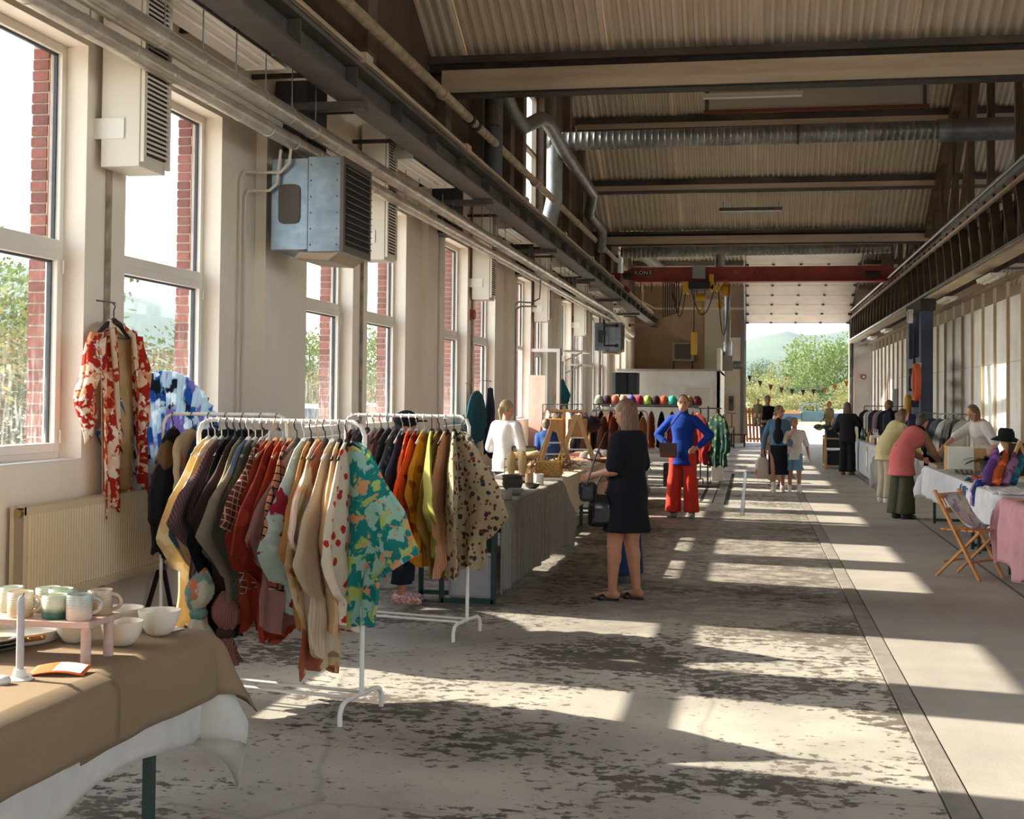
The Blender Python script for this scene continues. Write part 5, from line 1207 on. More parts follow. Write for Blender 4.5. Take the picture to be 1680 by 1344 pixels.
for i, (x, y, a, lb) in enumerate(((-2.6, 14.22, 10, 'tan sheepskin slipper hanging over the wire basket edge'), (-2.47, 14.2, -8, 'second tan slipper beside it on the basket edge'), (-2.55, 14.45, 40, 'tan slipper lying on top of the wire basket'), (-2.42, 14.5, 70, 'pale slipper on the heap in the wire basket'))):
    b = MB(); capsule_ = [(0, 0, -.16), (0, 0, -.1), (0, -.01, 0), (0, 0, .08), (0, 0, .11)]; b.tube(capsule_, [.02, .045, .05, .042, .015], 14); o_ = b.build('slipper', SHP, None, smooth=True); o_.location = (x, y, .93+.06*(i > 1)); o_.rotation_euler = (R(0 if i < 2 else 80), 0, R(a)); tag(o_, lb, 'slipper', 'slippers in the wire basket')
TANWD = M('raw_pine', (206, 164, 110), .7, var=((180, 136, 84), 4, .3, .7), stretch=(4, 4, .5))
def aframe(x, y, h, w, label, rz):
    t = thing('display_easel', label, 'easel', (x, y, .765), R(rz))
    for s_ in (-1, 1):
        MB().bar((s_*w, -.1, 0), (s_*.02, 0, h), .022, .05, (1, 0, 0)).build('leg', TANWD, t, world=False); MB().bar((s_*w, .14, 0), (s_*.02, .01, h), .022, .04, (1, 0, 0)).build('leg', TANWD, t, world=False)
    for f in (.3, .55): MB().bar((-w*(1-f), -.1*(1-f), h*f), (w*(1-f), -.1*(1-f), h*f), .02, .02).build('rung', M('white_cord', (222, 214, 200), .7), t, world=False)
    MB().cbox((0, 0, h), (.1, .04, .05)).build('crest', TANWD, t, world=False)
aframe(-2.42, 16.2, .56, .20, 'nearer pine ladder easel on the cream table', 20); aframe(-2.28, 17.3, .62, .24, 'taller pine ladder easel farther along the cream table', 15)
t = thing('table_mirror', 'tilted mirror in a dark frame on the cream table', 'mirror', (-2.66, 15.4, .765), R(12))
for p_, q_ in (((-.14, 0, 0), (-.14, .06, .28)), ((.14, 0, 0), (.14, .06, .28)), ((-.14, .06, .28), (.14, .06, .28)), ((-.14, 0, .01), (.14, 0, .01))): MB().bar(p_, q_, .02, .02).build('frame', M('dark_frame', (70, 54, 44), .5), t, world=False)
MB().add([(-.13, .002, .01), (.13, .002, .01), (.13, .06, .27), (-.13, .06, .27)], [(0, 1, 2, 3)]).build('mirror_glass', M('mirror', (220, 224, 226), .05, 1.0), t, world=False)
rr = random.Random(12)
names_ = ('ball of cream wool', 'ball of pale brown wool', 'ball of grey wool', 'ball of oat wool', 'ball of brown wool', 'ball of dark wool', 'ball of beige wool', 'ball of white wool')
for i in range(8):
    c_ = [(222, 196, 152), (176, 140, 100), (150, 144, 136), (206, 186, 150), (120, 88, 62), (70, 58, 50), (196, 170, 132), (226, 216, 200)][i]
    x, y = -2.55+.07*(i % 4)+rr.uniform(-.02, .02), 14.8+.28*(i//2)+rr.uniform(-.05, .05)
    o_ = MB().sph((0, 0, 0), .062, 14, 10).build('wool_ball', M('wool_%d' % i, c_, .95, bump=(50, .9)), None, smooth=True); o_.location = (x, y, .765+.06); tag(o_, names_[i]+' heaped on the cream table', 'wool', 'wool balls on the cream table')
b = MB()
for i in range(420):
    p_ = Vector((-2.3+rr.gauss(0, .1), 15.9+rr.gauss(0, .25), .765+abs(rr.gauss(0, .05)))); d_ = Vector((rr.gauss(0, 1), rr.gauss(0, 1), abs(rr.gauss(0, .5)))).normalized()*.07; b.tube([p_, p_+d_], .004, 4, cap=False)
tag(b.build('dried_lichen', M('dried_lichen_brown', (112, 84, 62), .95), None), 'tangled heap of dried brown lichen on the cream table', 'dried plants', kind='stuff')
for i in range(7):
    o_ = MB().box(-.03, .03, -.02, .02, 0, .008).build('felt_brooch', M('felt_%d' % (i % 3), ((150, 112, 84), (186, 150, 116), (96, 72, 58))[i % 3], .95), None, bevel=.003); o_.location = (-2.12+rr.uniform(-.03, .03), 14.9+.32*i, .767); o_.rotation_euler = (0, 0, rr.uniform(0, 3)); tag(o_, ('first', 'second', 'third', 'fourth', 'fifth', 'sixth', 'last')[i]+' small felt brooch along the front of the cream table', 'brooch', 'felt brooches')
# peach table with leather goods
table(-2.8, -2.1, 18.6, 21.4, .742, 'trestle table under the peach printed cloth')
drape(-2.81, -2.09, 18.6, 21.42, .747, (.2, .46, .1, .2), 'peach printed cloth over the third stall table', PEACH, 41, .02, n=50)
F_ = thing('trolley_frame', 'black wheeled trolley under the peach table', 'trolley', (-2.2, 19.6, 0))
for y in (18.9, 20.0):
    MB().box(-2.2, -2.16, y, y+.04, .08, .3).build('upright', M('black_cable', (34, 32, 32)), F_); MB().cyl((-2.2, y+.02, .045), (-2.16, y+.02, .045), .045, 14).build('castor', M('black_cable', (34, 32, 32)), F_)
MB().box(-2.6, -2.16, 18.9, 20.04, .28, .32).build('deck', M('dark_crate', (50, 46, 44), .7), F_)
for i, (x, y, c_, lb) in enumerate(((-2.25, 19.0, (226, 220, 210), 'white wool hat on the peach table'), (-2.4, 19.2, (120, 112, 106), 'grey wool hat on the peach table'), (-2.3, 19.6, (90, 70, 64), 'dark brown wool hat on the peach table'), (-2.2, 20.0, (206, 190, 176), 'oatmeal wool hat on the peach table'), (-2.35, 20.4, (232, 226, 218), 'second white wool hat at the end of the peach table'))):
    o_ = MB().lathe([(0, .09), (.05, .085), (.085, .05), (.095, .0), (.085, 0), (0, .01)], n=20).build('wool_hat', M('hat_wool_%d' % i, c_, .95, bump=(60, .8)), None, smooth=True); o_.location = (x, y, .757); tag(o_, lb, 'hat', 'wool hats on the peach table')
FUR = M('black_fur', (30, 26, 26), .95, bump=(80, 1.0))
t = thing('fur_hat', 'shaggy black fur hat propped before the grey-haired man', 'hat', (-2.6, 21.3, 1.05)); b = MB(); b.sph((-2.6, 21.3, 1.2), (.20, .14, .13), 18, 12); o_ = b.build('fur', FUR, t, smooth=True)
for v in o_.data.vertices: v.co *= 1+.10*math.sin(v.co.x*60)*math.cos(v.co.z*70)
MB().cyl((-2.6, 21.3, .75), (-2.6, 21.3, 1.1), .015, 8).cyl((-2.6, 21.3, .75), (-2.6, 21.3, .765), .09, 16).build('stand', TANWD, t)

# rack of brown tunics on wooden hangers
rack((-2.75, 22.6), (-1.75, 22.5), 'steel clothes rail of brown tunics on wooden hangers', 1.42, GALV)
for i, (c_, lb, ln) in enumerate((((112, 82, 66), 'dark brown tunic closest to the peach table', .85), ((132, 96, 76), 'mid brown tunic on a wooden hanger', .8), ((150, 74, 48), 'brick coloured tunic on a wooden hanger', .78), ((140, 100, 88), 'dusty rose brown tunic on a wooden hanger', .8), ((176, 84, 48), 'rust orange tunic on a wooden hanger', .76), ((156, 96, 66), 'copper brown tunic at the far end of the steel rail', .78))):
    garment((-2.68+.17*i, 22.6-.017*i, 1.42), R(-100+(-35 if i == 0 else 0)), F('tunic_%d' % i, 'plain', c_), lb, 'tunic', 700+i, 'shirt', ln, 1.15, 'wood', 'brown tunics on the steel rail', name='hanging_tunic')
# leather bags on a display post
t = thing('bag_stand', 'wooden display stand with leather bags behind the peach table', 'stand', (-2.95, 20.8, 0))
MB().bar((-2.95, 20.8, 0), (-2.95, 20.8, 1.5), .05, .05).bar((-3.2, 20.8, 1.42), (-2.6, 20.8, 1.42), .04, .04).box(-3.15, -2.75, 20.6, 21, 0, .04).build('post', TANWD, t)
for i, (x, c_, lb) in enumerate(((-3.08, (200, 140, 62), 'honey leather tote on the bag stand'), (-2.72, (166, 112, 56), 'tan leather tote on the bag stand'))):
    g = thing('leather_tote', lb, 'handbag', (x, 20.7, 1.0)); MB().box(-.15, .15, -.05, .05, 0, .3).build('bag_body', M('tote_leather_%d' % i, c_, .5), g, world=False, bevel=.02); MB().tube([(-.09, 0, .29), (-.07, 0, .40), (.07, 0, .40), (.09, 0, .29)], .01, 8).build('bag_handle', M('dark_leather', (84, 48, 34), .5), g, smooth=True, world=False)
# hat and t-shirt rack farther in
rack((-3.0, 25.6), (-.95, 25.2), 'long black rail of dark t-shirts with hats along its top', 1.48, M('black_rail', (34, 32, 34), .4))
MB_ = MB().box(-3.0, -.95, 25.1, 25.5, 1.5, 1.52); tag(MB_.build('hat_shelf', M('black_rail', (34, 32, 34))), 'thin black shelf on top of the long t-shirt rail', 'shelf')
hc = [(196, 206, 176), (70, 48, 66), (206, 112, 92), (190, 150, 116), (112, 92, 176), (150, 44, 62), (176, 206, 96), (64, 44, 46), (214, 92, 66), (72, 190, 160), (30, 96, 112), (150, 140, 70), (96, 40, 44)]
hn = ['pale sage', 'aubergine', 'coral', 'patterned beige', 'violet', 'crimson', 'lime', 'dark maroon', 'tomato red', 'mint', 'petrol blue', 'olive', 'burgundy']
for i in range(13):
    o_ = MB().lathe([(0, .17), (.05, .165), (.10, .12), (.12, .05), (.115, 0), (.10, 0), (0, .02)], n=20).build('knit_hat', F('hat_%d' % i, 'floral', hc[i], tuple(min(255, int(v*1.3)) for v in hc[i]), sc=22, tl=0), None, smooth=True); o_.location = (-2.92+.158*i, 25.42-.012*i, 1.522); o_.scale = (.8, .8, 1); tag(o_, '%s knitted hat on top of the long t-shirt rail' % hn[i], 'hat', 'knitted hats on the rail')
for i, (c_, lb) in enumerate((((30, 30, 34), 'black t-shirt with a white scarf end'), ((176, 84, 62), 'terracotta t-shirt'), ((40, 40, 44), 'charcoal t-shirt'), ((44, 120, 140), 'petrol t-shirt'), ((26, 26, 30), 'jet black t-shirt'), ((190, 96, 60), 'orange t-shirt'), ((36, 36, 40), 'faded black t-shirt'), ((150, 44, 40), 'deep red t-shirt'), ((196, 116, 70), 'sandy orange t-shirt'), ((206, 150, 110), 'pale apricot t-shirt'))):
    garment((-2.9+.2*i, 25.58-.039*i, 1.48), R(-96), F('tee_%d' % i, 'plain', c_), lb+' on the long hat rail', 't-shirt', 800+i, 'shirt', .68, 1.15, 'wire', 't-shirts on the hat rail', name='hanging_shirt')
for i, (x, c_, c2, lb) in enumerate(((-1.0, (150, 40, 36), (90, 60, 50), 'red patterned coat at the end of the hat rail'), (-.62, (40, 70, 60), (110, 120, 80), 'dark green patterned coat by the white pedestal'))):
    garment((x, 24.9-.2*i, 1.46), R(-30), F('coat_%d' % i, 'floral', c_, c2, sc=9), lb, 'coat', 860+i, 'jacket', .95, 1.0, 'wood', name='hanging_coat')
t = thing('coat_stand', 'black coat stand at the end of the hat rail', 'stand', (-.8, 24.85, 0)); MB().cyl((-.8, 24.85, 0), (-.8, 24.85, 1.5), .015, 8).tube([(-1.05, 24.9, 1.46), (-.55, 24.7, 1.46)], .012, 8).cyl((-.8, 24.85, 0), (-.8, 24.85, .02), .2, 20).build('pole', M('black_rail', (34, 32, 34)), t)
t = thing('display_pedestal', 'slim white pedestal with a potted plant beyond the woman in blue', 'pedestal', (-.66, 26.6, 0)); MB().box(-.78, -.54, 26.5, 26.75, 0, 1.05).build('plinth', BOARD, t, bevel=.01); MB().box(-.80, -.52, 26.48, 26.77, 1.03, 1.06).build('plinth_top', BOARD, t)
t = thing('dark_crate', 'dark slatted crate beneath the hat rail', 'crate', (-1.3, 24.6, 0))
for z in (0.01, .12, .23, .34): [MB().box(-1.6, -1.0, yy, yy+.02, z, z+.09).build('slat', M('dark_crate', (50, 46, 44), .7), t) for yy in (24.4, 24.8)]
[MB().box(xx, xx+.02, 24.42, 24.8, .01, .43).build('crate_end', M('dark_crate', (50, 46, 44)), t) for xx in (-1.6, -1.02)]; MB().box(-1.56, -1.04, 24.43, 24.79, .02, .36).build('folded_cloth', F('cloth_navy_fold', 'plain', (50, 66, 96)), t)
# loudspeakers on stands
for i, (x, y, lb) in enumerate(((-2.98, 30.0, 'black loudspeaker turned toward the windows'), (-2.70, 30.1, 'black loudspeaker turned toward the hall'))):
    t = thing('loudspeaker', lb, 'loudspeaker', (x, y, 1.72), R(25-40*i)); MB().box(-.14, .14, -.13, .13, 0, .50).build('cabinet', M('speaker_black', (30, 30, 34), .6), t, world=False, bevel=.02); MB().box(-.125, .125, -.14, -.128, .03, .47).build('grille', M('speaker_grille', (40, 42, 48), .7), t, world=False)
    s_ = thing('speaker_stand', 'tripod stand under the '+lb, 'speaker stand', (x, y, 0)); MB().cyl((x, y, .3), (x, y, 1.72), .018, 10).build('pole', M('speaker_black', (30, 30, 34)), s_)
    for k in range(3): MB().bar((x, y, .55), (x+.45*math.cos(k*2.1), y+.45*math.sin(k*2.1), 0), .025, .02).build('leg', M('speaker_black', (30, 30, 34)), s_)

# hangings on the window wall
garment((-4.22, 20.05, 1.83), R(75), F('teal_wool', 'plain', (46, 92, 104)), 'dark teal jacket on a wooden hanger by the alarm pier', 'jacket', 901, 'jacket', .78, 1.1, 'wood', name='hanging_jacket')
garment((-4.2, 21.0, 1.88), R(85), F('navy_apron', 'stripe', (40, 46, 62), (60, 70, 92), sc=3), 'long navy apron hanging beside the teal jacket', 'apron', 903, 'trouser', 1.1, .9, 'black', name='hanging_apron')
garment((-4.2, 29.3, 2.15), R(70), F('petrol_shirt', 'plain', (34, 112, 122)), 'petrol blue shirt hanging high past the swung-open window', 'shirt', 905, 'kimono', .75, .7, 'wire', name='hanging_shirt')
tag(MB().box(-4.41, -4.18, 20.04, 20.06, 1.84, 1.85).build('wall_hook', DARKST), 'hook on the pier holding the teal jacket', 'hook'); tag(MB().box(-4.41, -4.18, 20.99, 21.01, 1.89, 1.90).build('wall_hook', DARKST), 'hook on the pier holding the navy apron', 'hook'); tag(MB().box(-4.41, -4.18, 29.29, 29.31, 2.16, 2.17).build('wall_hook', DARKST), 'hook on the wall holding the petrol shirt', 'hook')
# the sash of window swung into the hall
t = thing('open_sash', 'white window sash swung open into the hall', 'window sash', (-4.52, 26.15, 1.25)); zs0, zs1 = 1.245, 2.62
MB().box(-4.5, -3.08-.72, 26.14, 26.2, zs1-.07, zs1).box(-4.5, -3.80, 26.14, 26.2, zs0, zs0+.07).box(-4.5, -4.43, 26.14, 26.2, zs0+.07, zs1-.07).box(-3.87, -3.80, 26.14, 26.2, zs0+.07, zs1-.07).build('sash_frame', FRAME, t)
MB().box(-3.80, -3.785, 26.12, 26.26, zs0, zs1).build('dark_edge', M('brown_edge', (70, 58, 54), .5), t)
MB().box(-4.43, -3.87, 26.165, 26.171, zs0+.07, zs1-.07).build('pane', GLASS, t)
t = thing('roller_banner', 'pinkish roll-up banner standing by the swung-open window', 'banner', (-4.1, 24.9, 0)); MB().grid(lambda u, v: (-4.2+.25*u, 24.75+.45*u+.03*math.sin(u*6), .06+2.0*v), 8, 10).build('sheet', F('banner_pink', 'plain', (206, 168, 156), tl=.3), t, smooth=True); MB().box(-4.22, -3.93, 24.7, 25.25, 0, .06).build('base', GALV, t)
for z_, lb in ((2.72, 'upper white shelf board on the wall past the swung-open window'), (2.42, 'lower white shelf board on the wall past the swung-open window')):
    t = thing('wall_shelf', lb, 'shelf', (-4.2, 31, z_)); MB().box(-4.4, -3.95, 30.6+(2.72-z_)*3, 32.4+(2.72-z_)*3, z_, z_+.03).build('board', WHITEP, t); MB().bar((-4.4, 31.2, z_-.2), (-4.0, 31.2, z_), .03, .03).build('bracket', GALV, t)
t = thing('patterned_coat_rail', 'rail of pale patterned coats by the far windows', 'clothes rail', (-3.6, 25.4, 0))
MB().tube([(-3.9, 24.6, 0), (-3.9, 24.6, 1.5), (-3.35, 26.2, 1.5), (-3.35, 26.2, 0)], .014, 8).build('rail_frame', GALV, t)
for i in range(4): garment((-3.85+.14*i, 24.75+.4*i, 1.5), R(-60), F('pale_coat_%d' % i, 'lattice', (206, 196, 176), (120, 96, 80), sc=6) if i % 2 == 0 else F('pale_coat_%d' % i, 'blot', (196, 186, 166), (90, 84, 76), sc=5), ('first', 'second', 'third', 'last')[i]+' pale patterned coat on the rail by the far windows', 'coat', 920+i, 'jacket', .9, 1.0, 'black', 'pale coats by the far windows', name='hanging_coat')

# ------------------------------------------------------------------ stalls on the stud-wall side
GREYC = F('pale_grey_cloth', 'plain', (186, 186, 190), tl=.1); WHC = F('white_table_cloth', 'plain', (230, 228, 230), tl=.2); PNK = F('pink_table_cloth', 'plain', (216, 160, 168), tl=.15)
table(2.36, 3.05, 25.6, 30.7, .752, 'trestle table under the pale grey cloth by the navy column'); drape(2.35, 3.06, 25.58, 30.72, .757, (.68, .2, .66, .2), 'pale grey tablecloth hanging to the floor', GREYC, 51, .02, n=56)
table(2.34, 3.05, 15.1, 18.5, .752, 'trestle table of the jewellery stall'); drape(2.33, 3.06, 15.1, 18.5, .757, (.40, .2, .02, .24), 'white tablecloth of the jewellery stall', WHC, 55, .02, n=50)
table(2.34, 3.05, 12.95, 15.0, .755, 'trestle table of the scarf stall'); drape(2.33, 3.06, 12.95, 15.05, .76, (.42, .2, .05, .02), 'white tablecloth of the scarf stall', WHC, 57, .025, n=46, jag=.06)
table(2.32, 3.1, 10.4, 12.75, .745, 'trestle table under the pink cloth'); drape(2.30, 3.12, 10.3, 12.78, .75, (.62, .2, .2, .10), 'pink tablecloth hanging down at the frame edge', PNK, 59, .035, n=50, jag=.08)
def box_(x0, x1, y0, y1, z0, z1, mt, label, cat, name, bev=.004):
    return tag(MB().box(x0, x1, y0, y1, z0, z1).build(name, mt, None, bevel=bev), label, cat)
t = thing('display_cube', 'white open display box with pine sides on the jewellery stall', 'display box', (2.6, 17.3, .765))
MB().box(2.44, 2.75, 17.25, 17.28, .765, 1.07).build('white_face', BOARD, t); MB().box(2.75, 2.9, 17.25, 17.28, .765, 1.05).build('pine_face', TANWD, t); MB().box(2.44, 2.46, 17.28, 17.6, .765, 1.07).box(2.88, 2.9, 17.28, 17.6, .765, 1.05).box(2.46, 2.88, 17.28, 17.6, 1.02, 1.04).build('carcass', TANWD, t)
t = thing('jewellery_tray', 'shallow wooden tray of jewellery on the white cloth', 'tray', (2.5, 18.0, .765))
MB().box(2.36, 2.75, 17.68, 18.45, .765, .78).box(2.36, 2.38, 17.68, 18.45, .78, .81).box(2.73, 2.75, 17.68, 18.45, .78, .81).box(2.38, 2.73, 17.68, 17.70, .78, .81).box(2.38, 2.73, 18.43, 18.45, .78, .81).build('tray_board', M('weathered_wood', (150, 136, 118), .8), t)
rr = random.Random(4)
for i in range(16): MB().tube([(2.42+.08*(i % 4)+.02*math.cos(a), 17.8+.17*(i//4)+.03*math.sin(a), .788) for a in [k*math.pi/4 for k in range(9)]], .006, 5, cap=False).build('necklace', M('bead_%d' % (i % 3), ((70, 62, 58), (150, 120, 84), (196, 196, 190))[i % 3], .4), t)
t = thing('driftwood_tray', 'grey driftwood branches laid on the jewellery stall', 'driftwood', (2.55, 16.6, .765))
for i in range(6): MB().tube([(2.4+.05*i, 16.3, .785), (2.42+.06*i, 16.6, .80), (2.38+.05*i, 17.0, .785)], [.012, .018, .01], 8).build('branch', M('driftwood', (132, 118, 104), .85), t, smooth=True)
box_(2.78, 3.02, 18.0, 18.2, .765, .92, TANWD, 'small pine box at the back of the jewellery stall', 'box', 'pine_box')
t = thing('potted_grass', 'tuft of green grass in a pot on the jewellery stall', 'plant', (2.86, 17.75, .765)); MB().lathe([(0, 0), (.05, 0), (.065, .1), (.06, .1), (0, .08)], (2.86, 17.75, .765), 18).build('pot', DG, t, smooth=50)
b = MB()
for i in range(60): a = rr.uniform(0, 6.28); l_ = rr.uniform(.01, .05); b.add([(2.86+.03*math.cos(a), 17.75+.03*math.sin(a), .86), (2.865+.03*math.cos(a), 17.75+.03*math.sin(a), .86), (2.86+l_*2*math.cos(a), 17.75+l_*2*math.sin(a), 1.02+rr.uniform(0, .12))], [(0, 1, 2)])
b.build('blades', M('grass_green', (84, 112, 50), .8), t)
t = thing('potted_plant', 'dark broad-leaved plant beside the white display box', 'plant', (2.85, 17.0, .765)); MB().lathe([(0, 0), (.06, 0), (.08, .13), (.075, .13), (0, .1)], (2.85, 17.0, .765), 18).build('pot', DG, t, smooth=50)
LFM = M('leaf_deep_green', (42, 66, 36), .4)
for i in range(13):
    a = i*2.4; e_ = .35+.3*(i % 3)/2; ln = .34; dirv = Vector((math.cos(a)*math.cos(e_), math.sin(a)*math.cos(e_), math.sin(e_))); sd = dirv.cross(EZ if False else Vector((0, 0, 1))).normalized(); p0 = Vector((2.85, 17.0, .9)); b = MB(); vs = []
    for f, w_ in ((0, .008), (.3, .035), (.6, .04), (.85, .025), (1, .002)): c_ = p0+dirv*ln*f+Vector((0, 0, -.16*f*f)); vs += [c_-sd*w_, c_+sd*w_]
    b.add(vs, [(2*k, 2*k+1, 2*k+3, 2*k+2) for k in range(4)]); b.build('leaf', LFM, t, smooth=True)
t = thing('scarf_easel', 'pine board easel draped with scarves', 'easel', (2.75, 14.6, .765))
MB().bar((2.60, 14.55, .765), (2.80, 14.65, 1.22), .025, .09, (0, 1, 0)).bar((2.98, 14.75, .765), (2.80, 14.68, 1.22), .025, .09, (0, 1, 0)).build('board', TANWD, t)
MB().box(2.70, 2.9, 14.72, 14.74, .85, 1.2).build('back_panel', M('dark_felt', (70, 50, 44), .9), t)
SC = [('violet', (110, 76, 140)), ('orange', (190, 92, 52)), ('dusky purple', (120, 86, 116)), ('teal', (46, 110, 130)), ('deep blue', (48, 66, 120)), ('rust', (150, 70, 44)), ('lilac', (176, 150, 176)), ('brown', (112, 76, 62))]
for i, (n_, c_) in enumerate(SC):
    b = MB(); x0 = 2.42+.09*(i % 6); y0 = 14.25+.12*(i//3); ph = i*1.3
    if i < 4 or i == 7: pts = [(x0+.12, y0+.25, 1.14-.02*i), (x0+.08, y0+.12, 1.05-.02*i), (x0, y0, .9), (x0-.03, y0-.05, .79)]
    else: pts = [(2.62, y0+.0, .785), (2.45, y0-.05, .79), (2.34, y0-.08, .775), (2.295, y0-.1, .70), (2.285, y0-.1, .55)]
    b.tube(pts, [.02, .05, .06, .045, .03][:len(pts)], 14)
    for v in b.v: v.x += .008*math.sin(v.z*60+ph); v.y += .015*math.sin(v.z*45+v.x*30+ph)
    tag(b.build('silk_scarf', F('scarf_%d' % i, 'blot', c_, tuple(min(255, int(v*1.35)) for v in c_), sc=9), None, smooth=True), '%s silk scarf draped on the scarf stall' % n_, 'scarf', 'scarves on the scarf stall')
b = MB(); b.grid(lambda u, v: (2.285+.5*u if u > .12 else 2.285, 15.25-.55*v-.05*math.sin(u*7), (.775+.02*math.sin(v*9+u*12)) if u > .12 else .775-(.12-u)*3.6), 20, 14); o_ = b.build('blue_shawl', F('shawl_blue', 'blot', (52, 110, 150), (40, 60, 90), (120, 60, 60), sc=7), None, smooth=True); o_.modifiers.new('s', 'SOLIDIFY').thickness = .01; tag(o_, 'blue woven shawl hanging over the corner of the scarf stall', 'shawl')
tag(MB().add([(2.30, 14.45, .77), (2.30, 14.36, .77), (2.285, 14.34, .60), (2.285, 14.42, .58), (2.29, 14.45, .77), (2.29, 14.36, .77), (2.275, 14.34, .60), (2.275, 14.42, .58)], [(0, 1, 2, 3), (7, 6, 5, 4), (0, 4, 5, 1), (1, 5, 6, 2), (2, 6, 7, 3), (3, 7, 4, 0)]).build('green_ribbon', F('ribbon_green', 'plain', (96, 176, 66)), None), 'bright green ribbon hanging off the scarf stall', 'ribbon')
for i in range(9):
    c_ = ((176, 70, 50), (196, 60, 70), (206, 120, 50), (150, 190, 60), (190, 60, 60), (120, 40, 60), (206, 90, 70), (190, 150, 60), (150, 50, 60))[i]
    o_ = MB().sph((0, 0, 0), (.045, .04, .032), 12, 8).build('felt_flower', M('felt_flower_%d' % i, c_, .95, bump=(60, .8)), None, smooth=True); o_.location = (2.40+.055*(i % 5)+.01*(i//5), 14.9+.14*(i//5), .80); tag(o_, ('brick red', 'cherry', 'orange', 'lime green', 'scarlet', 'wine', 'coral', 'ochre', 'crimson')[i]+' felt flower in the row on the scarf stall', 'felt flower', 'felt flowers on the scarf stall')
b = MB(); b.grid(lambda u, v: (2.28+.7*u, 12.9+.9*v, .78+.03*math.sin(u*17+v*5)*math.sin(v*13)), 26, 22); o_ = b.build('plastic_sheet', M('crinkled_plastic', (222, 220, 224), .15), None, smooth=True); o_.modifiers.new('s', 'SOLIDIFY').thickness = .004; tag(o_, 'crinkled clear plastic sheet on the scarf stall', 'plastic sheet')
for i in range(6):
    o_ = MB().box(-.08, .08, -.05, .05, 0, .006).build('art_card', F('art_card_%d' % i, 'blot', (214, 150, 60), (160, 50, 60), (70, 60, 120), sc=14, tl=0), None); o_.location = (2.42+.12*(i % 3), 12.1+.2*(i//3), .757); o_.rotation_euler = (0, 0, R(20*i)); tag(o_, ('first', 'second', 'third', 'fourth', 'fifth', 'last')[i]+' colourful art card laid on the pink cloth', 'card', 'art cards on the pink cloth')
t = thing('framed_picture', 'pine framed picture standing at the back of the scarf stall', 'picture', (2.95, 13.6, .78)); MB().box(2.8, 3.05, 13.6, 13.62, .785, 1.05).build('frame', TANWD, t); MB().box(2.825, 3.025, 13.59, 13.6, .81, 1.025).build('print', F('art_card_2', 'plain', (200, 100, 60)), t)
# wooden folding chair with printed bags
BEE = M('oiled_beech', (206, 150, 90), .5, var=((180, 122, 66), 4, .3, .7), stretch=(3, 3, .6))
t = thing('folding_chair', 'wooden slatted folding chair in the aisle', 'chair', (2.0, 12.85, 0))
ch = Vector((2.0, 12.88, 0)); ax = Vector((.62, .78, 0)).normalized(); lt = Vector((-ax.y, ax.x, 0))      # ax: across the seat
def cp(a, f, z): return ch+ax*a+lt*f+Vector((0, 0, z))
for s_ in (-.21, .21):
    MB().bar(cp(s_, -.24, 0), cp(s_, .22, .80), .022, .04, tuple(ax)).build('back_leg', BEE, t); MB().bar(cp(s_*.86, .22, 0), cp(s_*.86, -.22, .44), .022, .035, tuple(ax)).build('front_leg', BEE, t)
for f, z in ((.19, .75), (.115, .62)): MB().bar(cp(-.21, f, z), cp(.21, f, z), .018, .05).build('back_rail', BEE, t)
for k in range(5): MB().bar(cp(-.14+.07*k, .12, .62), cp(-.14+.07*k, .19, .75), .018, .01).build('back_slat', BEE, t)
for k in range(6): MB().bar(cp(-.19, -.2+.07*k, .445), cp(.19, -.2+.07*k, .445), .045, .014).build('seat_slat', BEE, t)
MB().bar(cp(-.21, -.15, .16), cp(.21, -.15, .16), .02, .02).bar(cp(-.18, .15, .14), cp(.18, .15, .14), .02, .02).build('stretcher', BEE, t)
t = thing('printed_bag', 'clear sleeve of pastel prints leaning on the folding chair seat', 'print sleeve', cp(0, 0, .46)); b = MB(); b.grid(lambda u, v: tuple(cp(-.17+.34*u, -.15+.30*v, .465+.30*v*v+.012*math.sin(u*9+v*4))), 10, 10); o_ = b.build('sleeve', F('pastel_print', 'blot', (206, 200, 206), (150, 140, 170), (206, 180, 140), sc=8, tl=.1, rough=.15), t, smooth=True); o_.modifiers.new('s', 'SOLIDIFY').thickness = .012
# stall goods on the pale grey table
GLS = [M('bottle_green', (40, 62, 44), .15), M('bottle_amber', (120, 72, 34), .2), M('bottle_clear', (196, 200, 196), .15)]
for i in range(9):
    o_ = MB().lathe([(0, 0), (.035, 0), (.038, .01), (.038, .14), (.014, .19), (.013, .25), (0, .25)], n=16).build('bottle', GLS[i % 3], None, smooth=50); o_.location = (2.44+.12*(i % 3), 30.3-.42*(i//3)-.1*(i % 3), .765); tag(o_, ('first', 'second', 'third', 'fourth', 'fifth', 'sixth', 'seventh', 'eighth', 'ninth')[i]+(' green', ' amber', ' clear')[i % 3]+' bottle from the far end of the grey table', 'bottle', 'bottles on the grey table')
for i in range(6): box_(2.40+.02*(i % 2), 2.62+.02*(i % 2), 28.6-.45*i, 28.85-.45*i, .765, .86+.03*(i % 3), (TANWD, M('brown_leather', (112, 66, 44)), M('cream_board', (228, 218, 200)))[i % 3], ('first', 'second', 'third', 'fourth', 'fifth', 'sixth')[i]+(' pine', ' brown', ' cream')[i % 3]+' box in the row on the grey table', 'box', 'stall_box')
t = thing('wooden_sign_strip', 'strip of pine hanging on the pale grey cloth', 'sign', (2.3, 27.2, .3)); MB().box(2.29, 2.305, 27.2, 27.45, .2, .70).build('strip', TANWD, t); MB().box(2.287, 2.29, 27.24, 27.41, .3, .6).build('paper', M('label_white', (232, 230, 226)), t)
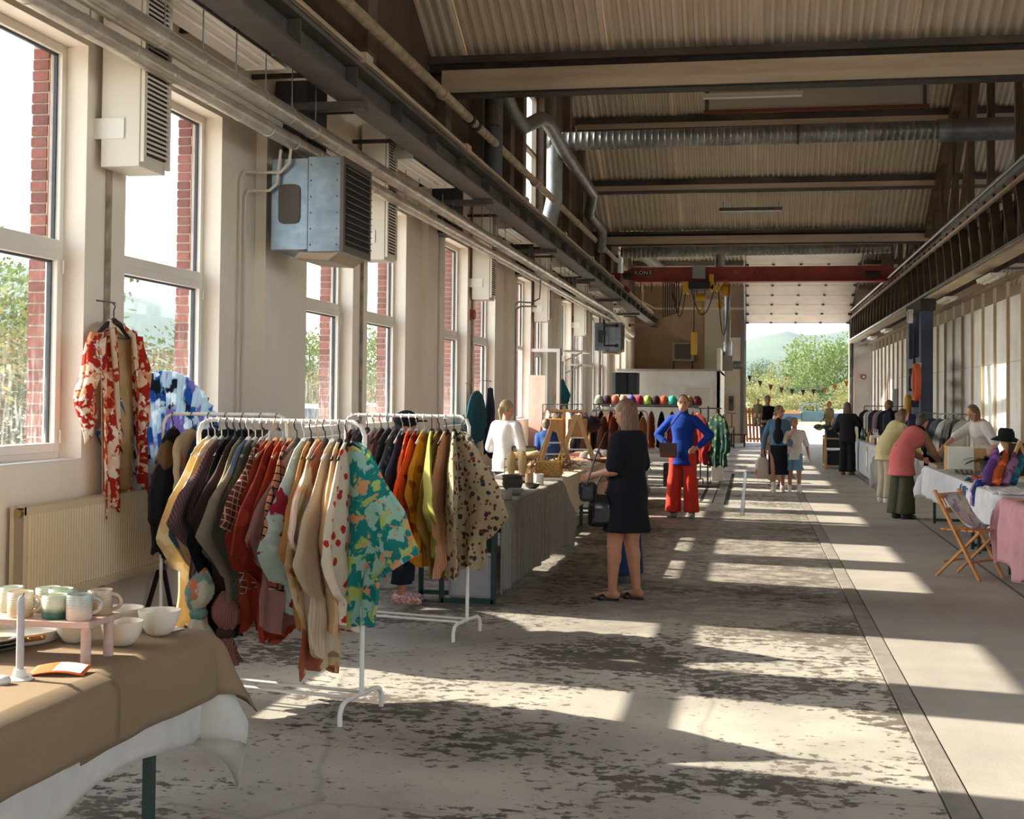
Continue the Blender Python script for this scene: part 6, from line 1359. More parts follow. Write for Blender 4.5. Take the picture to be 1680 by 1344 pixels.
# dark clothes rail and goods by the navy column
rack((2.75, 33.6), (3.6, 31.6), 'black clothes rail before the navy column', 1.5, M('black_rail', (34, 32, 34)))
for i in range(9):
    f = .06+.11*i; c_ = ((40, 40, 44), (206, 200, 190), (50, 46, 50), (150, 120, 140), (36, 36, 40), (120, 104, 92), (44, 44, 50), (176, 160, 150), (30, 30, 34))[i]
    garment((2.75+.85*f, 33.6-2*f, 1.5), R(-20), F('rail_%d' % i, 'plain', c_), ('black', 'cream', 'charcoal', 'mauve', 'jet black', 'taupe', 'slate', 'oatmeal', 'soot black')[i]+' garment on the black rail by the navy column', 'garment', 950+i, 'shirt', .8, .95, 'black', 'garments on the black rail', name='hanging_garment')
rack((3.3, 26.9), (3.9, 25.0), 'low black rail with dark coats behind the jewellery seller', 1.4, M('black_rail', (34, 32, 34)))
for i in range(6): garment((3.35+.1*i, 26.75-.31*i, 1.4), R(-20), F('dcoat_%d' % i, 'plain', ((34, 34, 38), (48, 48, 52), (30, 32, 40), (90, 88, 86), (40, 38, 40), (150, 144, 136))[i]), ('ink black', 'charcoal grey', 'midnight', 'ash grey', 'off-black', 'stone grey')[i]+' coat on the low rail behind the seller', 'coat', 980+i, 'jacket', .98, 1.0, 'black', 'dark coats behind the seller', name='hanging_coat')
t = thing('crate_stand', 'pine stand with dark cloth-lined crates near the doorway', 'crate stand', (2.0, 32.5, 0))
for x in (1.74, 2.24):
    for y in (32.1, 32.9): MB().box(x-.025, x+.025, y-.025, y+.025, 0, .78).build('leg', TANWD, t)
for z in (.05, .70): MB().box(1.72, 2.26, 32.08, 32.92, z, z+.04).build('shelf', TANWD, t)
MB().box(1.78, 2.22, 32.12, 32.88, .09, .42).build('lower_crate', M('dark_cloth_crate', (36, 38, 42), .8), t, bevel=.02); MB().box(1.76, 2.24, 32.1, 32.9, .5, .92).build('upper_crate', M('dark_cloth_crate', (36, 38, 42)), t, bevel=.02)
b = MB(); b.grid(lambda u, v: (1.5+.9*u, 32.0+1.0*v, .95+.05*math.sin(u*14)*math.cos(v*11)), 18, 14); o_ = b.build('folded_garments', F('camo_heap', 'blot', (92, 96, 84), (60, 62, 58), (150, 150, 140), sc=9), None, smooth=True); o_.modifiers.new('s', 'SOLIDIFY').thickness = .06; tag(o_, 'heap of grey-green folded garments on the dark crates', 'clothes')
# smaller things at the far end
t = thing('folding_bench_table', 'green folding bench table with a pine top by the white room', 'table', (-.8, 44.6, 0)); MB().box(-1.0, -.52, 44.3, 45.2, .66, .70).build('tabletop', TANWD, t)
for y in (44.36, 45.1): MB().box(-.96, -.92, y, y+.04, 0, .66).box(-.60, -.56, y, y+.04, 0, .66).box(-.96, -.56, y, y+.04, .05, .09).bar((-.94, y+.02, .1), (-.58, y+.02, .6), .02, .02).build('leg_frame', GRN, t)
t = thing('fire_extinguisher', 'red fire extinguisher on the green bench table', 'fire extinguisher', (-.95, 44.6, .70)); MB().lathe([(0, 0), (.06, 0), (.065, .02), (.065, .30), (.03, .36), (.02, .40), (0, .40)], (-.93, 44.7, .70), 18).build('cylinder', M('alarm_red', (150, 52, 40)), t, smooth=50); MB().tube([(-.93, 44.7, 1.1), (-.87, 44.68, 1.12), (-.86, 44.66, .9)], .012, 6).build('hose', BHAN, t)
t = thing('bar_stool', 'red framed stool upturned on the green bench table', 'stool', (-.65, 44.7, .70)); MB().bar((-.65, 44.7, .72), (-.65, 44.7, 1.15), .04, .04).bar((-.82, 44.7, 1.16), (-.5, 44.7, 1.16), .03, .03).bar((-.74, 44.7, .71), (-.56, 44.7, .71), .03, .03).build('frame', M('stool_red', (150, 74, 60), .5), t)
t = thing('low_bench', 'dark red low bench beside the green bench table', 'bench', (-.45, 45.6, 0)); MB().box(-.75, -.15, 45.5, 45.8, .4, .45).box(-.7, -.64, 45.55, 45.75, 0, .4).box(-.26, -.2, 45.55, 45.75, 0, .4).build('bench_frame', M('dark_red_bench', (96, 52, 44), .6), t)
t = thing('wall_phone', 'dark intercom box on the pale plaster by the doorway', 'intercom', (-.75, 49.9, 1.3)); MB().box(-.84, -.66, 49.84, 49.94, 1.2, 1.75).build('case', M('intercom_grey', (70, 68, 68), .5), t, bevel=.01); MB().box(-.80, -.70, 49.82, 49.84, 1.45, 1.65).build('panel', SOOT, t)
t = thing('pallet', 'wooden pallet leaning on the door post outside', 'pallet', (.15, 50.6, 0))
for i in range(6): MB().bar((-.15+.13*i, 50.7, 0), (-.22+.13*i, 50.95, 1.3), .09, .02, (0, 1, 0)).build('plank', M('pallet_wood', (140, 92, 56), .8, var=((110, 70, 42), 4, .3, .7)), t)
for f in (.1, .5, .9): MB().bar((-.2-.07*f, 50.74+.25*f, 1.3*f), (.55-.07*f, 50.74+.25*f, 1.3*f), .09, .08).build('bearer', M('pallet_wood', (140, 92, 56)), t)
for i, (x, y, lb) in enumerate(((4.05, 49.6, 'small round red alarm on the far pillar'),)):
    t = thing('alarm_bell', lb, 'alarm', (x, 49.74, 2.5)); MB().cyl((x, 49.75, 2.5), (x, 49.68, 2.5), .1, 18).build('bell', M('alarm_red', (150, 52, 40)), t); MB().cyl((x, 49.68, 2.5), (x, 49.67, 2.5), .05, 14).build('cap', LAMPW, t)
t = thing('beach_flag', 'tall orange and white feather flag leaning on the stud wall', 'flag', (4.0, 39.6, 0)); b = MB(); b.grid(lambda u, v: (3.95-.04*math.sin(v*2), 39.5+.55*u*math.sin(math.pi*min(1, .15+v*.85)), .8+1.75*v), 6, 14); o_ = b.build('flag_cloth', F('flag_orange', 'blot', (214, 150, 120), (206, 110, 70), (200, 196, 200), sc=2.4), t, smooth=True); MB().tube([(3.96, 39.5, 0), (3.96, 39.48, 1.6), (3.93, 39.6, 2.6)], .012, 6).build('flag_pole', WHITEP, t)
t = thing('display_screen', 'dark grey display panel standing by the stud wall', 'panel', (3.8, 36.0, 0)); MB().box(3.75, 3.78, 35.6, 36.6, .1, 1.95).build('board', M('dark_grey_panel', (84, 80, 80), .7), t); MB().box(3.6, 3.9, 35.6, 35.65, 0, .1).box(3.6, 3.9, 36.55, 36.6, 0, .1).build('foot', DARKST, t)
t = thing('yellow_can', 'yellow canister on a ledge of the navy column', 'canister', (3.30, 29.2, 1.35)); MB().lathe([(0, 0), (.07, 0), (.075, .02), (.075, .36), (.04, .42), (0, .42)], (3.30, 29.2, 1.35), 18).build('canister_body', M('can_yellow', (196, 140, 40), .5), t, smooth=50); MB().box(3.2, 3.415, 28.9, 29.9, 1.32, 1.35).build('ledge', BLU, t)
# ------------------------------------------------------------------ people
SKIN = M('skin_light', (214, 160, 130), .55, var=((200, 142, 112), 12, .3, .7)); SKINT = M('skin_tanned', (190, 134, 102), .55, var=((174, 116, 86), 12, .3, .7))
def remesh(b, name, mt, parent, vox, smooth_it=4, sub=True):
    me = b.mesh(name, mt); ob = bpy.data.objects.new(name, me); COL.objects.link(ob)
    md = ob.modifiers.new('r', 'REMESH'); md.mode = 'VOXEL'; md.voxel_size = vox; md.use_smooth_shade = True
    sm_ = ob.modifiers.new('s', 'SMOOTH'); sm_.factor = .5; sm_.iterations = smooth_it
    dg = bpy.context.evaluated_depsgraph_get(); new = bpy.data.meshes.new_from_object(ob.evaluated_get(dg)); bpy.data.objects.remove(ob)
    new.name = name; new.materials.clear(); new.materials.append(mt); new.polygons.foreach_set('use_smooth', [True]*len(new.polygons))
    o_ = bpy.data.objects.new(name, new); COL.objects.link(o_); o_.parent = parent; return o_
def capsule(b, p, q, ra, rb, n=12):
    p, q = Vector(p), Vector(q); d = (q-p); L_ = d.length; d = d/L_ if L_ > 1e-6 else Vector((0, 0, 1)); pts = []; rs = []
    for a in (-90, -60, -30, 0): pts.append(p+d*ra*math.sin(R(a))); rs.append(max(ra*math.cos(R(a)), .0008))
    for a in (0, 30, 60, 90): pts.append(q+d*rb*math.sin(R(a))); rs.append(max(rb*math.cos(R(a)), .0008))
    b.tube(pts, rs, n)
def loft(b, rings, n=20, fold=0, k=7, ph=0):
    """rings: (centre, rx, ry, lateral, forward)"""
    vs = []; fs = []
    for i, (c, rx, ry, lx, fy) in enumerate(rings):
        f_i = fold[i] if isinstance(fold, (list, tuple)) else fold
        for j in range(n):
            a = 2*math.pi*j/n; m_ = 1+f_i*math.sin(a*k+ph+i*.25)
            vs.append(Vector(c)+lx*rx*m_*math.cos(a)+fy*ry*m_*math.sin(a))
    for i in range(len(rings)-1):
        for j in range(n): fs.append((i*n+j, i*n+(j+1) % n, (i+1)*n+(j+1) % n, (i+1)*n+j))
    fs += [tuple(range(n-1, -1, -1)), tuple(range((len(rings)-1)*n, len(rings)*n))]; b.add(vs, fs)
EX, EY, EZ = Vector((1, 0, 0)), Vector((0, 1, 0)), Vector((0, 0, 1))
def person(label, loc, rz, H, outfit, hair=('short', (90, 66, 48)), pose=None, bend=0, skin=None, vox=.012, face=True, head_turn=0, head_down=0, fem=True, group=None, hands=(None, None), build=1.0):
    t = thing('person', label, 'person', loc, R(rz), group); sk_ = skin or SKIN; pose = pose or {}
    J = {'hip': (0, 0, .53), 'waist': (0, 0, .62), 'chest': (0, .004, .72), 'nb': (0, -.008, .825), 'head': (0, .014, .925)}
    for s_, n_ in ((1, 'R'), (-1, 'L')):
        J['sh'+n_] = (s_*(.090 if fem else .104), 0, .784); J['el'+n_] = (s_*.118, -.012, .63); J['wr'+n_] = (s_*.128, .03, .48)
        J['hp'+n_] = (s_*.048, 0, .515); J['kn'+n_] = (s_*.052, .012, .285); J['an'+n_] = (s_*.055, -.008, .045)
    J = {k: Vector(v) for k, v in J.items()}
    rot = Matrix.Rotation(-R(bend), 3, 'X'); half = Matrix.Rotation(-R(bend*.5), 3, 'X'); hp = J['hip'].copy()
    for k in ('chest', 'nb', 'head', 'shR', 'shL', 'elR', 'elL', 'wrR', 'wrL'): J[k] = hp+rot @ (J[k]-hp)
    J['waist'] = hp+half @ (J['waist']-hp)
    for k, v in pose.items():
        if k in J: J[k] = Vector(v)
    J = {k: v*H for k, v in J.items()}
    up_ = rot @ EZ; fo = rot @ EY; w = build
    hr = Matrix.Rotation(R(head_turn), 3, 'Z') @ Matrix.Rotation(-R(head_down+bend*.6), 3, 'X'); hu, hf, hx = hr @ EZ, hr @ EY, hr @ EX
    if 'head' not in pose: J['head'] = J['nb']+(up_*.4+hu*.6).normalized()*.089*H+hf*.018*H
    hd = J['head']
    def torso(infl=0, hem=None, top=.815, fold=0, flare=0, k=7):
        rg = []
        rows = [(.47, .080, .066), (.53, .086, .068), (.58, .076, .060), (.62, .069, .055), (.67, .074, .058), (.72, .083, .064), (.76, .088, .060), (.80, .078, .048), (.83, .036, .034)] if fem else [(.47, .076, .064), (.53, .080, .066), (.58, .076, .062), (.62, .076, .060), (.67, .082, .062), (.72, .093, .066), (.76, .098, .062), (.80, .088, .050), (.83, .038, .036)]
        for z, rx, ry in rows:
            if hem is not None and z < hem: continue
            if z > top+.02: continue
            f = min(max((z-.53)/.2, 0), 1); M_ = Matrix.Rotation(-R(bend*f), 3, 'X')
            if z <= .53: c = Vector((0, 0, z*H))
            elif z <= .62: c = J['hip'].lerp(J['waist'], (z-.53)/.09)
            elif z <= .72: c = J['waist'].lerp(J['chest'], (z-.62)/.10)
            else: c = J['chest'].lerp(J['nb'], (z-.72)/.105)
            fl_ = flare*max(0, .62-z)/.15
            rg.append((c, (rx*w+infl+fl_)*H, (ry*w+infl+fl_)*H, EX, M_ @ EY))
        return rg
    # body: one surface
    b = MB(); loft(b, torso())
    capsule(b, J['nb']-up_*.03*H, hd-hu*.035*H, .034*H, .031*H)
    b.sph(hd+hu*.008*H, (.043*H, .053*H, .060*H), 20, 14, hr); b.sph(hd-hu*.030*H+hf*.012*H, (.034*H, .038*H, .036*H), 16, 10, hr)
    capsule(b, hd+hf*.050*H+hu*.002*H, hd+hf*.058*H-hu*.014*H, .0055*H, .0085*H, 8)
    for s_ in (-1, 1): b.sph(hd+hx*s_*.044*H-hf*.004*H-hu*.004*H, (.006*H, .012*H, .018*H), 8, 6, hr)
    for n_, s_ in (('R', 1), ('L', -1)):
        sh, el, wr = J['sh'+n_], J['el'+n_], J['wr'+n_]
        capsule(b, J['chest'].lerp(J['nb'], .62)+EX*s_*.05*H, sh, .036*H*w, .031*H*w); capsule(b, sh, el, .029*H*w, .024*H*w); capsule(b, el, wr, .0245*H*w, .0165*H)
        fd = (wr-el).normalized(); hdv = hands[0 if n_ == 'R' else 1]; hdir = Vector(hdv).normalized() if hdv else fd
        side = hdir.cross(EX*s_+EY*.2); side = side.normalized() if side.length > .1 else EZ; nrm = side.cross(hdir).normalized()
        pc = wr+hdir*.028*H; rt3 = Matrix((side, nrm, hdir)).transposed()
        b.sph(pc, (.022*H, .0105*H, .032*H), 12, 8, rt3); curl = -nrm*s_
        for k_ in range(4):
            base = wr+hdir*.052*H+side*(k_-1.5)*.0115*H; ln = (.030, .036, .034, .026)[k_]*H
            mid = base+hdir*ln*.75+curl*ln*.15; tip = mid+hdir*ln*.45+curl*ln*.4
            capsule(b, base-hdir*.012*H, mid, .0058*H, .0052*H, 8); capsule(b, mid, tip, .0052*H, .0045*H, 8)
        tb = wr+hdir*.018*H+side*.018*H; tm = tb+side*.016*H+hdir*.018*H+curl*.006*H; capsule(b, tb, tm, .0075*H, .006*H, 8); capsule(b, tm, tm+hdir*.020*H+curl*.006*H, .006*H, .005*H, 8)
        hpj, kn, an = J['hp'+n_], J['kn'+n_], J['an'+n_]
        capsule(b, hpj, kn, .056*H*w, .036*H*w); capsule(b, kn, an, .036*H*w, .021*H); mid = kn.lerp(an, .3); b.sph(mid-EY*.006*H, (.030*H*w, .032*H*w, .055*H), 12, 8)
        td = pose.get('toe'+n_, (s_*.12, 1, 0)); td = Vector(td).normalized(); capsule(b, an-td*.018*H-EZ*.016*H, an+td*.085*H-EZ*.029*H, .024*H, .015*H); capsule(b, an+td*.05*H+td.cross(EZ)*.012*H-EZ*.03*H, an+td*.095*H+td.cross(EZ)*.012*H-EZ*.032*H, .013*H, .011*H)
    remesh(b, 'body', sk_, t, vox, 3)
    for it in outfit:
        kind, mt = it[0], it[1]; o = it[2] if len(it) > 2 else {}; b = MB(); nm = o.get('name', kind)
        if kind in ('top', 'sweater', 'jacket', 'shirt', 'vest', 'cardigan'):
            infl = o.get('infl', .012); hem = o.get('hem', .50); rg = torso(infl, min(hem, .6), o.get('neck', .83), flare=0)
            if hem < .47:
                c0 = rg[0]; rg = [(Vector((0, o.get('back', 0)*H, hem*H)), c0[1]*(1+o.get('flare', .1)), c0[2]*(1+o.get('flare', .1)), EX, EY)]+rg
            loft(b, rg, 24, o.get('fold', .015), 6, 1.3)
            sl = o.get('sleeve', 1.0); si = o.get('slw', .008)
            if o.get('collar'): capsule(b, J['nb'], J['nb'].lerp(hd, .38), .044*H, .040*H)
            for n_, s_ in (('R', 1), ('L', -1)):
                sh, el, wr = J['sh'+n_], J['el'+n_], J['wr'+n_]; capsule(b, J['chest'].lerp(J['nb'], .60)+EX*s_*.05*H, sh, (.040+infl*.4)*H*w, (.033+si*.6)*H*w)
                if sl > 0: capsule(b, sh, sh.lerp(el, min(sl*2, 1)), (.031+si)*H*w, (.026+si)*H*w)
                if sl > .5: capsule(b, el, el.lerp(wr, min((sl-.5)*2, .96)), (.026+si)*H*w, (.020+si*.8)*H)
        elif kind in ('trousers', 'shorts', 'jeans'):
            hem = o.get('hem', .03); wd = o.get('w', 1.0); rg = torso(.010, None)[:4]; loft(b, [(Vector((0, 0, .455*H)), .085*H*w, .070*H*w, EX, EY)]+rg, 24)
            for n_, s_ in (('R', 1), ('L', -1)):
                hpj, kn, an = J['hp'+n_], J['kn'+n_], J['an'+n_]; a = hpj; kz = max(kn.z, hem*H)
                pts = [(hpj, .062*w, .066*w)]+[(hpj.lerp(kn, f), .060*w-.016*f*(2-wd), .064*w-.018*f*(2-wd)) for f in (.35, .7)]
                if hem*H < kn.z-.02: pts += [(kn, .044*wd*w, .046*wd*w)]+[(kn.lerp(an, f), (.042+.010*f*(wd-1)*2)*wd, (.046+.014*f*(wd-1)*2)*wd) for f in (.5, min(1.0, (kn.z-hem*H)/max(kn.z-an.z, .01)))]
                else: pts += [(hpj.lerp(kn, (hpj.z-hem*H)/(hpj.z-kn.z)), .058*wd*w, .058*wd*w)]
                loft(b, [(c, rx*H, ry*H, EX, EY) for c, rx, ry in pts], 18, [0, .01, .02, .03, .03, .04, .04][:len(pts)], 5, s_)
        elif kind in ('dress', 'skirt'):
            hem = o.get('hem', .30); fl_ = o.get('flare', .03); rg = torso(o.get('infl', .014), .50, .62 if kind == 'skirt' else .83)
            n0 = 5; low = [(Vector((0, o.get('back', 0)*H*(1-i/n0), (hem+(.49-hem)*i/n0)*H)), (.088*w+.012+fl_*(1-i/n0))*H, (.070*w+.014+fl_*(1-i/n0))*H, EX, EY) for i in range(n0)]
            loft(b, low+rg, 36, [.05*(1-i/n0) for i in range(n0)]+[.01]*len(rg), 9, .7)
            sl = o.get('sleeve', .42)
            if kind == 'dress' and sl > 0:
                for n_, s_ in (('R', 1), ('L', -1)):
                    sh, el = J['sh'+n_], J['el'+n_]; capsule(b, J['chest'].lerp(J['nb'], .60)+EX*s_*.05*H, sh, .043*H*w, .038*H*w); capsule(b, sh, sh.lerp(el, sl*2), .038*H*w, .040*H*w)
        elif kind in ('shoes', 'sandals', 'boots'):
            for n_, s_ in (('R', 1), ('L', -1)):
                an = J['an'+n_]; td = Vector(pose.get('toe'+n_, (s_*.12, 1, 0))).normalized(); sd = td.cross(EZ)
                if kind == 'sandals':
                    loft(b, [(an-td*.035*H-EZ*.043*H, .022*H, .012*H, sd, EZ), (an+td*.04*H-EZ*.043*H, .026*H, .010*H, sd, EZ), (an+td*.11*H-EZ*.043*H, .023*H, .008*H, sd, EZ)], 12); capsule(b, an+td*.045*H-sd*.025*H-EZ*.035*H, an+td*.045*H+sd*.025*H-EZ*.035*H, .022*H, .022*H, 8)
                else:
                    capsule(b, an-td*.02*H-EZ*.018*H, an+td*.088*H-EZ*.028*H, .029*H, .020*H); capsule(b, an-td*.015*H-EZ*.034*H, an+td*.09*H-EZ*.036*H, .026*H, .022*H)
                    if kind == 'boots' or o.get('socks'): capsule(b, an-EZ*.01*H, an+EZ*.05*H, .026*H, .027*H)
        remesh(b, nm, mt, t, vox*o.get('vox', 1.0), o.get('smooth', 3))
    # hair
    st, hc = hair
    if st != 'none':
        hm = M('hair_%d_%d_%d' % hc, hc, .55, var=(tuple(int(v*.6) for v in hc), 30, .35, .65, 6), stretch=(3, 3, .4), bump=(60, .6)); b = MB()
        if st != 'cap_only':
            b.sph(hd+hu*.016*H-hf*.012*H, (.048*H, .054*H, .058*H), 20, 14, hr)
            if st in ('short', 'crop'): b.sph(hd-hf*.030*H-hu*.012*H, (.036*H, .030*H, .045*H), 14, 10, hr)
        if st == 'long' or st == 'bob':
            ln = .24 if st == 'long' else .085
            rg = [(hd+hu*.03*H-hf*.012*H, .047*H, .050*H, hx, hf)]
            for i in range(1, 8):
                f = i/7; rg.append((hd-hf*(.026+.012*f)*H-EZ*ln*f*H+hu*.01*H, (.052+.012*math.sin(f*3))*H*(1-.25*f*(st == 'long')), (.040-.012*f)*H, hx, hf))
            loft(b, rg, 20, .04, 8)
        if st == 'pony': b.sph(hd-hf*.062*H-hu*.010*H, (.022*H, .026*H, .03*H), 12, 8); capsule(b, hd-hf*.065*H-hu*.02*H, hd-hf*.060*H-EZ*.09*H, .018*H, .008*H)
        if st == 'bun': b.sph(hd-hf*.058*H-hu*.022*H, (.026*H, .024*H, .026*H), 12, 8); b.sph(hd-hf*.03*H-hu*.02*H, (.038*H, .03*H, .04*H), 12, 8)
        remesh(b, 'hair', hm, t, vox*.8, 2)
    if face:
        e = MB(); m2 = MB(); br = MB()
        for s_ in (-1, 1):
            e.sph(hd+hx*s_*.0175*H+hf*.0485*H+hu*.004*H, (.0065*H, .004*H, .0042*H), 10, 6, hr); br.sph(hd+hx*s_*.0185*H+hf*.0485*H+hu*.0150*H, (.0115*H, .0035*H, .0022*H), 10, 6, hr)
        m2.sph(hd+hf*.0485*H-hu*.0335*H, (.0145*H, .0045*H, .0036*H), 12, 6, hr)
        e.build('eyes', M('eye_dark', (40, 30, 28), .3), t, smooth=True, world=False); br.build('eyebrows', M('brow_brown', (110, 78, 56), .8), t, smooth=True, world=False); m2.build('mouth', M('lip_rose', (170, 92, 84), .5), t, smooth=True, world=False)
    return t, J, hd
def at_person(t, v): return t.location+Matrix.Rotation(t.rotation_euler.z, 3, 'Z') @ Vector(v)
C = lambda n, c, tl=.0, **k: F('wear_'+n, 'plain', c, tl=tl, **k)

# woman in the black dress with two bags
t, J, hd = person('woman in a black dress with long brown hair holding a bag on her arm', (-.99, 10.68, 0), 62, 1.66,
    [('dress', C('black_dress', (26, 27, 34)), {'hem': .335, 'flare': .022, 'infl': .024, 'sleeve': .42}), ('sandals', M('black_leather_sandal', (24, 22, 22), .35))], ('long', (134, 96, 64)),
    {'elR': (.13, -.005, .635), 'wrR': (.09, .13, .60), 'elL': (-.13, -.005, .635), 'wrL': (-.07, .15, .605), 'anR': (.06, -.02, .045), 'anL': (-.06, .045, .045), 'knR': (.055, .01, .285), 'knL': (-.055, .035, .285)}, skin=SKINT, vox=.010, build=1.08, head_down=6)
b = at_person(t, J['wrL'].lerp(J['elL'], .5)); PAT = M('black_patent_leather', (14, 14, 16), .22, coat=.25); BL = M('black_grain_leather', (28, 28, 32), .4, bump=(60, .2))
g = thing('handbag', 'large shiny black handbag hanging from the forearm of the woman in black', 'handbag', (b.x, b.y, b.z-.43))
bb = MB(); 
loft(bb, [(Vector((0, 0, z)), wx, wy, Vector((.97, .25, 0)).normalized(), Vector((-.25, .97, 0)).normalized()) for z, wx, wy in ((0, .10, .04), (.015, .125, .055), (.16, .125, .05), (.24, .105, .03), (.26, .095, .02))], 24)
bb.build('bag_body', PAT, g, smooth=50, world=False)
dv = Vector((.97, .25, 0)).normalized(); dn = Vector((-.25, .97, 0)).normalized()
for s_ in (-1, 1): MB().tube([dv*(-.075)+dn*s_*.03+EZ*.2, dv*(-.06)+dn*s_*.03+EZ*.34, dv*0+dn*s_*.02+EZ*.45, dv*.06+dn*s_*.03+EZ*.34, dv*.075+dn*s_*.03+EZ*.2], .008, 8).build('bag_handle', PAT, g, smooth=True, world=False)
MB().box(-.06, .06, -.062, -.05, .04, .15).build('front_pocket', PAT, g, world=False)
g = thing('shoulder_bag', 'small black camera bag in front of the woman in black', 'handbag', (-1.30, 10.60, .80))
MB().box(-.06, .06, -.11, .11, 0, .15).build('bag_body', BL, g, world=False, bevel=.03); MB().box(-.065, -.055, -.11, .11, .06, .15).build('bag_flap', BL, g, world=False, bevel=.004)
MB().tube([(0, -.1, .14), (.06, -.07, .35), (.14, 0, .55), (.2, .06, .6)], .007, 8).build('bag_strap', BL, g, smooth=True, world=False)
b = at_person(t, J['wrR']); g = thing('leather_wallet', 'brown leather goods held open by the woman in black', 'wallet', (b.x-.12, b.y, b.z+.10), R(20))
MB().prism([(-.14, .03), (0, 0), (.14, .03), (.14, .045), (0, .012), (-.14, .045)], -.08, .08, 'y').build('cover', M('brown_leather', (112, 66, 44), .5), g, world=False)
MB().box(-.1, .1, -.06, .06, .02, .03).build('lining', M('tan_leather', (166, 104, 58)), g, world=False)

# visitor hidden behind her, jeans showing
person('visitor in blue jeans standing behind the woman in black', (-1.08, 11.75, 0), 60, 1.60, [('jeans', C('dark_jeans', (44, 66, 104)), {'w': 1.1}), ('top', C('charcoal_top', (40, 42, 48)), {'sleeve': .4, 'hem': .5}), ('shoes', M('grey_shoe', (90, 88, 90), .6))], ('short', (80, 60, 46)), vox=.018, face=False)

# woman in royal blue and red
t, J, hd = person('woman in a royal blue tunic and red trousers with hands on hips', (-.93, 18.25, 0), 172, 1.72,
    [('trousers', C('red_trousers', (214, 62, 44)), {'hem': .025, 'w': 1.32}), ('sweater', C('royal_blue_knit', (28, 62, 150)), {'hem': .42, 'sleeve': .92, 'collar': 1, 'flare': .12, 'infl': .014}), ('shoes', M('grey_trainer', (120, 116, 112), .6))], ('crop', (122, 92, 66)),
    {'elR': (.215, -.05, .66), 'wrR': (.115, .02, .565), 'elL': (-.215, -.04, .66), 'wrL': (-.12, .03, .56), 'anR': (.075, 0, .045), 'anL': (-.075, 0, .045), 'knR': (.066, .01, .285), 'knL': (-.066, .01, .285)}, vox=.012, hands=((-.6, .5, -.3), (.6, .5, -.3)), head_turn=6)
g = thing('belt_bag', 'brown leather crossbody bag on the woman in blue', 'handbag', (-1.10, 18.02, .83))
MB().box(-.13, .10, -.05, .05, 0, .20).build('bag_body', M('brown_leather', (112, 66, 44)), g, world=False, bevel=.02); MB().box(-.135, .105, -.06, -.05, .08, .2).build('bag_flap', M('dark_leather', (84, 48, 34), .5), g, world=False)
MB().tube([(-.1, 0, .2), (-.02, -.02, .38), (.14, .02, .6), (.24, .1, .66)], .008, 8).build('bag_strap', M('dark_leather', (84, 48, 34)), g, smooth=True, world=False)

# mother, boy and companion walking in
DEN = C('denim_jacket', (88, 120, 140)); BLD = C('black_maxi', (34, 34, 40))
t, J, hd = person('woman in a denim jacket and long black dress walking beside a boy', (.47, 23.75, 0), 178, 1.56,
    [('dress', BLD, {'hem': .20, 'flare': .02, 'sleeve': 0}), ('jacket', DEN, {'hem': .52, 'sleeve': .95, 'infl': .02}), ('shoes', M('white_sneaker', (232, 226, 218), .5), {'socks': 1})], ('bun', (120, 88, 62)),
    {'elR': (.15, -.03, .63), 'wrR': (.165, .02, .48), 'elL': (-.14, .0, .64), 'wrL': (-.13, .10, .52), 'anR': (.05, .10, .05), 'anL': (-.05, -.07, .06), 'knR': (.05, .06, .285), 'knL': (-.05, .02, .28)}, skin=SKINT, vox=.012, head_turn=55)
g = MB(); 
for s_ in (-1, 1): g.sph(hd+(Matrix.Rotation(R(55), 3, 'Z') @ Vector((s_*.026, .078, .008))), (.024, .01, .016), 10, 6, Matrix.Rotation(R(55), 3, 'Z'))
g.build('sunglasses', M('sunglass_black', (20, 18, 20), .15), t, smooth=True, world=False)
MB().sph((0, .058, 1.02), (.10, .092, .30), 16, 12).build('dress_front', BLD, t, smooth=True, world=False)
b = at_person(t, J['wrR']); g = thing('tote_bag', 'white cloth tote with an orange print carried by the woman in denim', 'bag', (b.x-.02, b.y-.02, b.z-.52))
bb = MB(); loft(bb, [(Vector((0, 0, z)), wx, wy, EX, EY) for z, wx, wy in ((0, .10, .05), (.04, .13, .07), (.3, .12, .06), (.38, .06, .03))], 16, .06, 5); bb.build('bag_body', C('tote_white', (226, 212, 196), .2), g, smooth=60, world=False)
MB().tube([(-.05, 0, .36), (-.02, 0, .47), (.02, 0, .47), (.05, 0, .36)], .008, 6).build('bag_handle', C('tote_white', (226, 212, 196)), g, smooth=True, world=False)
MB().sph((-.1, -.03, .12), (.03, .03, .06)).build('orange_print', M('print_orange', (226, 130, 90), .6), g, smooth=True, world=False)
person('boy in a white t-shirt and denim shorts with a hand at his mouth', (.75, 23.75, 0), 185, 1.34,
    [('shorts', C('denim_shorts', (112, 150, 172)), {'hem': .29, 'w': 1.18}), ('top', C('boy_white_tee', (226, 220, 216), .1), {'hem': .43, 'sleeve': .46, 'infl': .022, 'slw': .014, 'flare': .08}), ('shoes', M('white_sneaker', (232, 226, 218)), {'socks': 1})], ('crop', (104, 74, 52)),
    {'elR': (.125, .06, .66), 'wrR': (.03, .115, .80), 'elL': (-.165, -.04, .62), 'wrL': (-.185, .0, .49), 'anR': (.06, .0, .045), 'anL': (-.055, .09, .05), 'knL': (-.055, .06, .285)}, skin=SKINT, vox=.011, hands=((-.4, -.1, 1), None), fem=False)
person('companion in loose white trousers half hidden behind the woman in denim', (.46, 25.4, 0), 180, 1.40, [('trousers', C('cream_trousers', (226, 214, 196), .1), {'w': 1.25, 'hem': .08}), ('top', C('pale_peach_top', (226, 190, 166)), {'sleeve': .6}), ('sandals', M('brown_sandal', (96, 62, 44), .5))], ('short', (110, 80, 58)), vox=.016, face=False)

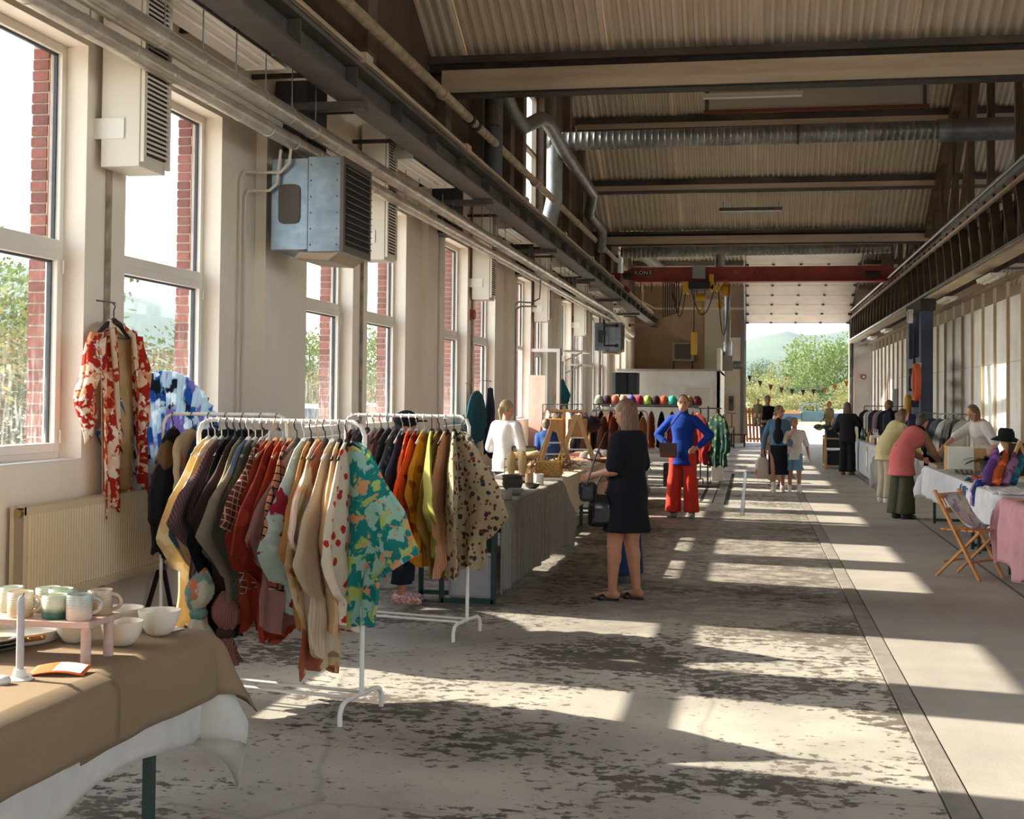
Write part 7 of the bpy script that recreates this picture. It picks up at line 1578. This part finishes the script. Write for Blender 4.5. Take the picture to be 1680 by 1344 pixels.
# father carrying a child near the doorway
t, J, hd = person('man in a black shirt carrying a small child near the doorway', (.42, 35.5, 0), 184, 1.77, [('jeans', C('man_jeans', (60, 72, 92)), {}), ('top', C('man_black', (28, 28, 32)), {'sleeve': .45}), ('shoes', M('dark_shoe', (50, 46, 44), .6))], ('crop', (70, 52, 42)),
    {'elR': (.17, .02, .63), 'wrR': (.13, .16, .62), 'elL': (-.15, .0, .64), 'wrL': (.03, .17, .60)}, vox=.018, fem=False, skin=SKINT)
person('toddler in olive clothes held on the arm of the man in black', (.17, 35.22, .80), 170, .86, [('top', C('toddler_olive', (126, 122, 92)), {'sleeve': .8}), ('trousers', C('toddler_grey', (120, 132, 128)), {'hem': .12}), ('shoes', M('dark_shoe', (50, 46, 44)))], ('crop', (150, 116, 84)), {'knR': (.06, .13, .40), 'anR': (.06, .10, .20), 'knL': (-.06, .13, .40), 'anL': (-.06, .10, .20)}, vox=.014, fem=False)
# man in a khaki shirt outside the door
person('man in a khaki shirt standing in the sun at the doorway', (2.72, 47.8, 0), 120, 1.62, [('trousers', C('blue_trousers', (58, 70, 96)), {}), ('shirt', C('khaki_shirt', (132, 126, 92)), {'sleeve': .5, 'hem': .47, 'infl': .02}), ('shoes', M('dark_shoe', (50, 46, 44)))], ('crop', (196, 120, 66)), vox=.02, fem=False, pose={'elR': (.14, .02, .63), 'wrR': (.10, .13, .56)}, skin=M('skin_ruddy', (206, 128, 88), .55))
person('woman with long hair all in black at the dark crates', (2.07, 29.6, 0), -20, 1.62, [('trousers', C('black_wide', (34, 34, 38)), {'w': 1.3}), ('top', C('black_loose', (40, 38, 42)), {'sleeve': .7, 'infl': .03, 'slw': .02, 'hem': .45}), ('boots', M('brown_boot', (112, 76, 50), .5))], ('long', (122, 92, 66)), {'elL': (-.165, .04, .63), 'wrL': (-.16, .16, .55), 'elR': (.15, .05, .68), 'wrR': (.10, .17, .72)}, vox=.016, face=False, head_turn=10)
person('grey-haired man standing behind the clothes rail by the navy column', (3.05, 30.6, 0), 100, 1.68, [('top', C('dark_navy_top', (38, 40, 52)), {'sleeve': .9, 'collar': 1}), ('trousers', C('dark_trousers', (44, 44, 50)), {}), ('shoes', M('dark_shoe', (50, 46, 44)))], ('crop', (120, 104, 92)), vox=.018, fem=False, skin=SKINT)
# two women bending over the jewellery table
person('woman in a pale yellow cardigan and beige trousers bending over the table', (2.13, 21.9, 0), -62, 1.62, [('trousers', C('beige_trousers', (196, 182, 160)), {'w': 1.1}), ('cardigan', C('pale_yellow', (226, 212, 160), .1), {'sleeve': .95, 'infl': .028, 'slw': .016, 'hem': .42, 'flare': .1}), ('shoes', M('white_sneaker', (232, 226, 218)))], ('long', (126, 94, 66)), {'elR': (.12, .20, .60), 'wrR': (.08, .33, .52), 'elL': (-.13, .20, .60), 'wrL': (-.06, .34, .53)}, bend=32, vox=.014, face=False)
t, J, hd = person('woman in a long pink vest and olive trousers bending over the table', (2.06, 18.95, 0), -48, 1.62, [('trousers', C('olive_trousers', (78, 76, 56)), {'w': 1.45, 'hem': .02}), ('top', C('brown_shirt', (150, 112, 84)), {'sleeve': .95, 'infl': .012}), ('vest', C('coral_pink', (214, 112, 110)), {'sleeve': 0, 'hem': .37, 'infl': .03, 'flare': .16}), ('shoes', M('dark_shoe', (50, 46, 44)))], ('short', (96, 84, 80)), {'elR': (.14, .24, .56), 'wrR': (.08, .37, .50), 'elL': (-.15, .24, .58), 'wrL': (-.10, .38, .50)}, bend=42, vox=.013, face=False)
b = MB(); capsule(b, J['nb']-EX*.05, J['nb']+EX*.05, .075, .075); o_ = b.build('scarf', C('black_scarf', (26, 24, 28)), t, smooth=True, world=False)
MB().tube([J['nb']+Vector((.06, -.05, .05)), J['chest']+Vector((.05, -.12, .06)), J['waist']+Vector((-.02, -.13, .02)), J['hip']+Vector((-.12, -.08, .04))], .012, 8).build('bag_strap', C('black_scarf', (26, 24, 28)), t, smooth=True, world=False)
person('market seller in a white blouse reaching across the jewellery table', (3.35, 19.75, 0), 118, 1.68, [('trousers', C('grey_trousers', (96, 92, 90)), {}), ('shirt', C('white_blouse', (232, 226, 222), .1), {'sleeve': .45, 'infl': .02, 'slw': .016}), ('shoes', M('dark_shoe', (50, 46, 44)))], ('bob', (140, 104, 74)), {'elR': (.15, .24, .66), 'wrR': (.12, .40, .55), 'elL': (-.17, .06, .62), 'wrL': (-.20, .17, .50)}, bend=22, vox=.013, head_down=18)
t, J, hd = person('blonde woman in a black sun hat sitting behind the jewellery stall', (3.22, 17.7, 0), 60, 1.24, [('top', C('black_tank', (34, 30, 34)), {'sleeve': 0, 'neck': .79}), ('trousers', C('dark_trousers', (44, 44, 50)), {}), ('shoes', M('dark_shoe', (50, 46, 44)))], ('long', (206, 150, 84)), {'elR': (.14, .05, .64), 'wrR': (.10, .18, .60)}, vox=.013, face=False)
b = MB().lathe([(0, .13), (.075, .125), (.10, .08), (.105, .02), (.19, -.03), (.185, -.038), (.10, .012), (0, .0)], hd+Vector((0, -.01, .04)), n=28)
for v in b.v: v.z += -.15*(v.y-hd.y)*-.6
b.build('sun_hat', C('black_felt', (34, 34, 38)), t, smooth=60, world=False)
person('brown-haired visitor seated low beside the woman in the sun hat', (3.2, 16.6, 0), 90, 1.16, [('top', C('orange_scarfed', (196, 140, 70)), {'sleeve': .8}), ('trousers', C('dark_trousers', (44, 44, 50)), {}), ('shoes', M('dark_shoe', (50, 46, 44)))], ('short', (96, 66, 46)), vox=.016, face=False)
# people behind the window-side stalls
t, J, hd = person('person in a black cap standing behind the second kimono rack', (-2.72, 10.15, 0), -80, 1.53, [('trousers', C('navy_trousers', (34, 38, 52)), {'w': 1.15, 'hem': .1}), ('shirt', C('grey_tee', (150, 146, 148)), {'sleeve': .46, 'infl': .02}), ('shoes', M('pink_check_slipper', (196, 120, 116), .8, var=((232, 206, 200), 60, .45, .55)))], ('bun', (54, 42, 38)), vox=.013, head_turn=-4, skin=SKINT)
b = MB(); b.sph(hd+Vector((0, -.006, .045)), (.088, .098, .082), 18, 12); hb = remesh(b, 'cap', C('black_cap', (26, 26, 30)), t, .01, 2)
MB().prism([(-.075, .05), (.075, .05), (.072, .12), (.045, .165), (0, .178), (-.045, .165), (-.072, .12)], hd.z+.035, hd.z+.047, 'z').build('cap_brim', C('black_cap', (26, 26, 30)), hb, world=False)
person('blonde market seller in a white t-shirt behind the cream table', (-2.92, 15.6, 0), -28, 1.63, [('trousers', C('blue_jeans', (86, 102, 130)), {}), ('top', C('white_tee', (236, 228, 224), .12), {'sleeve': .48, 'infl': .020, 'slw': .014, 'hem': .45}), ('shoes', M('dark_shoe', (50, 46, 44)))], ('pony', (196, 164, 122)), {'elR': (.155, -.01, .62), 'wrR': (.12, .13, .56), 'elL': (-.15, 0, .62), 'wrL': (-.08, .14, .56)}, vox=.013, face=False, head_turn=-12, build=1.06)
person('person in a blue denim jacket hunched behind the wooden stands', (-2.95, 19.3, 0), 20, 1.42, [('trousers', C('dark_trousers', (44, 44, 50)), {}), ('jacket', C('blue_denim', (52, 82, 140)), {'sleeve': .95, 'infl': .026, 'slw': .014, 'hem': .46}), ('shoes', M('dark_shoe', (50, 46, 44)))], ('short', (140, 110, 80)), bend=34, vox=.015, face=False)
person('grey-haired man sitting behind the fur hats', (-2.86, 22.6, 0), 150, 1.42, [('trousers', C('dark_trousers', (44, 44, 50)), {}), ('top', C('black_jumper', (30, 30, 34)), {'sleeve': .95}), ('shoes', M('dark_shoe', (50, 46, 44)))], ('crop', (150, 146, 142)), vox=.016, fem=False)
# ------------------------------------------------------------------ outdoors
GRASS = M('dry_verge_grass', (118, 116, 68), .95, var=((160, 146, 96), .4, .3, .7, 8), bump=(6, .5))
ASPH = M('sunlit_asphalt', (200, 194, 186), .9, var=((186, 180, 172), .6, .3, .7))
g = MB(); g.box(-900, 900, 50.3, 60, -.3, -.02).box(-9, 40, 60, 86, -.3, -.02); g.build('yard', ASPH).__setitem__('kind', 'structure')
g = MB(); g.box(-20, 60, -60, -8.3, -.3, -.02).box(12.3, 60, -8.3, 50.3, -.3, -.02).box(-12.5, -4.82, -40, 62, -.3, -.04); g.build('yard_strip', ASPH).__setitem__('kind', 'structure')
g = MB(); g.box(-1500, 1500, 86, 1500, -.4, -.06).box(-1500, -12.5, -60, 86, -.4, -.06).box(-12.5, -9, 60, 86, -.4, -.05); g.build('meadow', GRASS).__setitem__('kind', 'structure')
# hills
def hill(name, pts, depth_dir, depth, mat):
    b = MB(); n = len(pts); rows = 7; rr = random.Random(5)
    vs = []
    for j in range(rows+1):
        f = j/rows
        for i, (x, y, z) in enumerate(pts):
            zz = z*(1-(1-f)**1.6)+rr.uniform(-1, 1)*z*.025*(0 < j < rows)
            vs.append((x-depth_dir[0]*depth*(1-f), y-depth_dir[1]*depth*(1-f), zz if j else -2))
    fs = [(j*n+i, j*n+i+1, (j+1)*n+i+1, (j+1)*n+i) for j in range(rows) for i in range(n-1)]
    b.add(vs, fs); b.build(name, mat, None, smooth=True).__setitem__('kind', 'structure')
FOREST = M('forested_hillside', (42, 62, 50), .95, var=((66, 84, 62), .02, .35, .7, 10))
hill('hill_far', [(-260, 1000, 20), (-120, 980, 30), (-40, 960, 34), (-4, 950, 43.5), (14, 950, 48), (24, 950, 49.5), (34, 950, 48), (48, 950, 47.5), (66, 950, 50.5), (110, 960, 48), (200, 980, 40), (420, 1000, 34)], (0, 1), 300, FOREST)
hill('hill_side', [(-700, 300, 70), (-680, 700, 92), (-640, 900, 104), (-600, 990, 106), (-600, 1090, 98), (-600, 1185, 86), (-600, 1340, 60), (-600, 1500, 44), (-590, 1800, 36), (-560, 2600, 30)], (-1, 0), 260, FOREST)
# haze in the valley in front of the hills
def haze_mat(dn):
    mt = bpy.data.materials.new('valley_haze'); mt.use_nodes = True; nt = mt.node_tree
    for n in list(nt.nodes): nt.nodes.remove(n)
    o_ = nt.nodes.new('ShaderNodeOutputMaterial'); v = nt.nodes.new('ShaderNodeVolumeScatter'); v.inputs['Color'].default_value = (.80, .90, 1, 1); v.inputs['Density'].default_value = dn; v.inputs['Anisotropy'].default_value = .1
    nt.links.new(v.outputs[0], o_.inputs['Volume']); return mt
tag(MB().box(-140, 220, 420, 620, -1, 95).build('valley_haze', haze_mat(.00035)), 'pale blue haze lying in front of the far hill', 'haze', kind='stuff')
tag(MB().box(-420, -220, 330, 1900, -1, 125).build('valley_haze', haze_mat(.00035)), 'pale blue haze lying below the wooded side hill', 'haze', kind='stuff')

# trees and bushes
def leaf_mat(name, c, c2):
    mt = M(name, c, .7, var=(c2, .9, .3, .7, 3)); nt, N, L, B = nodes(mt)
    tr = N.new('ShaderNodeBsdfTranslucent'); tr.inputs[0].default_value = lin(c2); mx = N.new('ShaderNodeMixShader'); mx.inputs[0].default_value = .35
    L.new(B.outputs[0], mx.inputs[1]); L.new(tr.outputs[0], mx.inputs[2]); L.new(mx.outputs[0], N['Material Output'].inputs['Surface']); return mt
LEAF = {'green': leaf_mat('leaf_green', (70, 90, 42), (104, 120, 62)), 'dark': leaf_mat('leaf_dark', (44, 64, 38), (70, 88, 50)), 'yellow': leaf_mat('leaf_yellow', (112, 114, 66), (136, 132, 84)), 'olive': leaf_mat('leaf_olive', (90, 98, 54), (122, 124, 74)), 'rust': leaf_mat('leaf_rust', (136, 98, 68), (118, 108, 64))}
def crown(seed, n, size, lumps, mat, w=1.0, h=1.0):
    rr = random.Random(seed); b = MB()
    cs = [(rr.gauss(0, .33)*w, rr.gauss(0, .33)*w, .18+.72*rr.random()*h, rr.uniform(.14, .30)) for _ in range(lumps)]
    for _ in range(n):
        c = rr.choice(cs); d = Vector((rr.gauss(0, 1), rr.gauss(0, 1), rr.gauss(0, 1))).normalized()*c[3]*rr.uniform(.55, 1.05)
        p = Vector(c[:3])+d; a = Vector((rr.gauss(0, 1), rr.gauss(0, 1), rr.gauss(0, 1))).normalized(); e = a.orthogonal().normalized(); f_ = a.cross(e); s_ = size*rr.uniform(.6, 1.3)
        b.add([p-e*s_, p-f_*s_*.5, p+e*s_, p+f_*s_*.5], [(0, 1, 2, 3)])
    return b.mesh('foliage', mat)
CR_ = {}
def tree(x, y, h, w, kind, label, seed, cat='tree', z=-.06, trunk=True, group=None):
    key = (kind, seed % 3, cat)
    if key not in CR_: CR_[key] = crown(seed % 3*11+len(CR_), 5200 if cat == 'tree' else 4200, .021 if cat == 'tree' else .025, 22, LEAF[kind])
    t = thing('tree' if cat == 'tree' else 'bush', label, cat, (x, y, z), seed*1.7, group)
    inst(CR_[key], 'foliage', t, (0, 0, 0), 0, (w, w, h))
    if trunk:
        tb = MB().tube([(0, 0, 0), (.03*w, 0, h*.3), (-.02*w, .02*w, h*.6), (0, 0, h*.85)], [h*.022, h*.017, h*.011, h*.004], 7)
        for a in range(4): tb.tube([(0, 0, h*(.25+.12*a)), (.2*w*math.cos(a*2.1), .2*w*math.sin(a*2.1), h*(.45+.13*a))], [h*.008, h*.003], 5)
        tb.build('trunk', M('tree_bark', (86, 72, 58), .9), t, world=False)
    return t
tree(6.2, 128, 7.2, 6.6, 'green', 'tall light green tree beyond the truck', 1)
tree(9.6, 126, 7.8, 6.4, 'green', 'tallest green tree at the door jamb beyond the yard', 2)
tree(4.2, 132, 5.6, 6.2, 'olive', 'pale green tree in the middle of the door view', 4)
tree(2.6, 136, 5.0, 5.0, 'green', 'rounded green tree behind the bunting', 5)
tree(.2, 140, 5.4, 3.6, 'dark', 'small dark tree near the door post', 7)
tree(1.6, 118, 3.4, 4.2, 'yellow', 'yellowish bush behind the father and child', 8, 'bush', trunk=False)
tree(5.2, 112, 3.0, 4.4, 'dark', 'dark green bush behind the truck windscreen', 9, 'bush', trunk=False)
tree(8.2, 116, 3.4, 4.6, 'yellow', 'yellow-green bush above the white fence', 10, 'bush', trunk=False)
tree(-1.0, 116, 2.6, 4.0, 'yellow', 'dry yellow bush by the door post', 11, 'bush', trunk=False)
tree(3.4, 106, 2.2, 4.4, 'yellow', 'low dry bush left of the truck bed', 12, 'bush', trunk=False)
# along the window wall
for i, (x, y, h, w, kd, lb) in enumerate((
    (-17.5, 21.5, 3.4, 5.2, 'yellow', 'yellow-green bush filling the nearest window'), (-20, 26.5, 4.2, 5.2, 'olive', 'olive bush up the bank in the nearest window'), (-26, 37.5, 6.2, 6.5, 'green', 'green tree top showing over the bushes in the nearest window'),
    (-16.0, 24.8, 2.3, 4.6, 'dark', 'dark low bush at the foot of the nearest window'), (-19, 33.5, 3.2, 5.0, 'rust', 'rusty red-tinged bush behind the nearest window'), (-19.5, 38.5, 3.1, 6.0, 'olive', 'olive bush seen through the second window'),
    (-18.5, 43.0, 2.5, 6.0, 'yellow', 'dry yellow shrub behind the painted fan'), (-27, 52.0, 5.0, 6.0, 'dark', 'dark conifer-like tree in the second window'), (-14.8, 42.5, 4.0, 4.2, 'green', 'leafy green tree in the window below the big heater'),
    (-13.6, 40.5, 2.3, 3.2, 'yellow', 'sunlit yellow shrub below the leafy green tree'), (-24, 66, 4.6, 6, 'green', 'green tree in the fourth window'), (-20, 58, 2.6, 5, 'olive', 'olive shrub behind the parked silver car'), (-22, 82, 6, 7, 'green', 'far green tree reflected beside the open sash'))):
    tree(x, y, h, w, kd, lb, 20+i, 'bush' if h < 3.6 else 'tree', trunk=h >= 3.6)

# parked cars seen through the windows
def car(x, y, rz, col, label):
    t = thing('parked_car', label, 'car', (x, y, -.03), rz)
    pr_ = [(-2.15, .35), (-2.2, .62), (-2.05, .86), (-1.55, .95), (-1.05, 1.38), (-.55, 1.47), (.55, 1.45), (1.15, .98), (1.95, .84), (2.18, .62), (2.15, .33)]
    b = MB(); n = len(pr_); vs = []
    for yy, k_ in ((-.88, .0), (-.84, .02), (.84, .02), (.88, .0)):
        vs += [(px*(1-.01*(abs(yy) > .85)), yy*(1-(max(pz-.9, 0))*.28), pz) for px, pz in pr_]
    fs = [tuple(range(n-1, -1, -1)), tuple(range(3*n, 4*n))]+[(j*n+i, j*n+(i+1) % n, (j+1)*n+(i+1) % n, (j+1)*n+i) for j in range(3) for i in range(n)]
    b.add(vs, fs); b.build('body', M('car_paint_'+label.split()[0], col, .25, .3, coat=.6), t, world=False, smooth=35)
    g = MB()
    for s_ in (-1, 1):
        g.add([(-1.45, s_*.80, .97), (-1.0, s_*.745, 1.32), (-.5, s_*.735, 1.40), (.5, s_*.735, 1.38), (1.0, s_*.80, 1.0)], [(0, 1, 2, 3, 4)])
    g.add([(1.2, -.76, .99), (1.2, .76, .99), (.62, .66, 1.43), (.62, -.66, 1.43)], [(0, 1, 2, 3)]).add([(-1.58, -.76, .97), (-1.58, .76, .97), (-1.08, .66, 1.37), (-1.08, -.66, 1.37)], [(0, 1, 2, 3)])
    for v in g.v: v.x *= 1.008; v.y *= 1.025; v.z += .012
    g.build('car_window', M('car_glass', (30, 36, 44), .1), t, world=False)
    for px in (-1.35, 1.35):
        for s_ in (-1, 1):
            MB().cyl((px, s_*.68, .31), (px, s_*.90, .31), .31, 20).build('wheel', M('tyre_black', (26, 26, 28), .8), t, world=False)
    MB().box(2.12, 2.2, -.75, -.45, .58, .7).box(2.12, 2.2, .45, .75, .58, .7).build('headlight', GALV, t, world=False)
    return t
car(-9.0, 27.6, R(95), (196, 204, 212), 'silver hatchback parked outside the third window')
car(-9.3, 33.2, R(92), (120, 130, 142), 'grey hatchback parked outside the fourth window')
car(-9.2, 50.5, R(90), (222, 226, 228), 'white car parked outside the swung-open window')

# truck in the yard
t = thing('flatbed_truck', 'old teal flatbed truck with an open cab parked in the yard', 'truck', (3.5, 80, -.02))
TEAL = M('faded_teal_paint', (50, 80, 78), .5, var=((42, 66, 68), 3, .3, .7)); BLT = M('truck_blue', (38, 64, 78), .5)
MB().box(2.9, 4.2, 79.4, 81, .35, .95).build('cab', TEAL, t, bevel=.06)
MB().box(4.2, 5.6, 79.45, 80.95, .35, .85).build('bonnet', BLT, t, bevel=.08)
MB().box(.3, 2.9, 79.35, 81.05, .5, .85).build('bed_side', BLT, t)
MB().box(.3, 2.85, 79.33, 79.36, .80, .98).build('bed_board', M('truck_plank', (150, 104, 56), .7), t)
b = MB()
for p_, q_ in (((2.95, 79.6, .95), (2.9, 79.6, 1.4)), ((3.95, 79.6, .95), (3.85, 79.6, 1.4)), ((2.95, 80.8, .95), (2.9, 80.8, 1.4)), ((3.95, 80.8, .95), (3.85, 80.8, 1.4))): b.bar(p_, q_, .07, .07)
b.box(2.85, 3.95, 79.55, 80.85, 1.36, 1.42); b.build('cab_frame', M('truck_grey', (88, 104, 116), .5), t)
b = MB(); b.tube([(3.6, 79.9+.2*math.cos(a), 1.08+.2*math.sin(a)) for a in [i*math.pi/6 for i in range(13)]], .02, 6, cap=False); b.build('steering_wheel', SOOT, t)
for x in (1.0, 2.2, 4.9):
    for y in (79.4, 80.8): MB().cyl((x, y-.1, .32), (x, y+.15, .32), .32, 18).build('wheel', M('tyre_black', (26, 26, 28)), t)
# pale fence and shed behind
t = thing('picket_fence', 'white picket fence beyond the yard', 'fence', (7, 96, 0))
for i in range(30): MB().box(5.7+i*.13, 5.78+i*.13, 96, 96.04, -.05, .95+.02*(i % 3)).build('picket', WHITEP, t)
for z in (.25, .7): MB().box(5.6, 9.6, 96.04, 96.1, z, z+.08).build('fence_rail', WHITEP, t)
t = thing('far_shed', 'low blue-grey shed with a red wall behind the yard', 'building', (2.2, 150, 0))
MB().box(.6, 3.0, 150, 154, -.06, 2.6).build('wall', M('shed_blue', (140, 158, 172), .8), t); MB().box(3.0, 5.2, 150, 154, -.06, 2.2).build('annex', M('shed_red', (178, 120, 96), .8), t)
MB().prism([(.4, 2.6), (3.2, 2.6), (1.8, 3.2)], 149.8, 154.2, 'y').build('roof', M('shed_roof', (200, 206, 208), .7), t)
for x in (.9, 1.6, 2.3): MB().box(x, x+.4, 149.96, 150.02, .8, 1.8).build('window', M('car_glass', (30, 36, 44)), t)
# bunting across the doorway
t = thing('bunting', 'string of orange and brown pennants across the big doorway', 'bunting', (1.6, 49.2, 2.2))
def bz(f): return 2.58-.6*4*f*(1-f)*.85-.12*f
P_b = [(-.21+3.85*f, 49.2, bz(f)) for f in [i/24 for i in range(25)]]
MB().tube(P_b, .008, 5).build('string', WHITEP, t)
cols = [M('pennant_brown', (120, 76, 52), .8), M('pennant_dark', (96, 60, 44), .8), M('pennant_orange', (206, 122, 52), .8)]
for i in range(10):
    f = (i+.35)/10; x = -.21+3.85*f; z = bz(f); b = MB(); s_ = .085
    b.add([(x-s_, 49.19, z), (x+s_, 49.19+.02*math.sin(i*2), z-.01), (x+.02*math.sin(i*3), 49.18+.04*math.cos(i), z-.24), (x-s_, 49.202, z), (x+s_, 49.202+.02*math.sin(i*2), z-.01), (x+.02*math.sin(i*3), 49.192+.04*math.cos(i), z-.24)], [(0, 1, 2), (5, 4, 3), (0, 3, 4, 1), (1, 4, 5, 2), (2, 5, 3, 0)])
    b.build('pennant', cols[[1, 1, 0, 0, 1, 1, 1, 2, 2, 2][i]], t)
